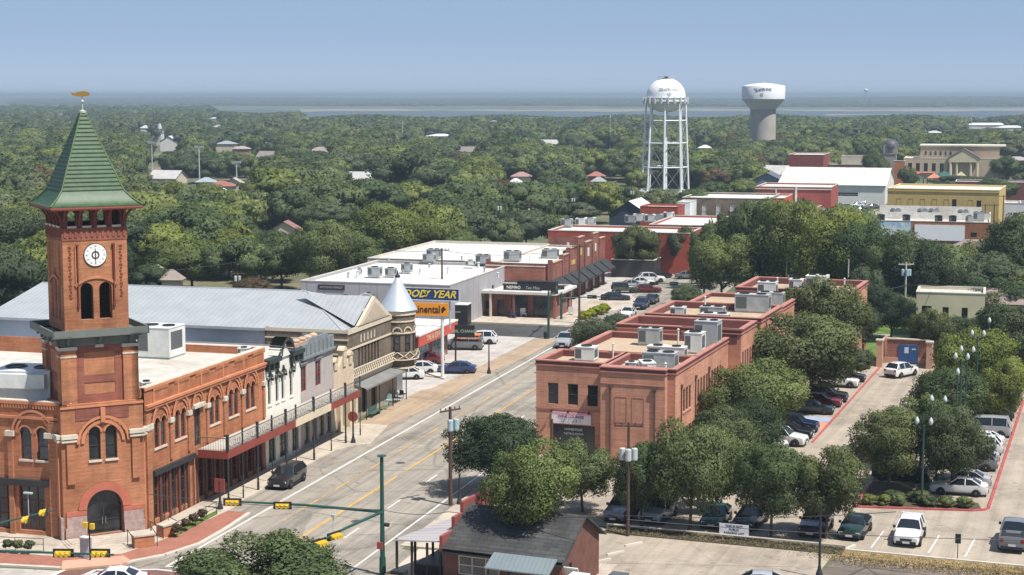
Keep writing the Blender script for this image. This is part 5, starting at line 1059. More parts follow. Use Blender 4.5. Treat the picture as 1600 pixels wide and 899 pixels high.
# stations: (y, half width, bottom, belt, roof half width, top); nose at -y
def prof(kind):
    if kind == 'sedan': return 4.7, 1.84, 1.45, [(-2.35, .72, .30, .62, .60, .64), (-2.2, .86, .22, .72, .74, .76), (-1.3, .92, .2, .84, .78, .90), (-.95, .92, .2, .90, .80, .96), (-.2, .92, .2, .92, .62, 1.40), (.5, .92, .2, .93, .62, 1.45), (1.1, .92, .2, .95, .62, 1.36), (1.75, .90, .22, .98, .72, 1.04), (2.2, .86, .26, .92, .74, .96), (2.35, .76, .34, .8, .62, .82)], (3, 4, 6, 7)
    if kind == 'suv': return 4.8, 1.93, 1.75, [(-2.4, .78, .34, .72, .66, .78), (-2.25, .92, .26, .86, .80, .96), (-1.3, .96, .24, .98, .84, 1.08), (-1.0, .96, .24, 1.02, .86, 1.12), (-.35, .96, .24, 1.05, .70, 1.66), (.6, .96, .24, 1.07, .70, 1.75), (1.7, .96, .24, 1.10, .70, 1.70), (2.2, .94, .28, 1.12, .80, 1.18), (2.4, .86, .36, .98, .74, 1.0)], (3, 4, 6, 7)
    if kind == 'pickup': return 5.7, 1.98, 1.9, [(-2.85, .82, .42, .86, .70, .92), (-2.7, .97, .34, 1.0, .86, 1.12), (-1.7, .99, .32, 1.12, .88, 1.24), (-1.35, .99, .32, 1.15, .88, 1.28), (-.75, .99, .32, 1.18, .72, 1.84), (.2, .99, .32, 1.2, .72, 1.9), (.75, .99, .32, 1.2, .74, 1.86), (.95, .99, .32, 1.2, .9, 1.24), (2.8, .98, .36, 1.2, .9, 1.22), (2.85, .9, .44, 1.0, .8, 1.02)], (3, 4, 6, 7)
    if kind == 'van': return 5.2, 2.0, 1.95, [(-2.6, .80, .32, .8, .66, .86), (-2.45, .96, .26, .98, .8, 1.1), (-1.75, .99, .24, 1.1, .86, 1.24), (-1.55, .99, .24, 1.14, .86, 1.3), (-.85, .99, .24, 1.16, .78, 1.88), (.8, .99, .24, 1.16, .8, 1.95), (2.2, .99, .24, 1.16, .8, 1.93), (2.5, .97, .28, 1.16, .82, 1.3), (2.6, .9, .36, .98, .8, 1.0)], (3, 4, 6, 7)
    return 4.3, 1.88, 1.83, [(-2.1, .62, .5, .95, .58, 1.0), (-2.05, .74, .42, 1.0, .66, 1.12), (-.75, .84, .4, 1.08, .74, 1.18), (-.65, .86, .4, 1.1, .76, 1.2), (-.4, .86, .4, 1.12, .74, 1.78), (.4, .86, .4, 1.12, .74, 1.83), (1.95, .86, .4, 1.12, .76, 1.8), (2.05, .86, .42, 1.1, .8, 1.2), (2.1, .8, .5, .9, .7, .95)], (3, 4, 6, 7)
CARM = {}
def car_meshes(kind):
    if kind in CARM: return CARM[kind]
    Ln, W, H, st, (i0, i1, i2, i3) = prof(kind)
    vs = []
    for y, w_, zb, zt, rw, zr in st:
        q = [(w_ * .90, zb), (w_, zb + (zt - zb) * .45), (w_ * .965, zt), (rw, zr - .015), (rw * .55, zr + .03)]
        vs.append([(x, y, z) for x, z in q] + [(-x, y, z) for x, z in reversed(q)])
    body = MB(); gl = MB(); n = 10
    for i in range(len(st) - 1):
        for k in range(n):
            k2 = (k + 1) % n; a, b, c, d = vs[i][k], vs[i][k2], vs[i + 1][k2], vs[i + 1][k]
            tgt = body
            side = k in (2, 6); topf = k in (3, 4, 5)
            if side and i0 <= i < i3: tgt = gl
            if topf and (i0 <= i < i1 or i2 <= i < i3): tgt = gl
            tgt.add([a, b, c, d], [(0, 1, 2, 3)])
    body.add(vs[0], [tuple(range(n))]); body.add(vs[-1], [tuple(reversed(range(n)))])
    # pillars, roof rails, bumpers and sills
    def pil(i, j, t=.05):
        for s_ in (1, -1):
            a = Vector(vs[i][2]); b = Vector(vs[j][3]); a.x *= s_; b.x *= s_; body.cyl(a, b, t, n=5)
    pil(i0, i1, .045); pil(i3, i2, .07)
    for yy in ((i1 + i2) // 2,): pil(yy, yy, .05)
    if kind in ('suv', 'van', 'jeep'): pil(i2, i2, .06)
    body.v = [Vector(p) for p in body.v]
    trim = MB(); y0, y1 = st[0][0], st[-1][0]; w0 = st[1][1]
    trim.box(-w0 * .78, y0 - .03, .30 if kind != 'jeep' else .45, w0 * .78, y0 + .2, .50); trim.box(-w0 * .82, y1 - .2, .32, w0 * .82, y1 + .04, .5); trim.box(-.42, y0 - .015, .54, .42, y0 + .12, st[0][3] - .02)
    for s_ in (-1, 1): trim.box(s_ * st[3][1] * .94, -1.0, .2, s_ * (st[3][1] + .005), 1.1, .3); trim.box(s_ * (st[3][1] + .02), st[3][0] + .25, st[3][3] + .02, s_ * (st[3][1] + .2), st[3][0] + .42, st[3][3] + .2)
    if kind == 'pickup': trim.box(-.82, 1.05, .9, .82, 2.72, 1.262)
    if kind == 'jeep': trim.cyl((0, 2.12, 1.0), (0, 2.3, 1.0), .36, n=14)
    wr = .33 if kind == 'sedan' else .38; wy = (st[0][0] + .92, st[-1][0] - (.95 if kind != 'pickup' else 1.15)); wx = max(s_[1] for s_ in st) - .2
    arches = MB()
    for yy in wy:
        for s_ in (-1, 1): arches.cyl((s_ * (wx + .02), yy, wr), (s_ * (wx + .205), yy, wr), wr + .07, n=18)
    ty = MB(); ty.lathe([(wr * .62, -.11), (wr * .97, -.12), (wr, -.06), (wr, .06), (wr * .97, .12), (wr * .62, .11)], n=18); tm = mesh('tyre', [Matrix.Rotation(R_(90), 4, 'Y') @ p for p in ty.v], ty.f, RUB, True)
    rm = MB(); rm.cyl((-.1, 0, 0), (.1, 0, 0), wr * .62, n=14); rm.cyl((-.125, 0, 0), (.125, 0, 0), wr * .16, n=8); rmm = mesh('rim', rm.v, rm.f, RIM)
    hl = MB(); hl.box(-.16, -.05, -.07, .16, .08, .08); hm = mesh('headlight', hl.v, hl.f, HL); tl = MB(); tl.box(-.12, -.06, -.11, .12, .05, .12); tm_ = mesh('taillight', tl.v, tl.f, TL)
    pl = MB(); pl.box(-.26, -.02, -.07, .26, .02, .07); pm = mesh('number_plate', pl.v, pl.f, PLT)
    def sm(nm, mb_, m): me = mesh(nm, mb_.v, mb_.f, m, True); me.set_sharp_from_angle(angle=R_(32)); return me
    import bmesh
    me = mesh('body', body.v, body.f, None); bm = bmesh.new(); bm.from_mesh(me); bmesh.ops.remove_doubles(bm, verts=bm.verts, dist=.0005); bmesh.ops.recalc_face_normals(bm, faces=bm.faces); bm.to_mesh(me); bm.free(); me.shade_smooth(); me.set_sharp_from_angle(angle=R_(34))
    CARM[kind] = (me, sm('windows', gl, AG), mesh('trim', trim.v, trim.f, BLK), mesh('wheel', arches.v, arches.f, BLK), tm, rmm, hm, tm_, pm, wr, wy, wx, st)
    return CARM[kind]
PB = {}
def car(kind, color, label, x, y, rot, cat, name='parked_car', group='parked vehicles', simple=False, z=0.0):
    me, gm, tm, am, ty, rm, hm, tl, pm, wr, wy, wx, st = car_meshes(kind)
    k = (kind, color)
    if k not in PB: b2 = me.copy(); b2.materials.clear(); b2.materials.append(paint(color, PC[color])); PB[k] = b2
    t = thing(name, label, cat, (x, y, z + .012), R_(rot), group)
    def ch(n, m, par=None, loc=(0, 0, 0), rx=0): o = bpy.data.objects.new(n, m); link(o, par or t); o.location = loc; return o
    ch('body', PB[k]); ch('windows', gm)
    ch('trim', tm); 
    for yy in wy:
        for s_ in (-1, 1):
            w_ = MB(); o = ch('wheel', WHEEL(kind, wr), None, (s_ * (wx + .1), yy, wr)); ch('tyre', ty, o, (s_ * .03, 0, 0)); ch('rim', rm, o, (s_ * .03, 0, 0))
    for s_ in (-1, 1): ch('headlight', hm, None, (s_ * st[1][1] * .72, st[0][0] + .06, st[0][3] - .02)); ch('taillight', tl, None, (s_ * st[-1][1] * .80, st[-1][0] - .03, st[-1][3] - .03))
    ch('number_plate', pm, None, (0, st[-1][0] + .02, .62)); ch('number_plate', pm, None, (0, st[0][0] - .04, .42)); return t
WH = {}
def WHEEL(kind, wr):                    # dark arch liner that the tyre and rim sit in
    if kind not in WH: m_ = MB(); m_.cyl((-.08, 0, 0), (.055, 0, 0), wr + .06, n=18); WH[kind] = mesh('wheel', m_.v, m_.f, BLK)
    return WH[kind]
def carp(kind, color, label, px, py, rot, cat='car', frame='s', **k):
    p = P(px, py); return car(kind, color, label, p.x, p.y, rot + (-4 if frame == 'l' else 0), cat, **k)
nm = {'suv': 'parked_suv', 'sedan': 'parked_car', 'pickup': 'pickup_truck', 'van': 'parked_van', 'jeep': 'off_roader'}
def lot(kind, color, label, a, b, rot, cat='car', **k):
    p = L(a, b); return car(kind, color, label, p.x, p.y, rot - 4, cat, name=nm[kind], **k)
carp('suv', 'black', 'black hatchback SUV parked at the kerb below the iron balcony', 449, 757, 2, 'suv', name='parked_suv')
lot('suv', 'white', 'white SUV with sunroof parked alone facing the viewer', 36.3, -18.7, 0, 'suv')
lot('pickup', 'grey', 'dark grey pickup truck at the right edge with its tailgate to the viewer', 43.7, -17.2, 180, 'pickup')
lot('suv', 'grey', 'grey SUV under the first tree right of the shop', 14.3, -19.5, -4, 'suv')
lot('suv', 'silver', 'tan silver SUV between two trunks, second from the shop', 17.0, -19.0, -4, 'suv')
lot('sedan', 'teal', 'teal car with sunshade behind its windscreen', 21.6, -18.8, 3, 'car')
lot('sedan', 'navy', 'dark car behind the white parking banner', 24.2, -18.4, -4, 'car')
lot('suv', 'navy', 'dark blue SUV under the tree right of the banner', 29.3, -18.6, -2, 'suv')
lot('sedan', 'darkgreen', 'black green car at the right end of the shaded row', 32.2, -18.3, -3, 'car')
lot('van', 'white', 'white van with orange roof rack behind the grey SUV', 14.6, -12.6, 0, 'van')
lot('suv', 'white', 'white crossover nosing into the lane left side', 20.7, 12.3, 86, 'suv')
lot('sedan', 'black', 'black car between white crossover and red bay', 20.7, 16.0, 88, 'car')
lot('suv', 'navy', 'dark SUV under the tree beside the coral painted bay', 20.6, 19.2, 90, 'suv')
lot('suv', 'white', 'white SUV mostly hidden by the tree, nearest on the lane left side', 19.4, 9.0, 86, 'suv')
lot('sedan', 'silver', 'silver car peeping from the leaves at the near lane end', 18.8, 5.6, 84, 'car')
lot('sedan', 'darkgreen', 'dark car beyond the blue grey bay', 20.6, 29.0, 92, 'car'); lot('suv', 'black', 'black SUV under the big tree near the enclosure', 20.8, 36.5, 92, 'suv'); lot('sedan', 'red', 'dark red car behind the black SUV', 20.7, 33.4, 92, 'car')
lot('suv', 'white', 'white SUV nearest the brick enclosure on the left', 20.6, 46.0, 92, 'suv'); lot('sedan', 'black', 'black sedan left of the brick enclosure', 20.8, 50.2, 92, 'car')
p_ = P(1408, 588); car('suv', 'white', 'white SUV driving up the lane toward the blue gate', p_.x, p_.y, 150, 'suv', name='moving_suv', group='moving vehicles')
for kd, cl, lb, b in (('sedan', 'white', 'white car at the near end of the island row', -2.4), ('sedan', 'silver', 'silver car second in the island row', .6), ('suv', 'grey', 'grey SUV with its back under the island tree', 7.6), ('sedan', 'silver', 'silver hatchback beside the grey SUV', 10.6), ('suv', 'white', 'white crossover right of the double lamp', 14.6), ('sedan', 'white', 'white sedan in front of the silver minivan', 18.0), ('van', 'silver', 'large silver minivan side on at the right edge', 23.2), ('sedan', 'darkgreen', 'dark car behind the minivan', 32.0), ('sedan', 'red', 'red car half hidden at the right edge', 36.0), ('suv', 'silver', 'silver SUV near the end of the island row', 40.0), ('suv', 'white', 'white SUV farthest along the island row', 43.5)):
    lot(kd, cl, lb, 38.4, b, -88, {'suv': 'suv', 'sedan': 'car', 'van': 'van'}[kd])
for kd, cl, lb, a, b, r in (('suv', 'black', 'black SUV on the lane side of the island by the double lamp', 33.2, 1.2, 92), ('suv', 'silver', 'silver SUV with dark glass right of the brick enclosure', 31.4, 62, 180), ('suv', 'navy', 'dark SUV right of the silver one by the enclosure', 34.4, 63, 180)):
    lot(kd, cl, lb, a, b, r)
# street and forecourt
for kd, cl, lb, x, y, r, c in (
    ('pickup', 'silver', 'silver pickup truck driving toward the viewer past the yellow hedge', 884, 541, 4, 'pickup'),
    ('sedan', 'blue', 'blue car crossing the forecourt below the black sign', 713, 583, -78, 'car'),
    ('sedan', 'red', 'dark red car parked side on at the tyre shop', 664, 568, -82, 'car'),
    ('sedan', 'white', 'white car right of the turret, front one', 632, 592, -70, 'car'), ('sedan', 'white', 'white car right of the turret, behind the front one', 654, 583, -70, 'car'),
    ('suv', 'white', 'white SUV behind the orange topped van', 749, 537, -78, 'suv'),
    ('sedan', 'white', 'white sedan coming down the far street, nearest of three', 981, 495, 0, 'car'), ('suv', 'navy', 'dark SUV behind the white sedan', 1002, 482, 0, 'suv'), ('sedan', 'black', 'black car last of three in the right lane', 1018, 474, 0, 'car'),
    ('jeep', 'olive', 'olive off-roader parked before the awnings', 976, 458, 108, 'off-roader'), ('sedan', 'silver', 'silver sedan parked behind the off-roader', 990, 450, 110, 'car'), ('sedan', 'white', 'white car parked third before the awnings', 1003, 446, 110, 'car'), ('suv', 'white', 'white SUV parked fourth before the awnings', 1018, 441, 110, 'suv'), ('suv', 'white', 'white crossover on the lane end of the awning row', 989, 421, 110, 'suv'),
    ('pickup', 'white', 'white pickup truck driving away on the far street', 1056, 422, 176, 'pickup'), ('suv', 'navy', 'dark SUV waiting by the red building', 1040, 411, 90, 'suv'), ('sedan', 'silver', 'silver car parked in the far shade', 1086, 424, 100, 'car')):
    carp(kd, cl, lb, x, y, r, c, name=nm[kd])
v_ = carp('van', 'grey', 'grey van with orange roof and white lettering on the forecourt', 724, 546, -80, 'van', name='parked_van')
of = bpy.data.objects.new('orange_roof', None)
b_ = MB(); b_.box(-.86, -.9, 1.9, .86, 2.3, 2.02); b_.box(-1.0, -.7, 1.5, 1.0, 2.25, 1.72); w_ = WM[v_.name]; o_ = bpy.data.objects.new('orange_roof', mesh('orange_roof', b_.v, b_.f, M('van_orange', (.62, .20, .08), .5, .05))); link(o_, v_)
vv, ff = text_geo('VAN LINES', .42, bold=.01, depth=.004)
o_ = bpy.data.objects.new('lettering', mesh('lettering', [(-1.02, -a + .8, c + 1.6) for a, b, c in vv] if False else [(1.02, a + .8, c + 1.6) for a, b, c in vv], ff, M('sign_white', (.75,) * 3))); link(o_, v_)
p_ = P(200, 906); car('sedan', 'white', 'white car roof at the bottom left edge on the crosswalk', p_.x, p_.y - 2.2, -75, 'car', name='moving_car', group='moving vehicles')
p_ = P(1184, 918); car('sedan', 'silver', 'silver car cut off by the bottom edge in the concrete yard', p_.x, p_.y - 1.2, -84, 'car', name='parked_car')
# ------------------------------------------------------------------ signals, lamps, poles, wires
SG = M('signal_green', (.02, .075, .06), .4, .1); SY = M('signal_yellow', (.62, .40, .03), .5, .08); WOODP = M('pole_wood', (.085, .05, .04), .9, .2, 3); WIRE = M('wire', (.04, .04, .045), .6, 0); TRF = M('transformer_grey', (.34, .44, .46), .45, .1); TRW = M('transformer_white', (.42, .45, .45), .5, .1)
def signal_head(parent, p, rz, dark=False, wide=1.05):
    """horizontal three lamp head on a mast arm"""
    fr = Matrix.Translation(p) @ Matrix.Rotation(R_(rz), 4, 'Z')
    b = MB(fr); b.box(-wide / 2 - .12, -.06, -.27, wide / 2 + .12, -.03, .27); o = build(b, 'signal_backplate', BLK, parent)
    b = MB(fr); b.box(-wide / 2 + .06, -.03, -.13, wide / 2 - .06, .2, .13); build(b, 'signal_case', SY, o)
    for i in (-1, 0, 1):
        b = MB(fr); b.cyl((i * .31, .2, 0), (i * .31, .42, -.02), .13, .13, 10); build(b, 'signal_visor', SY, o)
mp = P(598, 899); top = z_at(mp.x, mp.y, 714)
sm = thing('signal_mast', 'tall dark green signal pole with two mast arms beside the small shop', 'traffic signal', (mp.x, mp.y, 0))
b_ = MB(Matrix.Translation(mp)); b_.cyl((0, 0, 0), (0, 0, 1.3), .24, .22, 12); b_.cyl((0, 0, 1.3), (0, 0, top), .17, .12, 12); b_.lathe([(.1, top), (.34, top + .05), (.34, top + .1), (.05, top + .16)], n=12); build(b_, 'pole', SG, sm)
zj = z_at(mp.x, mp.y, 800); e1 = P(352, 783, zj + .35); e2 = P(478, 858, zj + .3)
for k, e in enumerate((e1, e2)):
    b_ = MB(); b_.tube([Vector((mp.x, mp.y, zj)), (Vector((mp.x, mp.y, zj)) + e) / 2 + Vector((0, 0, .1)), e], .12, 8, .06); build(b_, 'mast_arm', SG, sm)
j0 = Vector((mp.x, mp.y, zj))
def on_arm(e, px):
    lo, hi = 0.0, 1.0
    for _ in range(30):
        m_ = (lo + hi) / 2; q = j0.lerp(e, m_)
        if (proj(*q)[0] > px): lo = m_
        else: hi = m_
    return j0.lerp(e, lo)
for px in (365, 443): q = on_arm(e1, px); signal_head(sm, q + Vector((0, -.2, .0)), 194)
for px in (520, 497): q = on_arm(e2, px); signal_head(sm, q + Vector((.1, 0, 0)), 250)
b_ = MB(); q = on_arm(e2, 521); b_.cyl(q, q + Vector((0, 0, 1.2)), .03, n=6); b_.box(q.x - .12, q.y - .1, q.z + 1.2, q.x + .12, q.y + .1, q.z + 1.4); build(b_, 'camera_stalk', TRW, sm)
b_ = MB(Matrix.Translation(mp)); b_.box(-.3, -.3, 1.9, .1, -.2, 2.4); build(b_, 'crossing_sign', M('sign_red', (.35, .06, .06), .6, .1), sm)
b_ = MB(Matrix.Translation(mp)); b_.cyl((.2, 0, 3.6), (.5, 0, 3.6), .14, n=8); build(b_, 'detector', BLK, sm)
# arms coming in at the lower left
q0 = P(-160, 899); t = thing('signal_mast', 'dark green mast arm carrying two yellow backed signals in front of the tower steps', 'traffic signal', tuple(q0))
z0 = 5.3; a0 = P(-160, 856, z0); a1 = P(178, 867, z0)
b_ = MB(); b_.tube([a0, a1], .11, 8, .06); build(b_, 'mast_arm', SG, t)
b_ = MB(); b_.cyl((a0.x, a0.y, 0), (a0.x, a0.y, 8.4), .2, .13, 10); build(b_, 'pole', SG, t)
for px in (100, 157): q = P(px, 864, z0); signal_head(t, q + Vector((0, -.1, 0)), 194)
b_ = MB(); b_.tube([Vector((a0.x, a0.y, z0)), P(84, 797, 5.9)], .11, 8, .05); build(b_, 'mast_arm', SG, t)
for px, py in ((45, 812), (72, 801)): q = P(px, py, 5.85); signal_head(t, q, 116)
q = P(45, 806, 5.9); b_ = MB(); b_.cyl(q, q + Vector((0, 0, 1.5)), .03, n=6); b_.box(q.x - .3, q.y - .1, q.z + 1.45, q.x + .3, q.y + .1, q.z + 1.55); build(b_, 'camera_stalk', TRW, t)
pb = P(141, 878); t = thing('pedestrian_signal', 'small pedestrian signal post with yellow push box at the tower corner', 'pedestrian signal', tuple(pb)); b_ = MB(Matrix.Translation(pb)); b_.cyl((0, 0, 0), (0, 0, 2.9), .06, n=8); build(b_, 'post', BLK, t)
b_ = MB(Matrix.Translation(pb)); b_.box(-.45, -.15, 2.5, -.1, .15, 2.85); b_.box(.08, -.12, 2.4, .38, .12, 2.8); build(b_, 'signal_case', SY, t)
pb = P(135, 873); t = thing('utility_box', 'grey control cabinet on the pavement before the tower door', 'cabinet', tuple(pb)); b_ = MB(Matrix.Translation(pb)); b_.box(-.35, -.25, .1, .35, .25, 1.5); build(b_, 'body', HVG, t); b_ = MB(Matrix.Translation(pb)); b_.box(-.38, -.28, 1.5, .38, .28, 1.6); build(b_, 'lid', HV, t)
# steps, pedestals, handrails in front of the tower
stp = thing('tower_steps', 'three pale concrete steps with brick pedestals and black rails before the tower door', 'steps', tuple(P(180, 858)))
b_ = MB(T0)
for i in range(3): b_.box(-3.4 + .2 * i, -2.6 + .4 * i, .0, 4.0, .0 if False else -.32, .13 + .04 * (i + 1))
build(b_, 'tread', WALKC, stp)
for k, (px, py) in enumerate(((224, 856), (262, 839))):
    q = P(px, py); fr = Matrix.Translation(q) @ Matrix.Rotation(R_(45 + 25 * k), 4, 'Z'); b_ = MB(fr); b_.box(-.75, -.4, 0, .75, .4, .95); build(b_, 'pedestal', BR, stp); b_ = MB(fr); b_.box(-.82, -.47, .95, .82, .47, 1.07); build(b_, 'pedestal_cap', WALKC, stp)
    b_ = MB(fr); b_.tube([(.9, -.5, .1), (.9, -.5, .95), (.9, .9, 1.25), (.9, .9, .1)], .03, 5); b_.tube([(-.9, -.5, .1), (-.9, -.5, .95), (-.9, .9, 1.25), (-.9, .9, .1)], .03, 5); build(b_, 'handrail', DARKM, stp)
def fence_run(name, label, p0, p1, h=.95, post=1.6, m=None):
    t = thing(name, label, 'railing', tuple(p0)); d = p1 - p0; n = max(1, int(d.length / post)); b = MB()
    for i in range(n + 1): q = p0 + d * i / n; b.cyl(q, q + Vector((0, 0, h)), .03, n=5)
    build(b, 'post', m or DARKM, t); b = MB(); b.cyl(p0 + Vector((0, 0, h)), p1 + Vector((0, 0, h)), .025, n=5); b.cyl(p0 + Vector((0, 0, h * .55)), p1 + Vector((0, 0, h * .55)), .02, n=5); build(b, 'rail', m or DARKM, t); return t
fence_run('iron_railing', 'low black railing along the flower bed under the brick wall', P(272, 838, .15), P(338, 803, .15)); fence_run('iron_railing', 'low black railing left of the tower on the pavement', P(-20, 858, .15), P(68, 862, .15), m=IRON)
for k, (px, py) in enumerate([(276, 836), (290, 827), (303, 819), (316, 812), (12, 860), (28, 861), (46, 862)]):
    q = P(px, py, .3); t = thing('flowering_shrub', ('pink flowering shrub nearest the pedestal', 'pink flowering shrub second from the pedestal', 'dark flowering shrub in the middle of the bed', 'pale flowering shrub at the far end of the bed', 'dark shrub at the left frame edge', 'dark shrub second from the left edge', 'dark shrub nearest the tower on the left')[k], 'shrub', tuple(q), 0, 'shrubs along the railings')
    c = bpy.data.objects.new('foliage', crown_for(2, 'rust' if k < 4 else 'dark', k % 3)); link(c, t); c.location = (0, 0, -.1); t.scale = (.085, .085, .09)
# street lamps with single posts and round signs
def street_lamp(label, p, h=4.2, sign=None, double=False, globe=True, arms=.55, group=None, rz=0, dark=DARKM):
    t = thing('street_lamp', label, 'street lamp', tuple(p), R_(rz), group); fr = Matrix.Translation(p) @ Matrix.Rotation(R_(rz), 4, 'Z')
    b = MB(fr); b.lathe([(.26, 0), (.24, .3), (.14, .6), (.09, .9), (.07, h - .2), (.09, h)], n=10)
    if double:
        for s_ in (-1, 1): b.tube([(0, 0, h - .35), (s_ * arms * .6, 0, h - .25), (s_ * arms, 0, h + .05)], .04, 6)
    build(b, 'pole', dark, t)
    if globe:
        for x in ((-arms, arms) if double else (0,)):
            b = MB(fr); b.lathe([(.07, h + .05), (.14, h + .13), (.185, h + .28), (.16, h + .44), (.09, h + .58), (.03, h + .68)], (x, 0, 0), 12); build(b, 'globe', GLB, t, True)
    if sign:
        b = MB(fr)
        if sign == 'disc': b.cyl((0, -.06, h * .62), (0, .06, h * .62), .5, n=18)
        else: b.box(-.45, -.05, h * .62, .45, .05, h * .62 + 1.1)
        build(b, 'sign_panel', M('sign_oxblood', (.26, .06, .05), .6, .1), t)
    return t
GLB = M('lamp_globe', (.50, .55, .51), .3, .04)
GD = 'double globe lamps in the parking lot island'
for k, (px, pyb, pyg, lb) in enumerate(((1440, 790, 657, 'green double globe lamp nearest the viewer in the island'), (1462, 765, 623, 'double globe lamp second from the viewer above the crowns'), (1507, 690, 545, 'double globe lamp over the yellow green tree, right of centre'), (1498, 705, 556, 'double globe lamp just left and below its neighbour'), (1523, 680, 520, 'double globe lamp before the dark trees'))):
    p = P(px, pyb); h = z_at(p.x, p.y, pyg) - .4; street_lamp(lb, p, max(3, h), None, True, group=GD, rz=-4, dark=M('lamp_green', (.03, .07, .06), .5, .1))
for px, pyb, pyg, lb in ((1492, 730, 580, 'single globe lamp left of the yellow green tree'), (1541, 650, 500, 'single globe lamp farthest back before dark trees')):
    p = P(px, pyb); street_lamp(lb, p, max(3, z_at(p.x, p.y, pyg) - .4), group='single globe lamps in the lot', dark=M('lamp_green', (.03, .07, .06)))
street_lamp('dark lamp post with round oxblood sign on the pavement bulb-out', P(552, 694), 4.3, 'disc', globe=False); street_lamp('slim dark lamp post without sign on the tyre shop forecourt', P(764, 584), 3.9, globe=False)
street_lamp('dark post with square oxblood sign below the balcony corner', P(344, 798), 2.4, 'sq', globe=False); street_lamp('dark post right of the road beside the front trees', P(823, 698 + 30), 3.6, globe=False); street_lamp('dark post at the left foot of the front trees', P(718, 790), 2.6, globe=False)
street_lamp('thin grey lamp post rising from the concrete yard', P(1280, 903), 5.2, globe=False)
PKEEP = []
def upole(label, px, pyb, pyt, cans=0, arms=1, h=None, group=None, m=None, canm=None, r=.15, rz=20, can_z=.22):
    p = P(px, pyb); h = h or z_at(p.x, p.y, pyt); PKEEP.append((px - 9, pyt - 2, px + 9, pyt + (pyb - pyt) * .45, proj(*p)[2] - 3)) if pyb < 480 and px < 1300 else None; t = thing('utility_pole', label, 'utility pole', tuple(p), 0, group); T_ = Matrix.Translation(p) @ Matrix.Rotation(R_(rz), 4, 'Z')
    b = MB(T_); b.cyl((0, 0, 0), (0, 0, h), r * 1.15, r * .8, 8); build(b, 'pole', m or WOODP, t)
    for i in range(arms):
        b = MB(T_); z = h - .35 - .8 * i; b.box(-1.1, -.06, z, 1.1, .06, z + .12)
        for x in (-1, -.5, .5, 1): b.cyl((x, 0, z + .12), (x, 0, z + .32), .045, n=6)
        build(b, 'crossarm', m or WOODP, t)
    for i in range(cans):
        a = R_(-90 + (i - (cans - 1) / 2) * 80); c = (math.cos(a) * (r + .34), math.sin(a) * (r + .34)); z = h * (1 - can_z)
        b = MB(T_); b.lathe([(.02, z - .52), (.22, z - .5), (.24, z - .42), (.24, z + .34), (.21, z + .4), (.02, z + .44)], (c[0], c[1], 0), 12); b.box(-.05, -.05, 0, 0, 0, 0) if False else None; build(b, 'transformer', canm or TRF, t)
    return p, h
pA = upole('brown utility pole with teal transformers beside the road', 704, 790, 636, 2, 1, rz=60, can_z=.17)
pB = upole('dark utility pole with pale transformers before the brick block', 981, 838, 660, 3, 1, rz=10, can_z=.27, canm=TRW, r=.12)
pC = upole('weathered pole at the left front corner of the brick block', 862, 730, 655, 0, 0)
pD = upole('pale concrete pole with three grey transformers before the dark grove', 1413, 520, 410, 3, 1, m=M('concrete_pole', (.42, .40, .37), .8, .1), can_z=.14)
pE = upole('tall brown pole behind the tyre shop signs', 691, 500, 388, 0, 1)
pF = upole('tall brown pole at the far street corner', 905, 507, 382, 0, 1)
pG = upole('pole with white transformers behind the metal roof', 535, 440, 370, 2, 1, canm=TRW); upole('dark pole with pale cans in the trees left of centre', 711, 400, 325, 1, 1, canm=TRW)
upole('pole with twin white cans behind the tower roof', 372, 470, 425, 2, 1, canm=TRW); upole('pole with white cans left of the red building', 780, 372, 312, 2, 1, canm=TRW); upole('pole with twin white cans above the red building', 895, 345, 303, 2, 1, canm=TRW); upole('pole with twin white cans left of the water tower foot', 987, 340, 290, 2, 1, canm=TRW)
upole('pole with white cans right of the water tower foot', 1122, 300, 270, 2, 1, canm=TRW); upole('pole with pale cans in the mid wood', 826, 375, 316, 1, 2, canm=TRW)
for k, px in enumerate((594, 610, 624)): upole(('pale bare pole on the left of three', 'pale bare pole in the middle of three', 'pale bare pole on the right of three')[k], px, 345, 310 - 8 * (k == 1), 0, 0, m=M('pale_pole', (.45, .43, .40)), r=.13)
for k, (px, b, t_) in enumerate(((1157, 450, 396), (1190, 452, 392), (1228, 456, 402), (1324, 465, 405))): upole(('dark twin lamp pole behind the far brown parapet', 'dark floodlight pole above the dark faced unit', 'pale bare pole before the grove', 'thin pale pole at the right of the grove')[k], px, b + 30, t_, 0, 1 if k < 2 else 0, m=DARKM if k < 2 else M('pale_pole', (.45, .43, .40)), r=.12)
for k, px in enumerate((1566, 1538, 1552)): upole(('tall pole before the yellow building end', 'tall pole left of the yellow building end pole', 'short brown pole between them')[k], px, 372, 305 + 14 * (k > 0), 0, 1)
def wire(label, pts, sag=.6, r=.02, group='overhead wires'):
    t = thing('overhead_wire', label, 'wire', tuple(pts[0]), 0, group); b = MB()
    for a, c in zip(pts, pts[1:]):
        b.tube([a.lerp(c, i / 10) - Vector((0, 0, sag * 4 * (i / 10) * (1 - i / 10))) for i in range(11)], r, 4)
    build(b, 'strand', WIRE, t)
tA, tB = Vector((pA[0].x, pA[0].y, pA[1] - .1)), Vector((pB[0].x, pB[0].y, pB[1] - .2))
wire('wire sagging low over the road and shop roof from the left', [P(230, 772, 5.6), Vector((mp.x, mp.y, zj + .15)), P(700, 800, 4.4), P(980, 806, 6.2), P(1400, 800, 8.5)], .25, .022)
wire('wire crossing in front of the shaded row of cars', [P(980, 812, 3.5), P(1650, 845, 2.4)], .3, .025)
wire('wire running from the block corner to the concrete pole and beyond', [L(20.4, 66, 9.5), Vector((pD[0].x, pD[0].y, pD[1] - 3.2)), P(1620, 432, 11)], .5, .045)
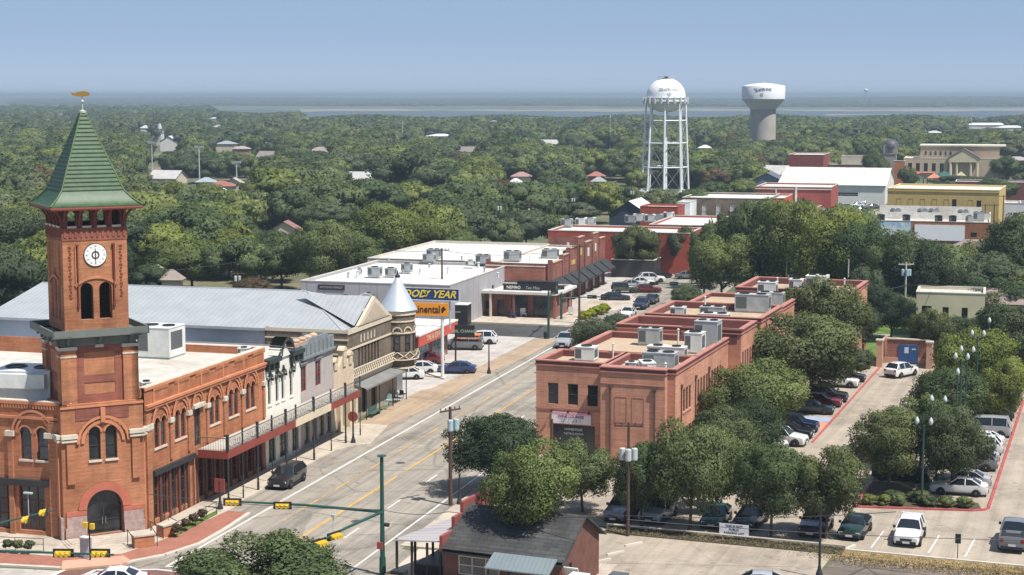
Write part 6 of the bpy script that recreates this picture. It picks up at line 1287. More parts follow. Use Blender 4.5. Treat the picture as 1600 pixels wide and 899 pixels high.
wire('wire between the brown poles along the far street', [Vector((pE[0].x, pE[0].y, pE[1] - .3)), Vector((pF[0].x, pF[0].y, pF[1] - .3))], 1.0, .03)
wire('faint wire over the trees behind the metal roof', [P(200, 428, 10), Vector((pG[0].x, pG[0].y, pG[1] - .3)), Vector((pE[0].x, pE[0].y, pE[1] - .3))], 1.0, .035)

# ------------------------------------------------------------------ lot furniture: banner, fence, signs, shrubs
bn = thing('parking_banner', 'white no parking banner hung on the low fence at the verge', 'banner', tuple(L(24.0, -23.0)), R_(-4)); f_ = LF(24.0, -23.3)
b_ = MB(f_); b_.box(-1.12, -.03, .35, 1.1, .0, 1.25); build(b_, 'cloth', M('banner_cloth', (.66, .66, .70), .8, .06, 2), bn)
for z, s_ in ((1.08, 'THIS IS NOT'), (.82, 'PUBLIC'), (.55, 'PARKING LOT')): text_on(bn, f_, 0, -.04, z, s_, .24, M('ink_blue', (.05, .05, .12), .6, 0), depth=.003, bold=.006)
p0, p1 = L(14.2, -23.4, .05), L(32.2, -23.4, .05)
def barrier(label, p0, p1):
    t = thing('low_barrier', label, 'barrier', tuple(p0)); d = p1 - p0; n = int(d.length / 2.6); b = MB()
    for i in range(n + 1): q = p0 + d * i / n; b.box(q.x - .07, q.y - .07, 0, q.x + .07, q.y + .07, .42)
    build(b, 'post', M('barrier_wood', (.30, .24, .18), .9, .2), t)
    b = MB(); b.cyl(p0 + Vector((0, -.02, .36)), p1 + Vector((0, -.02, .36)), .075, n=6); build(b, 'rail', M('barrier_rail', (.44, .38, .30), .9, .15, 1.5), t)
barrier('long pale timber rail between the shaded cars and the concrete yard', p0, p1)
kb = MB(LOT); kb.box(32.4, -23.4, 0, 46.5, -23.15, .15); kb.box(14.2, -22.7, .0, 32.2, -22.55, .13); struct(kb, 'kerb', KERB)
for k, (px, py) in enumerate(((990, 852), (962, 866), (940, 878), (920, 892))):
    q = P(px, py); t = thing('wheel_stop', ('pale concrete wheel stop farthest from the shop', 'pale concrete wheel stop third from the viewer', 'pale concrete wheel stop second from the viewer', 'pale concrete wheel stop nearest the viewer')[k], 'wheel stop', tuple(q), R_(60), 'wheel stops by the shop'); b_ = MB(Matrix.Translation(q) @ Matrix.Rotation(R_(52), 4, 'Z')); b_.slab([(-.85, 0), (.85, 0), (.8, .15), (-.8, .15)], -.1, .1); build(b_, 'block', KERB, t)
q = L(40.15, -22.9); t = thing('parking_sign', 'small dark sign on a thin post between the empty stalls', 'sign', tuple(q)); b_ = MB(Matrix.Translation(q)); b_.cyl((0, 0, 0), (0, 0, 1.7), .03, n=6); build(b_, 'post', DARKM, t); b_ = MB(Matrix.Translation(q)); b_.box(-.2, -.05, 1.2, .2, -.03, 1.9); build(b_, 'panel', BLK, t)
q = L(32.5, -22.6); t = thing('wheel_stop', 'pale slanting wheel stop at the end of the shaded row', 'wheel stop', tuple(q)); b_ = MB(Matrix.Translation(q) @ Matrix.Rotation(R_(70), 4, 'Z')); b_.slab([(-.8, 0), (.8, 0), (.75, .16), (-.75, .16)], -.12, .12); build(b_, 'block', KERB, t)
def shrub(label, x, y, w_, h, kind, v=0, z=.1, group=None, name='shrub'):
    t = thing(name, label, 'shrub', (x, y, z), v, group); c = bpy.data.objects.new('foliage', crown_for(2, kind, v % 3)); link(c, t); c.location = (0, 0, -.28 * h * 9 / 9); c.scale = (w_ / 9.4, w_ / 9.4, h / 6.4); c.location = (0, 0, -2.1 * h / 6.4); return t
for k, (a, b, w_) in enumerate(((31.9, -9.2, 1.1), (33.0, -8.9, 1.2), (34.2, -8.6, 1.2), (36.4, -8.0, 1.6), (37.9, -7.8, 1.3), (39.3, -7.4, 1.4), (33.6, -7.3, 1.8), (35.6, -6.6, 2.0))):
    p = L(a, b); shrub('small clipped green shrub ' + ('nearest the left end of the red kerb', 'second along the red kerb', 'third along the red kerb', 'under the lamp post side of the red kerb', 'fifth along the red kerb', 'at the rounded kerb corner', 'at the back of the bed left of the lamp', 'at the back of the bed right of the lamp')[k], p.x, p.y, w_, .8, ('bright', 'bright', 'mid', 'dark', 'mid', 'mid', 'dark', 'dark')[k], k, group='clipped shrubs in the kerbed bed')
for k, (px, py) in enumerate(((913, 500), (922, 496), (931, 492), (940, 488), (950, 484))):
    p = P(px, py); shrub('bright yellow hedge bush, number %s from the corner pole' % ('one', 'two', 'three', 'four', 'five')[k], p.x, p.y, 1.9, 1.1, 'yellow', k, group='yellow hedge at the far corner') if False else None
LEAF['yellow'] = leafmat('leaf_yellow', ((.24, .27, .02), (.42, .42, .04)), .2)
for k, (px, py) in enumerate(((913, 501), (921, 498), (929, 495), (937, 492), (945, 489))):
    p = P(px, py); shrub('bright yellow hedge bush, ' + ('nearest the corner pole', 'second from the corner pole', 'in the middle of the hedge', 'fourth from the corner pole', 'farthest from the corner pole')[k], p.x, p.y, 1.9, 1.2, 'yellow', k, group='yellow hedge at the far corner')
# benches and bits before the opera hall
BENCHG = M('bench_green', (.05, .10, .085), .6, .1)
q = P(573, 652); t = thing('park_bench', 'dark green bench against the opera hall wall', 'bench', tuple(q), R_(90)); f_ = Matrix.Translation((-60.9, q.y + .6, 0)) @ Matrix.Rotation(R_(90), 4, 'Z')
b_ = MB(f_); b_.box(-1.2, -.45, .42, 1.2, .0, .48); build(b_, 'seat', BENCHG, t); b_ = MB(f_); b_.box(-1.2, 0, .5, 1.2, .06, 1.05); build(b_, 'backrest', BENCHG, t)
for s_ in (-1, 1): b_ = MB(f_); b_.box(s_ * 1.1 - .04, -.42, .06, s_ * 1.1 + .04, .04, .46); build(b_, 'leg', BENCHG, t)
for k, (px, py, hh, cc) in enumerate(((607, 632, 1.1, TRF), (613, 628, .9, BLK), (619, 628, 1.3, BLK), (625, 626, 1.0, TRF), (630, 622, .9, BLK), (602, 640, .8, HVG))):
    q = P(px, py, .06); t = thing('patio_chair', 'patio chair among the cluster under the canopy end, ' + ('blue grey one in front', 'black one behind the front', 'tall black one in the middle', 'blue grey one to the right', 'black one at the far right', 'pale one nearest the door')[k], 'chair', tuple(q), R_(40 * k), 'patio chairs before the opera hall'); f_ = Matrix.Translation(q) @ Matrix.Rotation(R_(40 * k), 4, 'Z')
    b_ = MB(f_); b_.box(-.28, -.28, .42, .28, .28, .5); build(b_, 'seat', cc, t); b_ = MB(f_); b_.box(-.28, .24, .5, .28, .3, hh); build(b_, 'backrest', cc, t)
    for a, b in ((-1, -1), (1, -1), (1, 1), (-1, 1)): b_ = MB(f_); b_.cyl((a * .25, b * .25, 0), (a * .25, b * .25, .42), .025, n=5); build(b_, 'leg', cc, t)

# ------------------------------------------------------------------ tyre shop and its signs
ts = thing('tyre_shop', 'low tyre shop with red lettered fascia and glazed front behind the turret', 'shop', (-72, 192, 0))
b_ = MB(FR(-66.6, 186.5, 90)); wall(b_, 0, 14.5, 0, 4.2, [(1.2, .3, 1.6, 2.6, False), (5.4, .1, 4.4, 3.0, False), (11.2, .1, 5.4, 3.0, False)], .2); b_.m = FR(-84, 186.5, 0); wall(b_, 0, 17.4, 0, 4.2, [(14, .2, 3, 2.8, False)], .2); b_.m = FR(-66.6, 201, 180); wall(b_, 0, 17.4, 0, 4.2); build(b_, 'wall', M('shop_red_wall', (.30, .085, .06), .8, .15), ts)
f_ = FR(-66.6, 186.5, 90); window(ts, f_, 1.2, .3, 1.6, 2.6, False, .1, HV, GLASSD, 1, 2, .1); window(ts, f_, 5.4, .1, 4.4, 3.0, False, .1, HV, M('window_sky', (.12, .16, .18), .15, .2), 3, 2, .1); window(ts, f_, 11.2, .1, 5.4, 3.0, False, .1, HVG, M('window_sky', (.12, .16, .18)), 4, 2, .1); window(ts, FR(-84, 186.5, 0), 14, .2, 3, 2.8, False, .1, HV, GLASSD, 2, 2, .1)
b_ = MB(f_); b_.box(-.2, -1.3, 3.1, 14.7, -1.15, 4.3); b_.box(-.2, -1.15, 4.1, 14.7, 0, 4.3); build(b_, 'fascia', M('fascia_red', (.50, .09, .06), .6, .12), ts)
text_on(ts, f_, 5.6, -1.33, 3.7, 'TIRE & SERVICE', .95, M('letter_cream', (.62, .45, .30), .6, 0), depth=.01, bold=.012)
b_ = MB(f_); b_.box(0, .2, 4.2, 14.5, 17, 4.45); b_.box(-.3, -1.35, 4.3, 14.8, .2, 4.5); build(b_, 'roof', WHBR, ts)
gs = thing('tyre_billboard', 'dark blue billboard with yellow italic lettering mounted over the tyre shop', 'billboard', (-68, 193, 0))
gp = PYY(716, 452, 193.5); gl_ = PYY(612, 449, 193.5); gb_ = PYY(716, 471, 193.5).z; f_ = FR(0, 193.5, 0); cx = (gp.x + gl_.x) / 2; hw = (gp.x - gl_.x) / 2; gt = gp.z
b_ = MB(f_); b_.box(gl_.x, 0, gb_, gp.x, .18, gt); build(b_, 'panel', M('billboard_blue', (.018, .045, .17), .5, .1), gs)
for (z0_, z1_) in ((gb_ - .02, gb_ + .06), (gt - .06, gt + .02)): b_ = MB(f_); b_.box(gl_.x, -.03, z0_, gp.x + .04, -.002, z1_); build(b_, 'edge_strip', HV, gs)
YL = M('letter_yellow', (.75, .58, .06), .5, 0); zc_ = (gb_ + gt) / 2
text_on(gs, f_, cx + .05, -.04, zc_, 'GOOD  YEAR', (gt - gb_) * .85, YL, shear=.35, bold=.03, depth=.01, fit=(gp.x - gl_.x) * .90)
b_ = MB(f_ @ Matrix.Translation((cx + .12, -.05, zc_))); b_.slab([(-.05, -.3), (.1, -.3), (.35, .15), (.75, .5), (.3, .42), (-.1, .3), (-.35, .3), (-.1, .12)], 0, .03); build(b_, 'winged_emblem', YL, gs)
for x in (gl_.x + 2, gp.x - 1.2): b_ = MB(f_); b_.cyl((x, .3, 4.3), (x, .3, gt - .2), .1, n=6); build(b_, 'support', HVG, gs)
cs = thing('pole_sign', 'orange tyre sign with black lettering on a white pole', 'sign', tuple(P(691, 589))); cpole = P(691, 592); f_ = Matrix.Translation((cpole.x, cpole.y, 0)) @ Matrix.Rotation(R_(8), 4, 'Z'); zt, zb_ = z_at(cpole.x, cpole.y, 474), z_at(cpole.x, cpole.y, 494)
b_ = MB(f_); b_.cyl((0, .2, 0), (0, .2, zt), .2, .18, 10); build(b_, 'pole', HV, cs)
b_ = MB(f_); b_.box(-6.0, -.1, zb_, .75, .12, zt); build(b_, 'panel', M('sign_orange', (.78, .30, .025), .5, .05), cs)
b_ = MB(f_); b_.box(-5.9, -.25, zt + .02, 3.2, .5, zt + .22); build(b_, 'top_strip', HV, cs) if False else None
text_on(cs, f_, -2.55, -.13, (zt + zb_) / 2, 'Continental', (zt - zb_) * .82, M('letter_black', (.02, .02, .02), .6, 0), depth=.01, bold=.012, fit=4.7)
b_ = MB(f_ @ Matrix.Translation((.2, -.13, (zt + zb_) / 2))); b_.slab([(-.22, -.32), (-.05, -.36), (.1, -.1), (.28, 0), (.3, .14), (.1, .2), (.12, .38), (-.05, .34), (-.24, .12)], 0, .02); build(b_, 'horse_emblem', M('letter_black', (.02,) * 3), cs)
def boardsign(label, px, pyb, x0, y0, x1, y1, txt, tc, rz=0):
    p = P(px, pyb); t = thing('pole_sign', label, 'sign', tuple(p)); k = FPX / proj(p.x, p.y, 3)[2]; f_ = Matrix.Translation(p) @ Matrix.Rotation(R_(rz), 4, 'Z'); zt, zb = z_at(p.x, p.y, y0), z_at(p.x, p.y, y1)
    b = MB(f_); b.cyl((0, 0, 0), (0, 0, zt), .11, n=8); build(b, 'pole', BLK, t); b = MB(f_); b.box((x0 - px) / k, -.12, zb, (x1 - px) / k, .12, zt); build(b, 'panel', BLK, t)
    if txt: text_on(t, f_, ((x0 + x1) / 2 - px) / k, -.14, (zt + zb) / 2, txt, (zt - zb) * .34, M(*tc), depth=.004, bold=.008)
boardsign('black sign board with pale green line on a black pole before the orange van', 712, 571, 712, 508, 742, 527, 'OIL CHANGE', ('letter_palegreen', (.30, .42, .28), .6, 0), 10)
tk = thing('box_trailer', 'black box trailer parked beyond the tyre shop by the side street', 'trailer', tuple(P(716, 512))); q = P(710, 512); f_ = Matrix.Translation(q) @ Matrix.Rotation(R_(4), 4, 'Z')
b_ = MB(f_); b_.box(-4.4, -1.1, .5, 2.2, 1.2, 3.4); build(b_, 'body', M('trailer_black', (.02, .02, .022), .4, .1), tk); b_ = MB(f_); b_.box(-4.45, -1.15, 3.4, 2.25, 1.25, 3.5); build(b_, 'roof', HV, tk); b_ = MB(f_); b_.box(-1.2, -1.12, 2.3, 1.2, -1.1, 2.5); build(b_, 'stripe', M('trailer_text', (.25, .25, .2), .5, 0), tk)
for x in (-1.2, .9, 1.6): b_ = MB(f_); b_.cyl((x, -1.12, .38), (x, -.9, .38), .38, n=14); build(b_, 'wheel', RUB, tk)
for k, (px, py) in enumerate(((661, 577), (690, 590))): pass
kb = MB(); kb.prism(pxpoly([(640, 578), (662, 583), (694, 594), (700, 589), (668, 578), (640, 573)]), 0, .16); struct(kb, 'forecourt_island', KERB)
q = P(853, 530); t = thing('litter_bin', 'small dark litter bin at the signal pole by the side street', 'bin', tuple(q)); b_ = MB(Matrix.Translation(q)); b_.lathe([(.3, 0), (.36, .9), (.3, 1.0), (.02, 1.1)], n=12); build(b_, 'body', BLK, t)
def far_signal(label, px, pyb, pyt, heads, rz):
    p = P(px, pyb); h = z_at(p.x, p.y, pyt); t = thing('signal_mast', label, 'traffic signal', tuple(p)); b = MB(); b.cyl(p, (p.x, p.y, h), .2, .13, 10); build(b, 'pole', SG, t)
    zz = h - .8; last = None
    for x, y in heads:
        q = P(x, y, zz); b = MB(); b.cyl((last or Vector((p.x, p.y, zz))), q, .09, n=6); build(b, 'mast_arm', SG, t); signal_head(t, q, rz, wide=1.2); last = q
far_signal('green signal pole by the litter bin at the side street corner', 857, 530, 455, [(866, 457), (876, 450)], 60)
far_signal('green signal pole with long arm across the far street', 877, 500, 458, [(925, 464), (946, 464)], 8)
far_signal('signal pole hidden by trees with orange backed heads over the far street', 1100, 462, 436, [(1053, 443), (1022, 443)], 8)
# ------------------------------------------------------------------ buildings farther along
REDW = M('red_painted_wall', (.33, .07, .045), .85, .15, .5, fine=.1)
def block(name, label, x0, y0, w_, d, h, wm, roofm, rz=0, cat='building', wf=(), wr=(), par=.35, fm=None, gm=None, capm=None, name_win='window', nx=1):
    """flat roofed building: front facing -y, parapet, real openings; wf/wr = (u, z, w, h, arched) front and right"""
    fr = FR(x0, y0, rz); t = thing(name, label, cat, tuple(fr @ Vector((w_ / 2, d / 2, 0))), R_(rz)); b = MB()
    sides = ((fr, w_, wf), (fr @ FR(w_, 0, 90), d, wr), (fr @ FR(w_, d, 180), w_, ()), (fr @ FR(0, d, 270), d, ()))
    for f_, n, o in sides: b.m = f_; wall(b, 0, n, 0, h, [(*q, False)[:5] for q in o], .2)
    b.m = fr; b.box(.25, .25, h - par, w_ - .25, .27, h); b.box(.25, d - .27, h - par, w_ - .25, d - .25, h); b.box(.25, .27, h - par, .27, d - .27, h); b.box(w_ - .27, .27, h - par, w_ - .25, d - .27, h)
    build(b, 'wall', wm, t)
    b = MB(fr); b.box(-.06, -.06, h, w_ + .06, .28, h + .12); b.box(-.06, d - .28, h, w_ + .06, d + .06, h + .12); b.box(-.06, .28, h, .28, d - .28, h + .12); b.box(w_ - .28, .28, h, w_ + .06, d - .28, h + .12); build(b, 'coping', capm or WHROOF, t)
    b = MB(fr); b.box(.02, .02, h - par - .3, w_ - .02, d - .02, h - par); build(b, 'roof', roofm, t)
    for f_, n, o in sides[:2]:
        for q in o: window(t, f_, *(*q, False)[:5], .14, fm or DARKM, gm or GLASSD, nx, 2, .08)
    return t, fr
def hip(name, label, x0, y0, w_, d, h, hr, wm, roofm, rz=0, gable=False, wf=(), cat='house', ov=.5):
    fr = FR(x0, y0, rz); t = thing(name, label, cat, tuple(fr @ Vector((w_ / 2, d / 2, 0))), R_(rz)); b = MB()
    for f_, n, o in ((fr, w_, wf), (fr @ FR(w_, 0, 90), d, ()), (fr @ FR(w_, d, 180), w_, ()), (fr @ FR(0, d, 270), d, ())): b.m = f_; wall(b, 0, n, 0, h, [(*q, False)[:5] for q in o], .15)
    if gable == 'front': b.m = fr; b.slab([(0, h), (w_, h), (w_ / 2, h + hr)], .0, .1); b.slab([(0, h), (w_, h), (w_ / 2, h + hr)], d - .1, d)
    if gable == 'side': b.m = fr @ FR(w_, 0, 90); b.slab([(0, h), (d, h), (d / 2, h + hr)], 0, .1); b.m = fr @ FR(.1, 0, 90); b.slab([(0, h), (d, h), (d / 2, h + hr)], 0, .1)
    build(b, 'wall', wm, t); b = MB(fr)
    i = min(w_, d) / 2
    if gable == 'front': q = [(-ov, -ov, h - .1), (w_ + ov, -ov, h - .1), (w_ + ov, d + ov, h - .1), (-ov, d + ov, h - .1), (w_ / 2, -ov, h + hr + .1), (w_ / 2, d + ov, h + hr + .1)]; f = [(0, 4, 5, 3), (1, 2, 5, 4), (0, 1, 4), (2, 3, 5)][:2]
    elif gable == 'side': q = [(-ov, -ov, h - .1), (w_ + ov, -ov, h - .1), (w_ + ov, d + ov, h - .1), (-ov, d + ov, h - .1), (-ov, d / 2, h + hr + .1), (w_ + ov, d / 2, h + hr + .1)]; f = [(0, 1, 5, 4), (2, 3, 4, 5)]
    else: q = [(-ov, -ov, h), (w_ + ov, -ov, h), (w_ + ov, d + ov, h), (-ov, d + ov, h), (min(i, w_ / 2 - .05), d / 2 if w_ >= d else i, h + hr), (w_ - min(i, w_ / 2 - .05), d / 2 if w_ >= d else d - i, h + hr)]; f = [(0, 1, 5, 4), (1, 2, 5), (2, 3, 4, 5), (3, 0, 4)]
    b.add(q, f); k = len(q); b.add([(a, c, z - .18) for a, c, z in q[:4]], [(3, 2, 1, 0)]) if gable is False else None
    build(b, 'roof', roofm, t)
    for q in wf: window(t, fr, *(*q, False)[:5], .1, HV, GLASSD, 1, 2, .08)
    return t
PANEL = stripes('grey_panel', (.36, .35, .365), (.24, .235, .25), 2.7, True, .7, 0, .05)
t, f_ = block('grey_warehouse', 'wide grey panelled warehouse with white roof, dark arches and small sign strip', -95.5, 221, 22.6, 31, 6.4, PANEL, WHBR, wf=[(2.7, 1.6, 1.5, 3.1, True), (6.9, .3, 1.5, 4.4, True)])
b_ = MB(f_); b_.box(2.7, -.1, 5.25, 6.8, -.0, 6.0); build(b_, 'sign_strip', M('sign_plum', (.04, .03, .05), .6, .1), t); text_on(t, f_, 4.75, -.12, 5.62, 'ANTIQUES MARKET', .4, M('sign_dimwhite', (.4, .38, .4), .6, 0), depth=.004)
b_ = MB(f_); b_.arc(10.6, 3.4, 1.6, .16, -1.5, 0, 0, 180, 12); build(b_, 'door_awning', HV, t); window(t, f_, 10.6, .2, 2.6, 4.4, True, -.05, DARKM, GLASSD, 2, 2, .1); bw = MB(f_); bw.box(16.5, -.08, 5.1, 22, 0, 5.9); build(bw, 'band', M('band_blue', (.3, .34, .48), .7, .1), t)
t, f_ = block('white_roof_building', 'long low building with bright white roof behind the grey warehouse', -97.5, 253, 22, 34, 6.6, M('cream_wall', (.55, .5, .42), .85, .1), WHBR)
t, f_ = block('brick_annex', 'low coral brick annex behind the cafe with white roof', -76.0, 248.5, 9.6, 37, 6.5, brick('annex_brick', (.42, .15, .10), (.36, .12, .085), (.36, .2, .15)), WHBR)
# cafe with flat canopy
BC = brick('cafe_brick', (.30, .115, .085), (.25, .095, .07), (.33, .2, .16))
t, f_ = block('cafe', 'low brick cafe with white flat canopy and dark roof sign at the side street', -75.5, 238.2, 13.6, 9.5, 3.9, BC, M('cafe_roof', (.50, .49, .46), .8, .15, .5), wf=[(3.0, 1.1, 1.0, 1.1), (5.0, .2, 1.1, 2.3), (8.0, .2, 2.6, 3.0), (11.4, .2, 2.6, 3.0)], wr=[(3, .5, 2, 2.4), (7, .5, 2, 2.4)])
b_ = MB(f_); b_.box(-.4, -2.2, 3.65, 14.2, .25, 4.05); b_.box(13.6, .25, 3.65, 14.6, 9, 4.0); build(b_, 'canopy', M('canopy_white', (.58, .56, .52), .7, .1), t)
for u in (.1, 4.0, 7.6, 13.9): b_ = MB(f_); b_.box(u - .15, -2.05, 0, u + .15, -1.75, 3.65); build(b_, 'canopy_post', STONE if u < 5 else BC, t)
b_ = MB(f_); b_.box(5.6, -.6, 4.1, 11.6, -.45, 4.95); b_.box(7.4, .6, 4.0, 13.4, 2.2, 5.35); build(b_, 'sign_board', BLK, t)
text_on(t, f_, 7.2, -.63, 4.5, 'NEMAO', .62, M('sign_white', (.75,) * 3), depth=.004, bold=.01); text_on(t, f_, 10.1, -.63, 4.5, 'Tex Mex', .62, M('sign_dimwhite', (.4, .38, .4)), depth=.004, shear=.3)
for k, (px, py, c_) in enumerate(((789, 492, 'teal'), (818, 495, 'white'), (757, 492, 'red'), (803, 497, 'blue'), (838, 492, 'silver'), (770, 490, 'grey'), (893, 492, 'white'), (889, 480, 'red'))):
    q = P(px, py, .13); f2 = Matrix.Translation(q) @ Matrix.Rotation(R_(30 * k), 4, 'Z'); t = thing('sidewalk_display', ('teal metal yard chair', 'white yard sculpture with arms', 'red drink cabinet by the wall', 'blue painted yard chair', 'silver yard table', 'dark bench by the cafe wall', 'white bistro chair at the corner', 'red bistro chair at the corner')[k] + ' before the cafe', 'garden furniture', tuple(q), R_(30 * k), 'goods set out before the cafe'); mm = paint(c_, PC[c_])
    b_ = MB(f2); b_.box(-.4, -.4, .45, .4, .4, .52); b_.box(-.4, .34, .52, .4, .4, 1.25 if k != 2 else 1.7); build(b_, 'seat', mm, t)
    for a, b in ((-1, -1), (1, -1), (1, 1), (-1, 1)): b_ = MB(f2); b_.cyl((a * .35, b * .35, 0), (a * .35, b * .35, .45), .04, n=5); build(b_, 'leg', mm, t)
# stepped brick shop row with dark awnings
sr = thing('shop_row', 'stepped brick shop row with dark fabric awnings facing the far street', 'shops', (-66, 266, 0)); BS = brick('row_brick', (.29, .10, .075), (.24, .085, .065), (.3, .17, .14)); AWN = M('awning_charcoal', (.035, .04, .042), .8, .1)
f_ = FR(-65.4, 0, 90); f_2 = FR(0, 249.0, 0)
segs = [(249, 255.5, 7.0), (255.5, 260, 7.6), (260, 265.5, 8.3), (265.5, 270.5, 9.6), (270.5, 276, 8.4), (276, 281, 9.4), (281, 286, 8.2)]
b_ = MB(f_)
for a, b, h in segs: b_.m = f_; wall(b_, a, b, 0, h, [((a + b) / 2, .3, (b - a) * .7, 2.9, False)], .3); b_.box(a, .3, 5.9, b, .5, h); b_.box(a - .2, -.2, 0, a + .25, .5, h + .25)
b_.m = f_2; wall(b_, -75.8, -65.4, 0, 7.0, [(-70.5, .3, 5, 3.0, False)], .3); b_.box(-76.0, -.2, 0, -75.4, .4, 7.5); b_.box(-66.0, -.25, 0, -65.35, .4, 7.6); b_.m = FR(-65.4, 286, 180); wall(b_, 0, 10.4, 0, 8)
build(b_, 'wall', BS, sr)
b_ = MB(f_)
for a, b, h in segs: b_.box(a + .25, -.12, h, b - .2, .5, h + .14)
build(b_, 'coping', M('coping_tan', (.42, .30, .22), .8, .1), sr)
for a, b, h in segs: window(sr, f_, (a + b) / 2, .3, (b - a) * .7, 2.9, False, .2, HVG, GLASSD, 3, 2, .1); b_ = MB(f_); b_.add([(a + .5, 0, 4.5), (b - .4, 0, 4.5), (b - .4, -2.0, 3.0), (a + .5, -2.0, 3.0), (a + .5, -2.0, 2.75), (b - .4, -2.0, 2.75)], [(0, 1, 2, 3), (3, 2, 5, 4)]); b_.add([(a + .5, 0, 4.5), (a + .5, -2.0, 3.0), (a + .5, 0, 3.0), (b - .4, 0, 4.5), (b - .4, -2.0, 3.0), (b - .4, 0, 3.0)], [(0, 1, 2), (5, 4, 3)]); build(b_, 'awning', AWN, sr)
window(sr, f_2, -70.5, .3, 5, 3.0, False, .2, HVG, GLASSD, 3, 2, .1)
b_ = MB(f_2); b_.add([(-74.5, 0, 4.6), (-66.2, 0, 4.6), (-66.2, -1.8, 3.3), (-74.5, -1.8, 3.3)], [(0, 1, 2, 3)]); build(b_, 'awning', AWN, sr)
for k, (u, z, w_, h_) in enumerate(((268, 6.6, 1.2, 1.2), (278.5, 6.4, 1.0, 1.3), (262.7, 5.6, 2.4, .7), (273.2, 6.0, 1.2, 1.4))): b_ = MB(f_); b_.box(u - w_ / 2, -.08, z, u + w_ / 2, 0, z + h_); build(b_, 'wall_sign', M('sign_gold', (.5, .36, .12), .6, .1) if k in (0, 2) else HV, sr)
b_ = MB(); b_.box(-75.7, 249.4, 6.0, -65.9, 286, 6.3); build(b_, 'roof', WHBR, sr)
b_ = MB(); b_.box(-66.3, 262.0, 6.3, -65.95, 262.3, 9.2); b_.box(-66.35, 248.7, 3.2, -66.3, 248.72, 3.3) if False else None; build(b_, 'white_pier', HV, sr)
for lb, px, py, z, w_, d, h, mm in (('pale rooftop unit at the left of the warehouse roof', 586, 428, 6.3, 2.6, 2.0, 2.2, HVG), ('dark rooftop unit second on the warehouse roof', 611, 427, 6.3, 2.0, 2.0, 1.8, HVG), ('dark rooftop unit third on the warehouse roof', 636, 421, 6.3, 2.0, 2.0, 2.0, HVG), ('small white hood at the left warehouse edge', 562, 424, 6.3, .9, .9, 1.2, HV),
    ('grey double unit on the white roof behind', 671, 405, 6.5, 2.6, 2.0, 2.0, HVG), ('large grey unit on the white roof behind', 678, 401, 6.5, 2.8, 2.4, 2.6, HVG), ('grey unit in the middle of the white roof', 755, 408, 6.5, 3.0, 2.0, 2.2, HVG), ('pale unit beside the middle one', 735, 411, 6.5, 1.8, 1.8, 1.2, HV), ('grey unit at the right of the white roof', 801, 404, 6.4, 3.6, 2.4, 2.6, HVG), ('domed grey unit by the brick pier', 860, 400, 6.3, 3.6, 2.2, 2.4, HVG), ('small dark box on the shop row roof', 884, 397, 6.3, 1.2, 1.2, 1.4, BLK), ('small dark vent on the cafe roof', 768, 448, 3.6, .9, .7, .8, BLK)):
    q = P(px, py + 4, z); hvac(lb, q.x, q.y, z, 0, w_ * .72, d * .7, h * .62, mm, 'rooftop units beyond the side street')
for k in range(20):
    px = 520 + 22 * (k % 16) + random.uniform(-8, 8); py = random.choice([405, 411, 418, 428, 434]); q = P(px, py, 6.1)
    if not (-95 < q.x < -67 and 222 < q.y < 284): continue
    vent('small pale vent pipe on the white roofs beyond the side street', q.x, q.y, 6.05, random.uniform(.5, 1.1), random.uniform(.1, .22), HVG if k % 2 else HV, 'small vents on the white roofs')
# red building behind the row, and neighbours
t, f_ = block('red_building', 'bright red flat roofed building behind the dark awnings, left wing', -80.6, 304, 27.0, 14, 7.6, REDW, WHBR, rz=0, wf=[(6, 3.2, 1.3, 2.2), (19.5, 3.4, .8, 1.6)])
t, f_ = block('red_building', 'bright red flat roofed building with brick right side, right wing at the street bend', -64.0, 318.3, 11.6, 26, 8.0, REDW, WHBR, wf=[(8.8, .5, 1.5, 2.4)], wr=[(3, 4.2, 1.2, 2), (7, 4.2, 1.2, 2), (11, 4.2, 1.2, 2), (3, .6, 1.4, 2.6), (8, .6, 1.4, 2.6)])
for k, (px, py) in enumerate(((886, 352), (908, 351), (922, 350), (985, 346), (998, 344), (1016, 345), (1027, 344), (1045, 341))):
    q = P(px, py, 7.7); hvac('pale rooftop unit on the red building, ' + ('leftmost', 'second from the left', 'third from the left', 'fourth from the left', 'fifth from the left', 'sixth from the left', 'seventh from the left', 'rightmost')[k], q.x, q.y, 7.4, 0, 2.0, 1.7, 1.5, HVG if k % 3 == 0 else HV, 'rooftop units on the red building')
for px, py, cl, kd, lb in ((1000, 419, 'grey', 'suv', 'grey SUV by the dark shed'), (1012, 457, 'red', 'sedan', 'dark red car in the middle of the far street'), (962, 470, 'navy', 'sedan', 'dark blue car nearest the yellow hedge'), (1075, 436, 'grey', 'sedan', 'grey car at the right kerb of the far street'), (1030, 434, 'black', 'sedan', 'black car beyond the fourth awning car')):
    carp(kd, cl, lb, px, py, 104, 'suv' if kd == 'suv' else 'car', name='parked_' + ('suv' if kd == 'suv' else 'car'))
q = P(930, 445, 0); t, f_ = block('dark_shed', 'dark slatted shed before the red building', -66.5, 296, 8.0, 6, 3.2, stripes('dark_slat', (.03, .03, .03), (.07, .065, .06), .3, False), DARKM)
t, f_ = block('red_annex', 'low red annex with small white front left of the far junction', -57.4, 316.5, 4.2, 3, 3.2, REDW, WHROOF)
a0, a1 = P(952, 334, 5.2), P(1003, 330, 5.2); hip('navy_house', 'navy gabled house with white roof edge left of the small red block', a0.x, a0.y, 9.5, 14, 5.0, 3.2, M('navy_wall', (.035, .05, .08), .8, .1), WHBR, gable='front', wf=[(2.5, 1, 1, 1.6), (7, 1, 1, 1.6)])
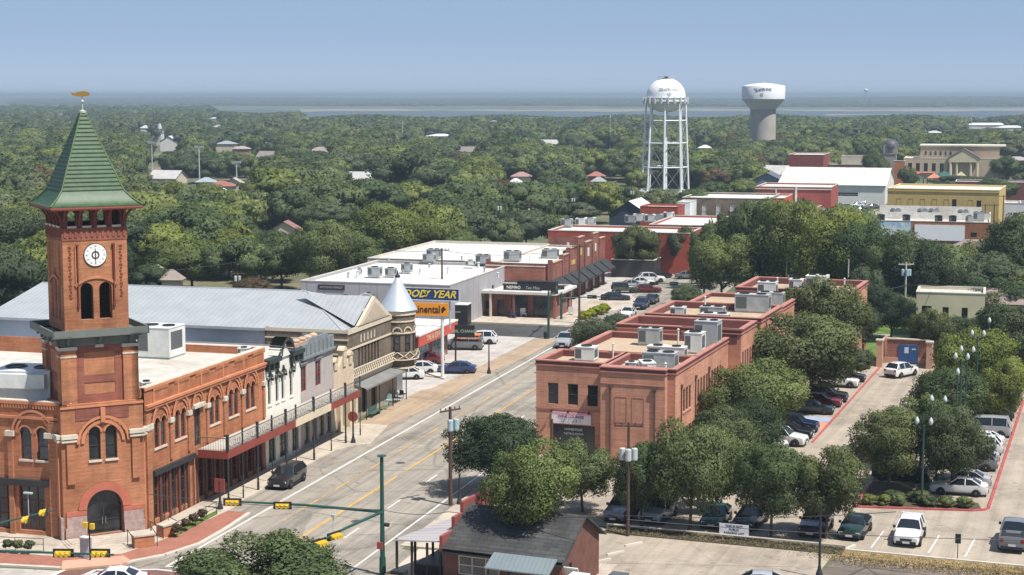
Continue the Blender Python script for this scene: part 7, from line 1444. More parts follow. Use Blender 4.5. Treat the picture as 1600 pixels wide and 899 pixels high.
a0 = P(1000, 323, 8.6); t, f_ = block('small_red_block', 'small bright red two window block below the water tower', a0.x, a0.y, 8.4, 9, 8.6, REDW, WHBR, wf=[(3.0, 4.6, 1.1, 2.2, True), (5.6, 4.6, 1.1, 2.2, True)], capm=REDW)
a0 = P(1053, 318, 8.4); t, f_ = block('white_block', 'narrow white block between the small red block and the stone building', a0.x, a0.y + 4, 3.0, 9, 8.4, HV, WHBR)
STN = brick('old_stone', (.27, .21, .155), (.20, .155, .12), (.24, .19, .15), .8, .35, .03, .3)
a0 = P(1066, 309, 8.8); t, f_ = block('stone_building', 'old tan stone building with narrow arched white windows', a0.x, a0.y, 20.5, 22, 8.8, STN, WHBR, wf=[(2.0 + 3.35 * k, 4.7, 1.1, 2.7, True) for k in range(6)], fm=HV, gm=M('curtain_white', (.5, .48, .44), .6, .1))
a1 = P(1200, 309, 8.8); t, f_ = block('red_side_block', 'narrow bright red block right of the old stone building', a1.x + .3, a1.y + .6, 3.4, 18, 8.6, M('signal_red_wall', (.50, .09, .05), .8, .1), WHBR)
t, f_ = block('low_white_building', 'low white roofed building in front of the old stone building', -72, 372, 21, 14, 4.4, M('pale_grey_wall', (.5, .49, .5), .8, .1), M('blue_white_roof', (.58, .60, .66), .7, .1, .4))
for k in range(4): q = P(1075 + 14 * k, 338, 4.1); hvac('rooftop unit on the low white building, ' + ('leftmost', 'second', 'third', 'rightmost')[k], q.x, q.y, 4.1, 0, 2.2, 2, 1.6, HV, 'rooftop units on the low white building')
a0 = P(1181, 293, 9); t, f_ = block('long_red_building', 'long red painted building with white panel, left of the crowded street', a0.x, a0.y, 19.6, 20, 9.2, M('brick_red_paint', (.34, .085, .065), .85, .15, .4), WHBR, wf=[(14.5, 5.2, 2.0, .5)], gm=HV)
b_ = MB(f_); b_.box(-.1, -.2, 8.6, 19.7, 0, 8.8); b_.box(5.2, -.2, 0, 5.5, 0, 8.6); b_.box(10.3, -.3, 0, 10.8, 0, 9.4); b_.box(10.9, -.22, 3.2, 19.5, 0, 3.8); build(b_, 'white_trim', HV, t)
t, f_ = block('low_red_building', 'low red building with white parapet before the long red one', -59, 428, 16.5, 10, 4.6, M('brick_red_paint', (.40, .10, .085)), WHBR, wf=[(4, .6, 2, 2.2), (10, .6, 2, 2.2)])
a0 = P(1166, 287, 5.5); hip('slate_house', 'slate blue gabled house below the stone coloured water tank', a0.x, a0.y, 13, 12, 5.6, 3.2, M('slate_wall', (.17, .20, .25), .8, .1), M('slate_roof', (.11, .125, .15), .7, .15), gable='front')
a0 = P(1217, 290, 5.5); hip('white_warehouse', 'wide white warehouse with sloping white roof behind the long red building', a0.x, a0.y, 32, 46, 6.0, 4.2, M('white_wall_far', (.66, .65, .63), .8, .06), WHBR, gable='side', wf=[(5, 2.5, 4, 1.4), (20, 2.5, 8, 1.2)], cat='building')
a0 = P(1190, 262, 7); hip('white_cottage', 'white house with pale roofs left of the dark red hall', a0.x, a0.y, 9, 9, 4.6, 3, HV, M('pale_shingle', (.42, .40, .38), .8, .15), gable='side')
a0 = P(1231, 246, 9.5); t, f_ = block('dark_red_hall', 'tall dark red brick hall with white roof edge at the wood edge', a0.x, a0.y, 13.5, 26, 10.5, M('hall_red', (.22, .055, .045), .85, .15), WHBR)
a0 = P(1290, 262, 5); t, f_ = block('pale_flat_building', 'pale flat building beside the dark red hall', a0.x, a0.y, 16, 16, 6.2, M('hall_plum', (.14, .07, .06), .85, .1), WHBR)
a0 = P(1312, 250, 8); t, f_ = block('beige_block', 'beige block on the right of the dark red hall', a0.x, a0.y + 8, 9, 10, 9.2, M('beige_wall', (.38, .34, .27), .85, .1), WHROOF)
YW = M('yellow_wall', (.56, .41, .155), .85, .1, .4, fine=.08)
a0, a1 = P(1387, 296, 9.2), P(1560, 300, 9.2); ang = math.degrees(math.atan2(a1.y - a0.y, a1.x - a0.x)) * .5
t, f_ = block('yellow_building', 'long mustard yellow building with bricked up windows and cream cornice', a0.x, a0.y, (a1 - a0).length, 24, 9.4, YW, M('cream_roof', (.66, .60, .46), .8, .1), rz=ang, wf=[(16.6, 4.2, 1.1, 2.8), (22.6, 4.2, 1.1, 2.6)], capm=M('cream_cornice', (.68, .60, .42), .7, .05))
b_ = MB(f_); b_.box(-.1, -.14, 8.7, (a1 - a0).length + .1, 0, 8.95)
for k in range(8):
    if k not in (5, 7): u = 2.9 + 2.95 * k; b_.box(u - .6, -.05, 4.3, u + .6, 0, 4.36); b_.box(u - .6, -.05, 6.9, u + .6, 0, 7.0); b_.box(u - .6, -.05, 4.36, u - .54, 0, 6.9); b_.box(u + .54, -.05, 4.36, u + .6, 0, 6.9)
build(b_, 'blind_window_trim', M('yellow_trim', (.42, .29, .10), .8, .05), t)
# low white roofed range with mural and white hoarding before the yellow building
a0 = P(1350, 346, 5.2); OB = brick('orange_wall', (.40, .16, .08), (.34, .13, .065), (.34, .2, .13), .5, .2, .02)
t, f_ = block('low_shop_range', 'low orange brick range with cluttered white roof, sky mural and white hoarding', a0.x, a0.y, 27.0, 34, 5.4, OB, WHROOF, wf=[(23.6, 2.2, 1.3, 1.0)])
b_ = MB(f_); b_.box(11.0, -.2, 1.3, 21.7, -.02, 4.7); build(b_, 'hoarding', M('hoarding_white', (.78, .79, .84), .6, .03), t)
def mural():
    m, tt, b = nodes('mural_paint'); v, g = wallvec(tt); n = noise(tt, .45, 3, v); r = ramp(tt, [(0.3, (.12, .28, .48)), (.5, (.35, .55, .70)), (.62, (.70, .70, .62)), (.75, (.25, .45, .65))]); tt.links.new(n.outputs[0], r.inputs[0]); tt.links.new(r.outputs[0], b.inputs['Base Color']); return m
b_ = MB(f_); b_.box(2.6, -.12, 1.4, 10.2, 0, 5.2); build(b_, 'mural', mural(), t)
for z in (6.2,): b_ = MB(f_); b_.box(0, 12, 5.2, 27, 12.2, 6.6); b_.box(2, 22, 5.2, 25, 22.3, 7.4); build(b_, 'roof_step', WHBR, t)
for k, (u, v_) in enumerate(((3.5, 3), (9, 3.6), (16, 3), (19, 3.4), (22.5, 5), (12, 15), (14.5, 16), (21, 14), (24.5, 9), (6, 14))):
    q = f_ @ Vector((u, v_, 5.1)); hvac('roof unit on the low orange range, ' + ('front row left', 'front row second', 'front row third', 'front row fourth', 'front row right', 'back row middle', 'back row right of middle', 'back row right', 'far right by the poles', 'back row left')[k], q.x, q.y, 5.1, 0, 1.6 + .8 * (k > 4), 1.5, 1.4 + .6 * (k > 4), (BLK if k < 4 else HVG), 'roof units on the low orange range')
a0 = P(1468, 391, 4.2); hip('brown_roof_house', 'house with grey brown shingle roof in front of the white hoarding', a0.x, a0.y, 13, 9, 3.2, 2.8, OB, M('brown_shingle', (.24, .19, .16), .85, .2, 1), gable=False)
a0 = P(1570, 318, 7); t, f_ = block('white_annex', 'small white block right of the yellow building', a0.x, a0.y, 5.0, 10, 7.0, M('white_wall_far', (.66, .65, .63)), WHBR, wf=[(2.5, 3, .9, 1.8)])
a0 = P(1590, 318, 7); t, f_ = block('dark_annex', 'dark block at the right picture edge by the white annex', a0.x + .6, a0.y, 8.0, 10, 7.0, M('charcoal_wall', (.06, .07, .09), .8, .1), WHBR)
a0 = P(1432, 457, 6.4); t, f_ = block('cream_house', 'cream two storey flat house among the dark trees behind the lot', a0.x, a0.y, 9.0, 8, 6.4, M('cream_house_wall', (.52, .46, .33), .85, .08), WHROOF, cat='house', wf=[(3.9, 3.0, .8, 1.5), (6.4, 3.0, .8, 1.5), (1.4, .4, 1.3, 4.2)])
a0 = P(1508, 462, 5.6); hip('cottage', 'cottage with brown hipped roof right of the cream house', a0.x, a0.y, 9, 9, 4.6, 2.0, M('cream_house_wall', (.52, .46, .33)), M('brown_shingle', (.24, .19, .16)))
# town hall with portico
a0, a1 = P(1412, 246, 9), P(1560, 240, 9); LM = M('limestone', (.50, .42, .30), .85, .08, .4)
t, f_ = block('town_hall', 'long limestone town hall with gabled portico and upper windows', a0.x, a0.y, 40, 24, 8.6, LM, M('hall_roof', (.62, .60, .48), .8, .08), wf=[(2.5 + 3.0 * k, 3.6, 1.5, 3.2) for k in range(6)], cat='building', capm=M('hall_cap', (.62, .60, .48)))
b_ = MB(f_); b_.box(6.0, 8, 8.3, 36, 22, 13.2); build(b_, 'upper_storey', M('hall_upper', (.36, .27, .20), .85, .08), t)
b_ = MB(f_); b_.box(5.6, 7.6, 13.2, 38.4, 22.4, 13.7); build(b_, 'upper_cornice', M('hall_cap', (.62, .60, .48)), t)
for k in range(6): window(t, f_ @ Matrix.Translation((0, 8, 0)), 8 + 1.9 * k, 9.5, 1.1, 1.9, True, -.04, LM, GLASS, 1, 1, .1)
b_ = MB(f_); b_.slab([(17.0, 9.0), (28.6, 9.0), (22.8, 12.4)], -3.0, 6); b_.box(17.2, -3.0, 7.4, 28.4, 0, 9.0)
for u in (17.8, 20.2, 27.8, 25.4): b_.cyl((u, -2.4, 0), (u, -2.4, 7.4), .6 if u in (17.8, 27.8) else .45, n=10)
build(b_, 'portico', M('portico_stone', (.60, .52, .36), .85, .06), t)
b_ = MB(f_); b_.add([(16.6, -3.3, 8.95), (22.8, -3.3, 12.65), (22.8, 7.7, 12.65), (16.6, 7.7, 8.95), (29.0, -3.3, 8.95), (29.0, 7.7, 8.95)], [(0, 1, 2, 3), (1, 4, 5, 2)]); build(b_, 'portico_roof', M('portico_brown', (.16, .12, .11), .8, .1), t)
# bell tower, orange tower and street stalls
a0 = P(1390, 292, 0); h = z_at(a0.x, a0.y, 222)
t = thing('bell_tower', 'dark domed bell tower with round clock at the crowded street', 'tower', tuple(a0)); T_ = Matrix.Translation(a0)
b_ = MB(T_); b_.box(-2.2, -2.2, 0, 2.2, 2.2, h - 4); build(b_, 'shaft', M('tower_grey', (.30, .27, .25), .8, .1), t); b_ = MB(T_ @ FR(0, -2.4)); wall(b_, -2.4, 2.4, h - 4.4, h - .9, [(0, h - 4.0, 1.7, 2.6, True)], .3); b_.m = T_; b_.box(-2.4, -2.0, h - 4.4, 2.4, 2.4, h - .9); build(b_, 'belfry', M('tower_grey', (.30, .27, .25)), t)
b_ = MB(T_); b_.lathe([(3.0, h - 1.9), (2.9, h - .9), (2.3, h + .1), (1.3, h + .8), (.02, h + 1.0)], n=14); build(b_, 'dome', M('tower_dark', (.08, .08, .095), .5, .1), t, True)
a0 = P(1404, 297, 0); t, f_ = block('orange_tower', 'tall orange brick pier tower beside the domed bell tower', a0.x - 1.8, a0.y, 3.6, 4, z_at(a0.x, a0.y, 252), M('orange_pier', (.42, .17, .08), .85, .1), LM, wf=[(1.8, 4, 1.2, 2.0)])
for k, (px, py, w_, c_) in enumerate(((1340, 303, 5, (.5, .09, .05)), (1358, 302, 4, (.45, .18, .06)), (1322, 309, 4, HV), (1352, 312, 3.4, (.05, .11, .1)), (1425, 283, 6, (.45, .10, .07)), (1448, 282, 6, (.42, .12, .07)), (1432, 292, 5, (.03, .09, .07)), (1459, 291, 5, (.5, .2, .12)), (1475, 287, 5, (.03, .12, .09)), (1490, 292, 5, (.06, .05, .05)), (1501, 288, 4, (.4, .36, .22)))):
    mm = c_ if not isinstance(c_, tuple) else M('canopy_colour_%d' % k, c_, .7, .1); q = P(px, py, 0)
    t = thing('market_canopy', ('red peaked canopy in the crowded street', 'orange peaked canopy beside the red one', 'white canopy in front of the red one', 'dark green canopy nearest the crowded street end', 'red shop awning left of the portico', 'red shop awning nearest the portico', 'dark green canopy below the red awnings', 'salmon canopy right of the dark green one', 'green canopy before the portico', 'black canopy before the portico', 'cream canopy right of the black one')[k], 'canopy', tuple(q)); b_ = MB(Matrix.Translation(q))
    b_.add([(-w_ / 2, -w_ / 2, 3), (w_ / 2, -w_ / 2, 3), (w_ / 2, w_ / 2, 3), (-w_ / 2, w_ / 2, 3), (0, 0, 4.8)], [(0, 1, 4), (1, 2, 4), (2, 3, 4), (3, 0, 4), (3, 2, 1, 0)]); build(b_, 'cover', mm, t)
    for a, b in ((-1, -1), (1, -1), (1, 1), (-1, 1)): b_ = MB(Matrix.Translation(q)); b_.cyl((a * w_ * .47, b * w_ * .47, 0), (a * w_ * .47, b * w_ * .47, 3), .1, n=5); build(b_, 'pole', DARKM, t)
a0 = P(1492, 296, 3.5); t, f_ = block('plum_brick_building', 'long plum brick building with pale roof edge right of the portico', a0.x, a0.y + 6, 36, 14, 5.6, M('plum_brick', (.19, .06, .055), .85, .12), M('grey_flat_roof', (.36, .35, .34), .8, .1))
a0 = P(1382, 345); k = 0
for px, py, cl, kd in ((1318, 328, 'silver', 'suv'), (1338, 324, 'white', 'sedan'), (1352, 320, 'silver', 'sedan'), (1330, 334, 'white', 'suv'), (1362, 326, 'grey', 'sedan'), (1344, 331, 'teal', 'sedan')):
    carp(kd, cl, 'car parked beyond the grove by the crowded street, ' + ('far left', 'middle of the back', 'right of the back', 'front left', 'far right', 'front right')[k], px, py, -60, 'car', name='parked_car', group='cars beyond the grove'); k += 1
# scattered houses and roofs in the wood
FARH = [(441, 344, 36, 11, (.25, .13, .11), 'plum roofed cottage with cream gable left of the large dark tree', 'front'), (574, 340, 40, 10, (.22, .15, .13), 'brown roofed house below the three bare poles', False), (240, 412, 26, 9, (.30, .26, .22), 'grey brown roof poking from the trees right of the tower', False), (264, 420, 24, 8, (.28, .23, .2), 'small brown roof next to the grey brown one', False),
 (318, 277, 24, 3, (.28, .34, .36), 'pale blue grey roof in the clearing', False), (340, 283, 34, 3, (.30, .12, .09), 'rust roof in the clearing', False), (362, 277, 22, 5, (.38, .33, .3), 'tan roofed house at the right of the clearing', 'front'), (340, 292, 18, 2, (.6, .6, .6), 'white flat roof in front of the clearing', False),
 (262, 220, 24, 7, (.55, .55, .56), 'white church nave with pale roof in the wood', 'front'), (350, 226, 26, 4, (.28, .3, .32), 'grey roofed hall right of the church', False), (374, 228, 22, 2, (.34, .29, .26), 'tan roof right of the grey hall', False), (225, 196, 12, 4, (.5, .5, .5), 'small white farm roof on the far left', False), (333, 183, 12, 2, (.5, .46, .44), 'pale pinkish far roof', False),
 (684, 209, 40, 2, (.6, .6, .58), 'long white shed roof in the distant wood', False), (812, 268, 26, 4, (.34, .2, .18), 'pink brown roof in the middle wood', False), (804, 279, 18, 2, (.6, .58, .56), 'pale low roof under the pink brown one', False), (930, 268, 22, 3, (.30, .13, .1), 'rust roof left of the water tower', False), (934, 276, 18, 3, (.3, .3, .3), 'grey roof below the rust one', False),
 (1101, 226, 18, 3, (.62, .66, .66), 'white shed between the two water tanks', False), (1540, 192, 60, 3, (.6, .6, .58), 'long white sheds near the lake at the right', False), (1580, 196, 40, 3, (.58, .58, .56), 'white shed roof at the right edge by the lake', False), (1460, 204, 22, 2, (.5, .5, .48), 'pale far roof right of the town hall line', False), (1590, 244, 40, 4, (.34, .32, .31), 'grey roofs right of the town hall', False), (1040, 178, 2, 1, (.5, .5, .5), 'tiny', False)][:-1]
HCOL = [M('house_wall_cream', (.5, .44, .36), .85, .1), M('house_wall_brick', (.3, .15, .11), .85, .1), M('house_wall_white', (.62, .6, .58), .8, .08)]
for k, (px, py, wp, hp, c, lb, g) in enumerate(FARH):
    p = P(px, py + hp, 0); s_ = proj(p.x, p.y, 0)[2] / FPX; w_ = wp * s_; rh = min(3.2, max(1.6, hp * s_)); q = P(px - wp / 2, py + hp * .5, 5.0)
    hip('farm_shed' if 'shed' in lb else 'house', lb, q.x, q.y, w_, min(w_ * .8, 16), 3.6 + (2.4 if 'church' in lb else 0), rh, HCOL[k % 3] if 'white' not in lb else HCOL[2], M('far_roof_%d' % k, c, .8, .12, .8), rz=YAW * 57.3 * .8, gable=g, cat='house')
    KEEP.append((px - wp * .45, py - 4, px + wp * .45, py + hp * 1.5 + 3, proj(q.x, q.y, 5)[2] - 4)); NOGO.append((q.x - 2, q.y - 2, q.x + w_ + 4, q.y + 18))
for k in range(20):
    px = 15 + 82 * k * .93 + random.uniform(-20, 20); py = random.choice([186, 192, 199, 207, 236, 248, 258, 300, 316]) + random.uniform(-3, 3)
    if 985 < px or any(abs(px - q[0]) < 34 and abs(py - q[1]) < 16 for q in FARH) or px < 200 and py > 250: continue
    p = P(px, py); s_ = proj(*p)[2] / FPX; w_ = random.uniform(10, 16) if py < 240 else random.uniform(9, 13)
    hip('house', ('small %s in the distant wood, %s from the left' % (['cream house with white roof', 'brick house with grey brown roof', 'white house with tan roof', 'cream house with pale roof', 'brick house with white roof', 'white house with dark roof'][k % 6], ['first', 'second', 'third', 'fourth', 'fifth', 'sixth', 'seventh', 'eighth', 'ninth', 'tenth', 'eleventh', 'twelfth', 'thirteenth', 'fourteenth', 'fifteenth', 'sixteenth', 'seventeenth', 'eighteenth', 'nineteenth', 'twentieth'][k])), p.x, p.y, w_, 9, 4.2, 2.6, HCOL[k % 3], M('wood_roof_%d' % (k % 4), [(.34, .34, .33), (.22, .19, .17), (.30, .25, .22), (.42, .41, .39)][k % 4], .8, .1), gable='side' if k % 2 else False); r_ = w_ / s_ / 2
    KEEP.append((px + r_ * .5, py - 7 / s_, px + r_ * 1.5, py - 4.5 / s_, proj(*p)[2] - 2)); NOGO.append((p.x - 1, p.y - 4, p.x + w_ + 1, p.y + 11))
p = P(250, 226, 0); st_ = thing('church_steeple', 'thin pale church steeple left of the white nave', 'steeple', tuple(p)); hh = z_at(p.x, p.y, 192); b_ = MB(Matrix.Translation(p)); b_.box(-2.2, -2.2, 0, 2.2, 2.2, 9); build(b_, 'tower', HCOL[2], st_); b_ = MB(Matrix.Translation(p)); b_.lathe([(2.0, 9), (1.0, 14), (.35, hh - 3), (.08, hh)], n=8); build(b_, 'spire', M('spire_pale', (.5, .52, .54), .6, .05), st_); KEEP.append((244, 190, 256, 220, proj(*p)[2] - 3))
for px, pb, pt, lb in ((629, 222, 190, 'tall pale monopole mast in the distant wood left of centre'), (953, 236, 180, 'tall thin mast in the wood left of the water tower'), (1517, 206, 178, 'tall pale mast near the lake at the right'), (919, 236, 220, 'short pale mast left of the thin tall mast'), (416, 246, 222, 'stadium light mast in the wood at left')):
    p = P(px, pb + 6, 0); hh = z_at(p.x, p.y, pt); t = thing('radio_mast', lb, 'mast', tuple(p)); b_ = MB(Matrix.Translation(p)); r_ = .55 * proj(*p)[2] / FPX; b_.cyl((0, 0, 0), (0, 0, hh), r_ * 1.2, r_ * .6, 6); build(b_, 'pole', M('mast_pale', (.44, .45, .45), .6, .05), t); b_ = MB(Matrix.Translation(p)); b_.cyl((0, 0, hh - r_ * 8), (0, 0, hh), r_ * 1.6, r_ * 1.6, 6); build(b_, 'antenna', M('mast_pale', (.44,) * 3), t); KEEP.append((px - 3, pt, px + 3, pb - 3, proj(*p)[2] - 2))
for px, pb, pt, lb in ((312, 292, 228, 'twin headed stadium light pole above the clearing'), (238, 268, 222, 'stadium light pole left of the clearing'), (370, 290, 252, 'thin pole at the right of the clearing')):
    p = P(px, pb, 0); hh = z_at(p.x, p.y, pt); t = thing('floodlight_pole', lb, 'light pole', tuple(p)); b_ = MB(Matrix.Translation(p)); b_.cyl((0, 0, 0), (0, 0, hh), .28, .2, 6); build(b_, 'pole', M('mast_pale', (.44,) * 3), t); b_ = MB(Matrix.Translation(p)); b_.box(-1.8, -.2, hh - .8, 1.8, .2, hh); build(b_, 'lamp_bank', HVG, t); KEEP.append((px - 5, pt - 2, px + 5, pb - 10, proj(*p)[2] - 2))

# ------------------------------------------------------------------ water towers
TW = M('tank_white', (.74, .75, .76), .45, .05, .15)
wx, wy_ = P(1039, 300).xy; dep = proj(wx, wy_, 30)[2]; zt_ = z_at(wx, wy_, 122); ze_ = z_at(wx, wy_, 158); zb_ = z_at(wx, wy_, 176); Rt = 33 * dep / FPX
wt = thing('water_tower', 'white multi-legged water tower with domed tank and railed walkway', 'water tower', (wx, wy_, 0))
pf = [(.6, zb_)] + [(Rt * .93 * math.sin(R_(a)), ze_ - (ze_ - zb_) * math.cos(R_(a))) for a in (20, 40, 60, 78)] + [(Rt * .93, ze_)]
tk = MB(Matrix.Translation((wx, wy_, 0))); tk.lathe(pf + [(Rt * .93, ze_ + 1.5)] + [(Rt * .93 * math.cos(R_(a)), ze_ + 1.5 + (zt_ - ze_ - 1.5) * math.sin(R_(a))) for a in (12, 25, 40, 55, 70, 82, 89.5)], n=40); build(tk, 'tank', TW, wt, True)
tk = MB(Matrix.Translation((wx, wy_, 0))); tk.lathe([(Rt * .9, ze_ - .2), (Rt * 1.04, ze_ - .2), (Rt * 1.04, ze_), (Rt * .9, ze_)], n=40); tk.lathe([(Rt * 1.03, ze_), (Rt * 1.03, ze_ + .45), (Rt * 1.015, ze_ + .45)], n=40)
tk.lathe([(Rt * 1.03, ze_ + 1.0), (Rt * 1.03, ze_ + 1.12), (Rt * 1.015, ze_ + 1.12)], n=40)
for i in range(32): a = 2 * math.pi * i / 32; tk.cyl((Rt * 1.03 * math.cos(a), Rt * 1.03 * math.sin(a), ze_), (Rt * 1.03 * math.cos(a), Rt * 1.03 * math.sin(a), ze_ + 1.1), .06, n=4)
build(tk, 'walkway', TW, wt)
Rb = 35.5 * dep / FPX; legs = []
for i in range(8):
    a = R_(360 * i / 8 + 8); tp = Vector((wx + Rt * .93 * math.cos(a), wy_ + Rt * .93 * math.sin(a), ze_ - .5)); bt = Vector((wx + Rb * 1.04 * math.cos(a), wy_ + Rb * 1.04 * math.sin(a), 0)); legs.append((tp, bt))
    b_ = MB(); b_.cyl(bt, tp, .36, .32, 8); b_.box(bt.x - .9, bt.y - .9, 0, bt.x + .9, bt.y + .9, .5); build(b_, 'leg', TW, wt)
for f in (.28, .55, .80):
    b_ = MB()
    for i in range(8): a, b = legs[i], legs[(i + 1) % 8]; b_.cyl(a[1].lerp(a[0], f), b[1].lerp(b[0], f), .22, n=6)
    build(b_, 'ring_strut', TW, wt)
b_ = MB()
for f0, f1 in ((0.02, .28), (.28, .55), (.55, .80)):
    for i in range(8): a, b = legs[i], legs[(i + 1) % 8]; b_.cyl(a[1].lerp(a[0], f0), b[1].lerp(b[0], f1), .05, n=4); b_.cyl(b[1].lerp(b[0], f0), a[1].lerp(a[0], f1), .05, n=4)
build(b_, 'brace_rod', HVG, wt)
b_ = MB(); b_.cyl((wx, wy_, 0), (wx, wy_, zb_ + .5), .62, n=12); build(b_, 'riser_pipe', TW, wt)
b_ = MB(Matrix.Translation((wx, wy_, 0)))
for i in range(11): a = R_(-175 + 17 * i); b_.box(Rt * 1.07 * math.cos(a) - .22, Rt * 1.07 * math.sin(a) - .22, ze_ - .9, Rt * 1.07 * math.cos(a) + .22, Rt * 1.07 * math.sin(a) + .22, ze_ + 1.4)
for i in range(6): a = R_(60 * i); b_.cyl((2.6 * math.cos(a), 2.6 * math.sin(a), zt_ - 1.0), (2.6 * math.cos(a), 2.6 * math.sin(a), zt_ + .6), .07, n=5)
b_.lathe([(2.6, zt_ + .5), (2.65, zt_ + .6), (2.6, zt_ + .62)], n=16); b_.cyl((0, 0, zt_ - .2), (0, 0, zt_ + .5), .6, n=8); build(b_, 'antenna', HV, wt)
def wrap_text(parent, cx, cy_, r, zc, s, size, m, a_c, bulge=None, **k):
    v, f = text_geo(s, size, depth=.05, **k); out = []
    for x, y, z in v:
        rr = r(zc + z) if callable(r) else r; a = a_c + x / rr; out.append(Vector((cx + (rr + .08 - y) * math.cos(a), cy_ + (rr + .08 - y) * math.sin(a), zc + z)))
    b = MB(); b.add(out, f); return build(b, 'lettering', m, parent)
ac = math.atan2(-wy_, -wx); TG = M('tank_letter_grey', (.42, .43, .46), .6, 0)
tr_ = lambda z: Rt * .93 * math.cos(math.asin(min(.98, max(0, (z - ze_ - 1.5) / (zt_ - ze_ - 1.5)))))
wrap_text(wt, wx, wy_, tr_, ze_ + 3.9, 'GRAPEVINE', 1.25, TG, ac + .12)
v_ = []; fstar = [(.9 * (1 if k % 2 == 0 else .42) * math.sin(math.pi * k / 5), .9 * (1 if k % 2 == 0 else .42) * math.cos(math.pi * k / 5)) for k in range(10)]
b_ = MB(); aa = ac + .17; pts = []
for x, z in fstar: zz = ze_ + 2.3 + z; r = tr_(zz) + .12; pts.append((wx + r * math.cos(aa + x / r), wy_ + r * math.sin(aa + x / r), zz))
zc2 = ze_ + 2.3; r = tr_(zc2) + .14; b_.add(pts + [(wx + r * math.cos(aa), wy_ + r * math.sin(aa), zc2)], [(i, (i + 1) % 10, 10) for i in range(10)]); build(b_, 'star_emblem', TG, wt)
KEEP.append((1000, 118, 1078, 285, dep - 12)); KEEP.append((1012, 285, 1078, 297, dep - 12)); NOGO.append((wx - 9, wy_ - 9, wx + 9, wy_ + 9))
wx, wy_ = P(1191, 256).xy; dep = proj(wx, wy_, 30)[2]; k_ = dep / FPX; zz = lambda py: z_at(wx, wy_, py)
w2 = thing('water_tower', 'squat white drum water tank on a thick pale concrete stem', 'water tower', (wx, wy_, 0)); R2 = 33.5 * k_; Rs = 20 * k_
b_ = MB(Matrix.Translation((wx, wy_, 0))); b_.lathe([(Rs * 1.0, zz(171)), (R2 * .86, zz(160.5)), (R2, zz(155)), (R2, zz(135.5)), (R2 * .97, zz(134.2)), (R2 * .5, zz(131.2)), (.4, zz(129.8))], n=48); build(b_, 'tank', TW, w2, True)
b_ = MB(Matrix.Translation((wx, wy_, 0))); b_.lathe([(Rs, -1), (Rs, zz(171))], n=40); build(b_, 'stem', M('stem_concrete', (.40, .36, .32), .9, .12, .2), w2, True)
b_ = MB(Matrix.Translation((wx, wy_, 0))); b_.lathe([(.9, zz(131)), (.9, zz(128.6)), (.1, zz(128))], n=8); b_.cyl((0, 0, zz(130)), (0, 0, zz(126)), .1, n=5); build(b_, 'top_hatch', HVG, w2)
ac = math.atan2(-wy_, -wx); wrap_text(w2, wx, wy_, R2, zz(140.2), 'GRAPEVINE', 1.7, TG, ac - .05, bold=.03)
b_ = MB(); aa = ac - .08; pts = []
for x, z in fstar: r = R2 + .1; pts.append((wx + r * math.cos(aa + x * 1.3 / r), wy_ + r * math.sin(aa + x * 1.3 / r), zz(148) + z * 1.4))
b_.add(pts + [(wx + r * math.cos(aa), wy_ + r * math.sin(aa), zz(148))], [(i, (i + 1) % 10, 10) for i in range(10)]); build(b_, 'leaf_emblem', TG, w2)
KEEP.append((1156, 125, 1226, 205, dep - 14)); KEEP.append((1182, 205, 1212, 219, dep - 14))
p = P(1353, 158); wq = Vector((p.x * .62, p.y * .62, 0)); h_ = z_at(wq.x, wq.y, 138.5); t = thing('water_tower', 'tiny far water tower on the horizon at the right', 'water tower', tuple(wq)); s_ = proj(*wq)[2] / FPX
b_ = MB(Matrix.Translation(wq)); b_.lathe([(.1, h_ - 5 * s_), (3.4 * s_, h_ - 3.5 * s_), (3.4 * s_, h_ - 1.5 * s_), (.1, h_)], n=14); build(b_, 'tank', TW, t, True); b_ = MB(Matrix.Translation(wq)); b_.cyl((0, 0, 0), (0, 0, h_ - 4.5 * s_), 1.0 * s_, n=8); build(b_, 'stem', HVG, t)
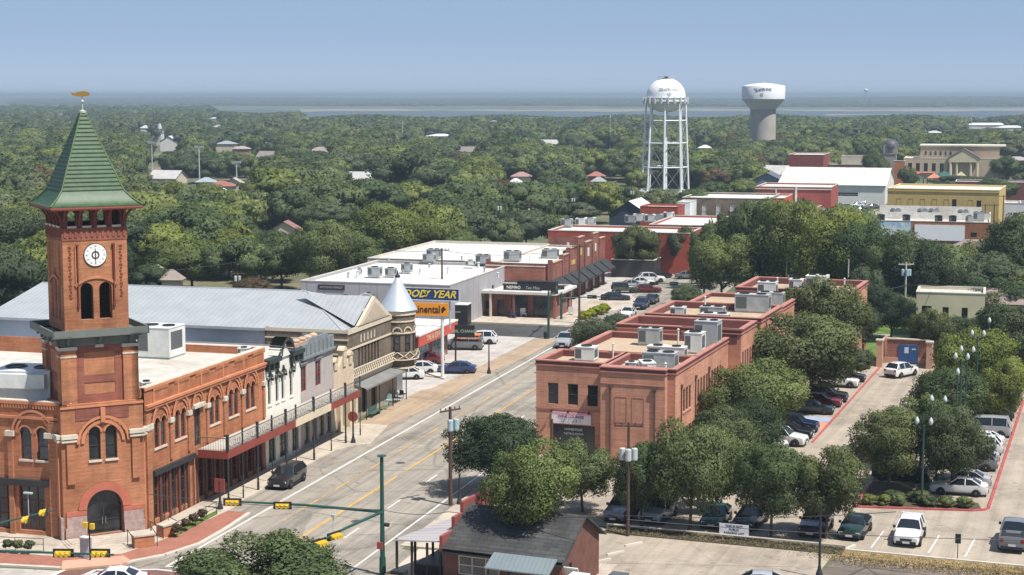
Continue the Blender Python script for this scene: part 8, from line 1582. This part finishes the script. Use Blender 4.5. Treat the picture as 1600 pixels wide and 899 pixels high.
# ------------------------------------------------------------------ near and middle trees, one by one
TL_ = [
 (828, 908, 700, 150, 'mid', 0, 0, 'large green tree overhanging the grey shop roof'), (776, 770, 658, 150, 'dark', 0, 1, 'dark green tree at the kerb behind the large one'), (910, 800, 692, 112, 'mid', 0, 2, 'green tree with slim bare trunk between the shop and the brick block'),
 (1002, 822, 697, 92, 'mid', 0, 3, 'green tree right of the dark utility pole'), (1078, 830, 668, 128, 'mid', 0, 0, 'round tree with forked trunk in the middle of the car row'), (1204, 838, 702, 110, 'mid', 0, 1, 'round tree with low fork right of the white banner'), (1290, 842, 705, 116, 'dark', 0, 2, 'dark tree over the two right shaded cars'),
 (1128, 768, 640, 118, 'dark', 0, 3, 'dark tree against the right front corner of the brick block'), (1120, 800, 672, 104, 'mid', 0, 2, 'green tree tucked behind the forked trunk tree'), (1172, 752, 628, 112, 'dark', 0, 3, 'dark tree between the white banner trees and the brick wall'), (1034, 800, 700, 84, 'dark', 0, 1, 'dark tree against the brick block front right of the pole'), (1176, 700, 572, 165, 'mid', 0, 0, 'broad green tree beside the brick block windows'), (1236, 640, 498, 190, 'dark', 0, 1, 'broadest dark tree over the lane side cars'), (1284, 580, 440, 128, 'dark', 0, 2, 'tall dark tree before the far brown parapet'), (1338, 560, 478, 70, 'dark', 1, 3, 'small dark tree left of the brick enclosure'),
 (1388, 768, 650, 118, 'dark', 0, 1, 'dark tree at the left end of the kerbed island'), (1486, 772, 640, 120, 'dark', 0, 0, 'dark tree over the near end of the island row'), (1437, 735, 625, 110, 'mid', 0, 2, 'green tree behind the nearest double lamp'), (1482, 680, 578, 120, 'mid', 0, 3, 'green tree in the middle of the island'), (1528, 660, 520, 128, 'bright', 0, 0, 'tall yellow green tree at the back of the island'), (1503, 620, 545, 55, 'bright', 0, 3, 'thin yellow green tree left of the tall one'), (1560, 672, 565, 70, 'bright', 0, 1, 'yellow green tree nearest the minivan'),
 (412, 985, 852, 262, 'mid', 0, 2, 'big green treetop cut off by the bottom edge over the crossing'),
 (930, 572, 500, 74, 'olive', 0, 0, 'grey green tree at the street corner of the brick block'), (968, 540, 492, 50, 'olive', 1, 1, 'small grey green tree behind the first one on the street side'), (1085, 494, 452, 62, 'olive', 1, 2, 'olive hedge like tree by the third roof'), (1068, 486, 446, 40, 'olive', 1, 3, 'olive tree before the far crossing arm'),
 (1128, 478, 372, 100, 'mid', 0, 0, 'green tree at the left foot of the grove'), (1108, 452, 352, 70, 'mid', 1, 1, 'green tree hanging over the far street corner'), (1172, 470, 322, 110, 'mid', 0, 2, 'tall fresh green tree at the left of the grove'), (1226, 478, 320, 118, 'mid', 0, 3, 'tall green tree in the middle of the grove'), (1290, 486, 328, 128, 'bright', 0, 0, 'broad green tree right of the middle of the grove'), (1340, 488, 352, 110, 'mid', 0, 1, 'green tree at the right of the grove'), (1392, 496, 368, 118, 'dark', 0, 2, 'dark green tree behind the concrete pole'), (1446, 500, 380, 110, 'dark', 0, 3, 'dark tree left of the brown roofed house'), (1256, 440, 318, 90, 'dark', 1, 2, 'dark tree at the back of the grove'),
 (1195, 440, 318, 80, 'mid', 1, 0, 'green tree at the back left of the grove'), (1325, 440, 325, 90, 'mid', 1, 3, 'green tree at the back right of the grove'),
 (1392, 532, 458, 84, 'dark', 0, 1, 'round dark oak behind the brick enclosure'), (1476, 560, 496, 96, 'dark', 0, 0, 'dark oak right of the brick enclosure'), (1548, 520, 440, 120, 'mid', 0, 2, 'green tree below the brown cottage roof'), (1582, 600, 480, 110, 'dark', 0, 1, 'dark tree at the right edge behind the minivan'), (1528, 560, 500, 70, 'dark', 0, 3, 'dark tree before the far single lamp'), (1590, 480, 340, 130, 'dark', 0, 3, 'tall dark tree at the right picture edge'), (1528, 470, 380, 96, 'dark', 0, 0, 'dark tree left of the tall one at the right edge'), (1490, 468, 405, 70, 'mid', 1, 1, 'green tree over the cream house roof'), (1452, 566, 486, 66, 'dark', 0, 2, 'dark tree before the left part of the cream house'), (1352, 516, 420, 60, 'dark', 1, 0, 'dark tree right of the far brown parapet'),
 (1262, 548, 476, 80, 'dark', 0, 3, 'dark tree left before the far brown parapet'), (1330, 602, 540, 60, 'dark', 1, 2, 'low dark tree over the lane side cars'),
 (990, 432, 356, 72, 'dark', 1, 1, 'dark tree before the red building'), (1070, 428, 358, 54, 'dark', 1, 2, 'dark tree at the right of the red building'), (822, 388, 330, 84, 'olive', 1, 0, 'domed olive tree left of the red building'), (900, 352, 318, 66, 'olive', 1, 2, 'wide olive crown above the red building'), (600, 430, 322, 140, 'bright', 0, 3, 'large bright green tree behind the grey warehouse'), (556, 450, 366, 90, 'mid', 0, 0, 'green tree left of the large bright one'), (500, 460, 350, 90, 'mid', 0, 1, 'green tree over the metal roof end'), (655, 420, 318, 100, 'bright', 1, 2, 'fresh green tree right of the large bright one'), (725, 396, 316, 96, 'dark', 1, 3, 'dark tree by the pole with pale cans'), (505, 368, 318, 96, 'dark', 1, 0, 'large dark blue green tree left of centre'),
 (440, 455, 372, 96, 'mid', 1, 1, 'green tree above the middle of the metal roof'), (372, 458, 376, 100, 'mid', 1, 2, 'green tree above the metal roof, left of middle'), (300, 455, 378, 110, 'bright', 1, 3, 'fresh green tree right of the clock tower'), (250, 440, 352, 110, 'bright', 1, 0, 'tall fresh green tree just right of the clock tower'), (232, 470, 415, 70, 'mid', 1, 1, 'low tree tucked between tower and metal roof'), (320, 330, 288, 60, 'bright', 1, 1, 'yellow green tree right of the green roof'), (272, 348, 286, 50, 'bright', 1, 2, 'tall yellow tree close to the green roof'), (463, 336, 292, 70, 'bright', 1, 3, 'wide yellow green tree left of the dark blue green one'),
 (20, 452, 330, 150, 'dark', 0, 0, 'big dark tree at the left picture edge'), (-30, 450, 350, 110, 'mid', 1, 1, 'green tree half outside the left edge'), (60, 430, 345, 80, 'mid', 1, 2, 'green tree touching the clock tower on its left'), (398, 474, 436, 60, 'rust', 1, 0, 'rusty brown tree at the metal roof ridge'), (640, 322, 240, 118, 'dark', 1, 2, 'large dark domed tree in the middle wood'), (690, 300, 250, 90, 'mid', 1, 1, 'green tree beside the dark domed tree'), (780, 330, 282, 50, 'rust', 2, 1, 'brownish tree left of the middle wood pole'), (1190, 228, 208, 44, 'dark', 2, 2, 'dark round tree at the foot of the concrete stem'), (1498, 300, 276, 110, 'dark', 1, 2, 'wide dark tree right of the yellow building'), (1560, 318, 280, 60, 'mid', 1, 3, 'green tree above the yellow building end'), (1535, 268, 238, 54, 'dark', 1, 0, 'dark tree before the town hall right wing'), (1368, 300, 240, 44, 'dark', 1, 1, 'tall dark tree left of the domed bell tower'), (1300, 300, 262, 40, 'dark', 1, 1, 'dark tree behind the white warehouse end'), (1210, 268, 240, 36, 'mid', 1, 2, 'green tree left of the dark red hall'), (1418, 300, 262, 30, 'dark', 1, 0, 'dark tree before the left end of the town hall'), (1478, 275, 254, 22, 'dark', 2, 3, 'small dark tree left of the portico'), (1572, 285, 246, 50, 'mid', 1, 2, 'green tree behind the plum building end'), (1445, 268, 250, 30, 'dark', 2, 1, 'small dark tree before the town hall left wing')]
KEEP += PKEEP
for px, pb, pt, wp, kd, lod, var, lb in TL_: tree_at({'rust': 'brown_tree', 'olive': 'olive_tree'}.get(kd, 'broadleaf_tree'), lb, px, pb, pt, wp, kd, lod, var, None, 4.6 if pb == 908 else 0)
# woodland: individuals nearest first (as far as about 430 m), the mass behind them as one planting
for r_ in ((-125, 60, -34, 232), (-100, 220, -60, 292), (-62, 40, -30, 360), (-60, 60, 60, 232), (-84, 298, -48, 350), (-100, 370, -40, 400), (-30, 360, 12, 470), (-66, 425, -36, 545), (-36, 676, 12, 720), (-45, 470, 14, 560), (-80, 560, 0, 700)): NOGO.append(r_)
KEEP += [(488, 380, 870, 470, 300), (865, 322, 1150, 440, 330), (940, 305, 1205, 345, 385), (1160, 262, 1300, 340, 470), (1215, 255, 1385, 300, 500), (1228, 238, 1345, 262, 640), (1345, 292, 1600, 372, 420), (1375, 222, 1565, 292, 640), (1300, 290, 1400, 340, 440), (1495, 268, 1600, 292, 560)]
rng = np.random.default_rng(5); cand = []
g = 8.2
for iy in range(int(60 / g), int(3000 / g)):
    y = iy * g; half = y * .34 + 60
    step = g if y < 900 else g * 1.25
    nx_ = int(2 * half / step)
    for ix in range(nx_):
        xc = -y * math.tan(YAW) ; x = xc - half + ix * step + rng.uniform(-.45, .45) * step; yy = y + rng.uniform(-.45, .45) * g
        cand.append((x, yy))
near = []; far = []; farther = []
placed = [(o.location.x, o.location.y) for o in col.objects if o.get('category') == 'tree']
for x, y in cand:
    d = math.hypot(x, y)
    if d < 250: continue
    u = rng.random(); dens = math.sin(x * .013 + 2) * math.sin(y * .011 + x * .004)
    if dens > .66 and rng.random() < .6 and d > 420: continue
    h = rng.uniform(6.5, 12.5) * (1.2 if rng.random() < .12 else 1); w_ = h * rng.uniform(1.0, 1.55)
    if d < 480 and any(abs(x - a) < 4.5 and abs(y - b) < 4.5 for a, b in placed): continue
    if 2780 < d and False: continue
    px, py, dp = proj(x, y, 0)
    if proj(x, y, h)[1] < 181.5 + 2 * math.sin(px * .03) and px > 470: continue
    if proj(x, y, h)[1] < 176 + 1.5 * math.sin(px * .05) and px > 330: continue
    if not clear(x, y, h, w_ / 2): continue
    (near if (d < 430 and -60 < px < 1660) else far if d < 950 else farther).append((d, x, y, h, w_, px, py))
near.sort(); kinds = ['mid', 'mid', 'dark', 'dark', 'mid', 'bright', 'olive']
WORDS = {'mid': 'mid green', 'dark': 'dark green', 'bright': 'yellow green', 'olive': 'olive green'}
LMK = [(110, 'left of the clock tower'), (260, 'just right of the clock tower'), (360, 'behind the left half of the metal roof'), (480, 'behind the right half of the metal roof'), (590, 'behind the grey warehouse left end'), (700, 'behind the bright white roofs'), (840, 'behind the coral brick annex'), (950, 'behind the red building'), (1080, 'left of the water tower foot'), (1240, 'behind the old stone building'), (1400, 'behind the grove'), (1700, 'at the far right')]
over = near[230:]; near = near[:230]; far += over
cells = {}
for i, r in enumerate(near):
    kd = kinds[int(rng.integers(0, 7))]; k = next(t_ for lim, t_ in LMK if r[5] < lim); cells.setdefault((k, kd), []).append(r)
ORD = ['first', 'second', 'third', 'fourth', 'fifth', 'sixth', 'seventh', 'eighth', 'ninth', 'tenth', 'eleventh', 'twelfth', 'thirteenth', 'fourteenth', 'fifteenth', 'sixteenth']
for (k, kd), rs in cells.items():
    rs.sort(key=lambda r: r[5])
    for i, (d, x, y, h, w_, px, py) in enumerate(rs):
        lb = WORDS[kd] + ' tree ' + k + (', %s from left' % ORD[min(i, 15)] if len(rs) > 1 else '')
        tree('woodland_tree', lb, x, y, h, w_, kd, 1 if d < 330 else 2, i % 4, 'trees at the near edge of the wood')
def planting(name, rows, kd, lod, var, sel):
    rows = [r for r, s_ in zip(rows, sel) if s_]
    me = bpy.data.meshes.new(name); me.from_pydata([(r[1], r[2], r[7] if len(r) > 7 else 0) for r in rows], [], [])
    a = me.attributes.new('size', 'FLOAT_VECTOR', 'POINT'); a.data.foreach_set('vector', np.array([(r[4] / 9.4, r[4] / 9.4, r[3] / 9.0) for r in rows], np.float32).ravel())
    a = me.attributes.new('turn', 'FLOAT', 'POINT'); a.data.foreach_set('value', rng.uniform(0, 6.28, len(rows)).astype(np.float32))
    o = bpy.data.objects.new(name, me); link(o); o['kind'] = 'stuff'
    src = bpy.data.objects.new('crown_source', crown_for(lod, kd, var))      # plant shape, not linked to the scene itself
    ng = bpy.data.node_groups.new('planting', 'GeometryNodeTree'); ng.interface.new_socket('Geometry', in_out='INPUT', socket_type='NodeSocketGeometry'); ng.interface.new_socket('Geometry', in_out='OUTPUT', socket_type='NodeSocketGeometry')
    N = ng.nodes; gi = N.new('NodeGroupInput'); go = N.new('NodeGroupOutput'); ip = N.new('GeometryNodeInstanceOnPoints'); oi = N.new('GeometryNodeObjectInfo'); oi.inputs['Object'].default_value = src; oi.inputs['As Instance'].default_value = True
    na = N.new('GeometryNodeInputNamedAttribute'); na.data_type = 'FLOAT_VECTOR'; na.inputs['Name'].default_value = 'size'; nb = N.new('GeometryNodeInputNamedAttribute'); nb.data_type = 'FLOAT'; nb.inputs['Name'].default_value = 'turn'
    cx = N.new('ShaderNodeCombineXYZ'); Lk = ng.links.new; Lk(gi.outputs[0], ip.inputs['Points']); Lk(oi.outputs['Geometry'], ip.inputs['Instance']); Lk(na.outputs[0], ip.inputs['Scale']); Lk(nb.outputs[0], cx.inputs[2]); Lk(cx.outputs[0], ip.inputs['Rotation']); Lk(ip.outputs[0], go.inputs[0])
    md = o.modifiers.new('planting', 'NODES'); md.node_group = ng
# the mass of the wood behind: three kinds of crown, middle distance and far
for rows, lod in ((far, 2), (farther, 3)):
    pick = rng.choice(6, len(rows), p=[.28, .26, .22, .07, .155, .015])
    for k, (kd, var) in enumerate((('mid', 0), ('dark', 1), ('mid', 2), ('bright', 1), ('olive', 0), ('rust', 2))): planting('woodland', rows, kd, lod, var, pick == k)
# tree belts beyond the lake
rows = []
for _ in range(15000):
    y = rng.uniform(4900, 9500); x = -y * math.tan(YAW) + rng.uniform(-1, 1) * (y * .34 + 80)
    if math.sin(x * .004 + 1) * math.sin(y * .006) + rng.uniform(-.6, .6) < -.1: continue
    t = (y - 4700) / 7100; pxx = 800 + FPX * ((x * cy + y * sy) / (-x * sy + y * cy)); ed = min(1, t * 1.6)
    hh = ed * .48 * (22 + 9 * math.sin(x * .0011 + 1) + 5 * math.sin(x * .0031 + y * .001) + 3.5 * math.sin(y * .004 + x * .0023)) + ed * 10 * (pxx / 1600); z = -1.5 + hh * (.45 + .75 * t)
    h_ = rng.uniform(7, 12); rows.append((0, x, y, h_, rng.uniform(16, 38), 0, 0, z - 2.5))
pick = rng.choice(2, len(rows), p=[.6, .4])
for k, kd in enumerate(('mid', 'dark')): planting('far_woodland', rows, kd, 3, k, pick == k)
print('TREES near', len(near), 'far', len(far), 'farther', len(farther), 'belt', len(rows))
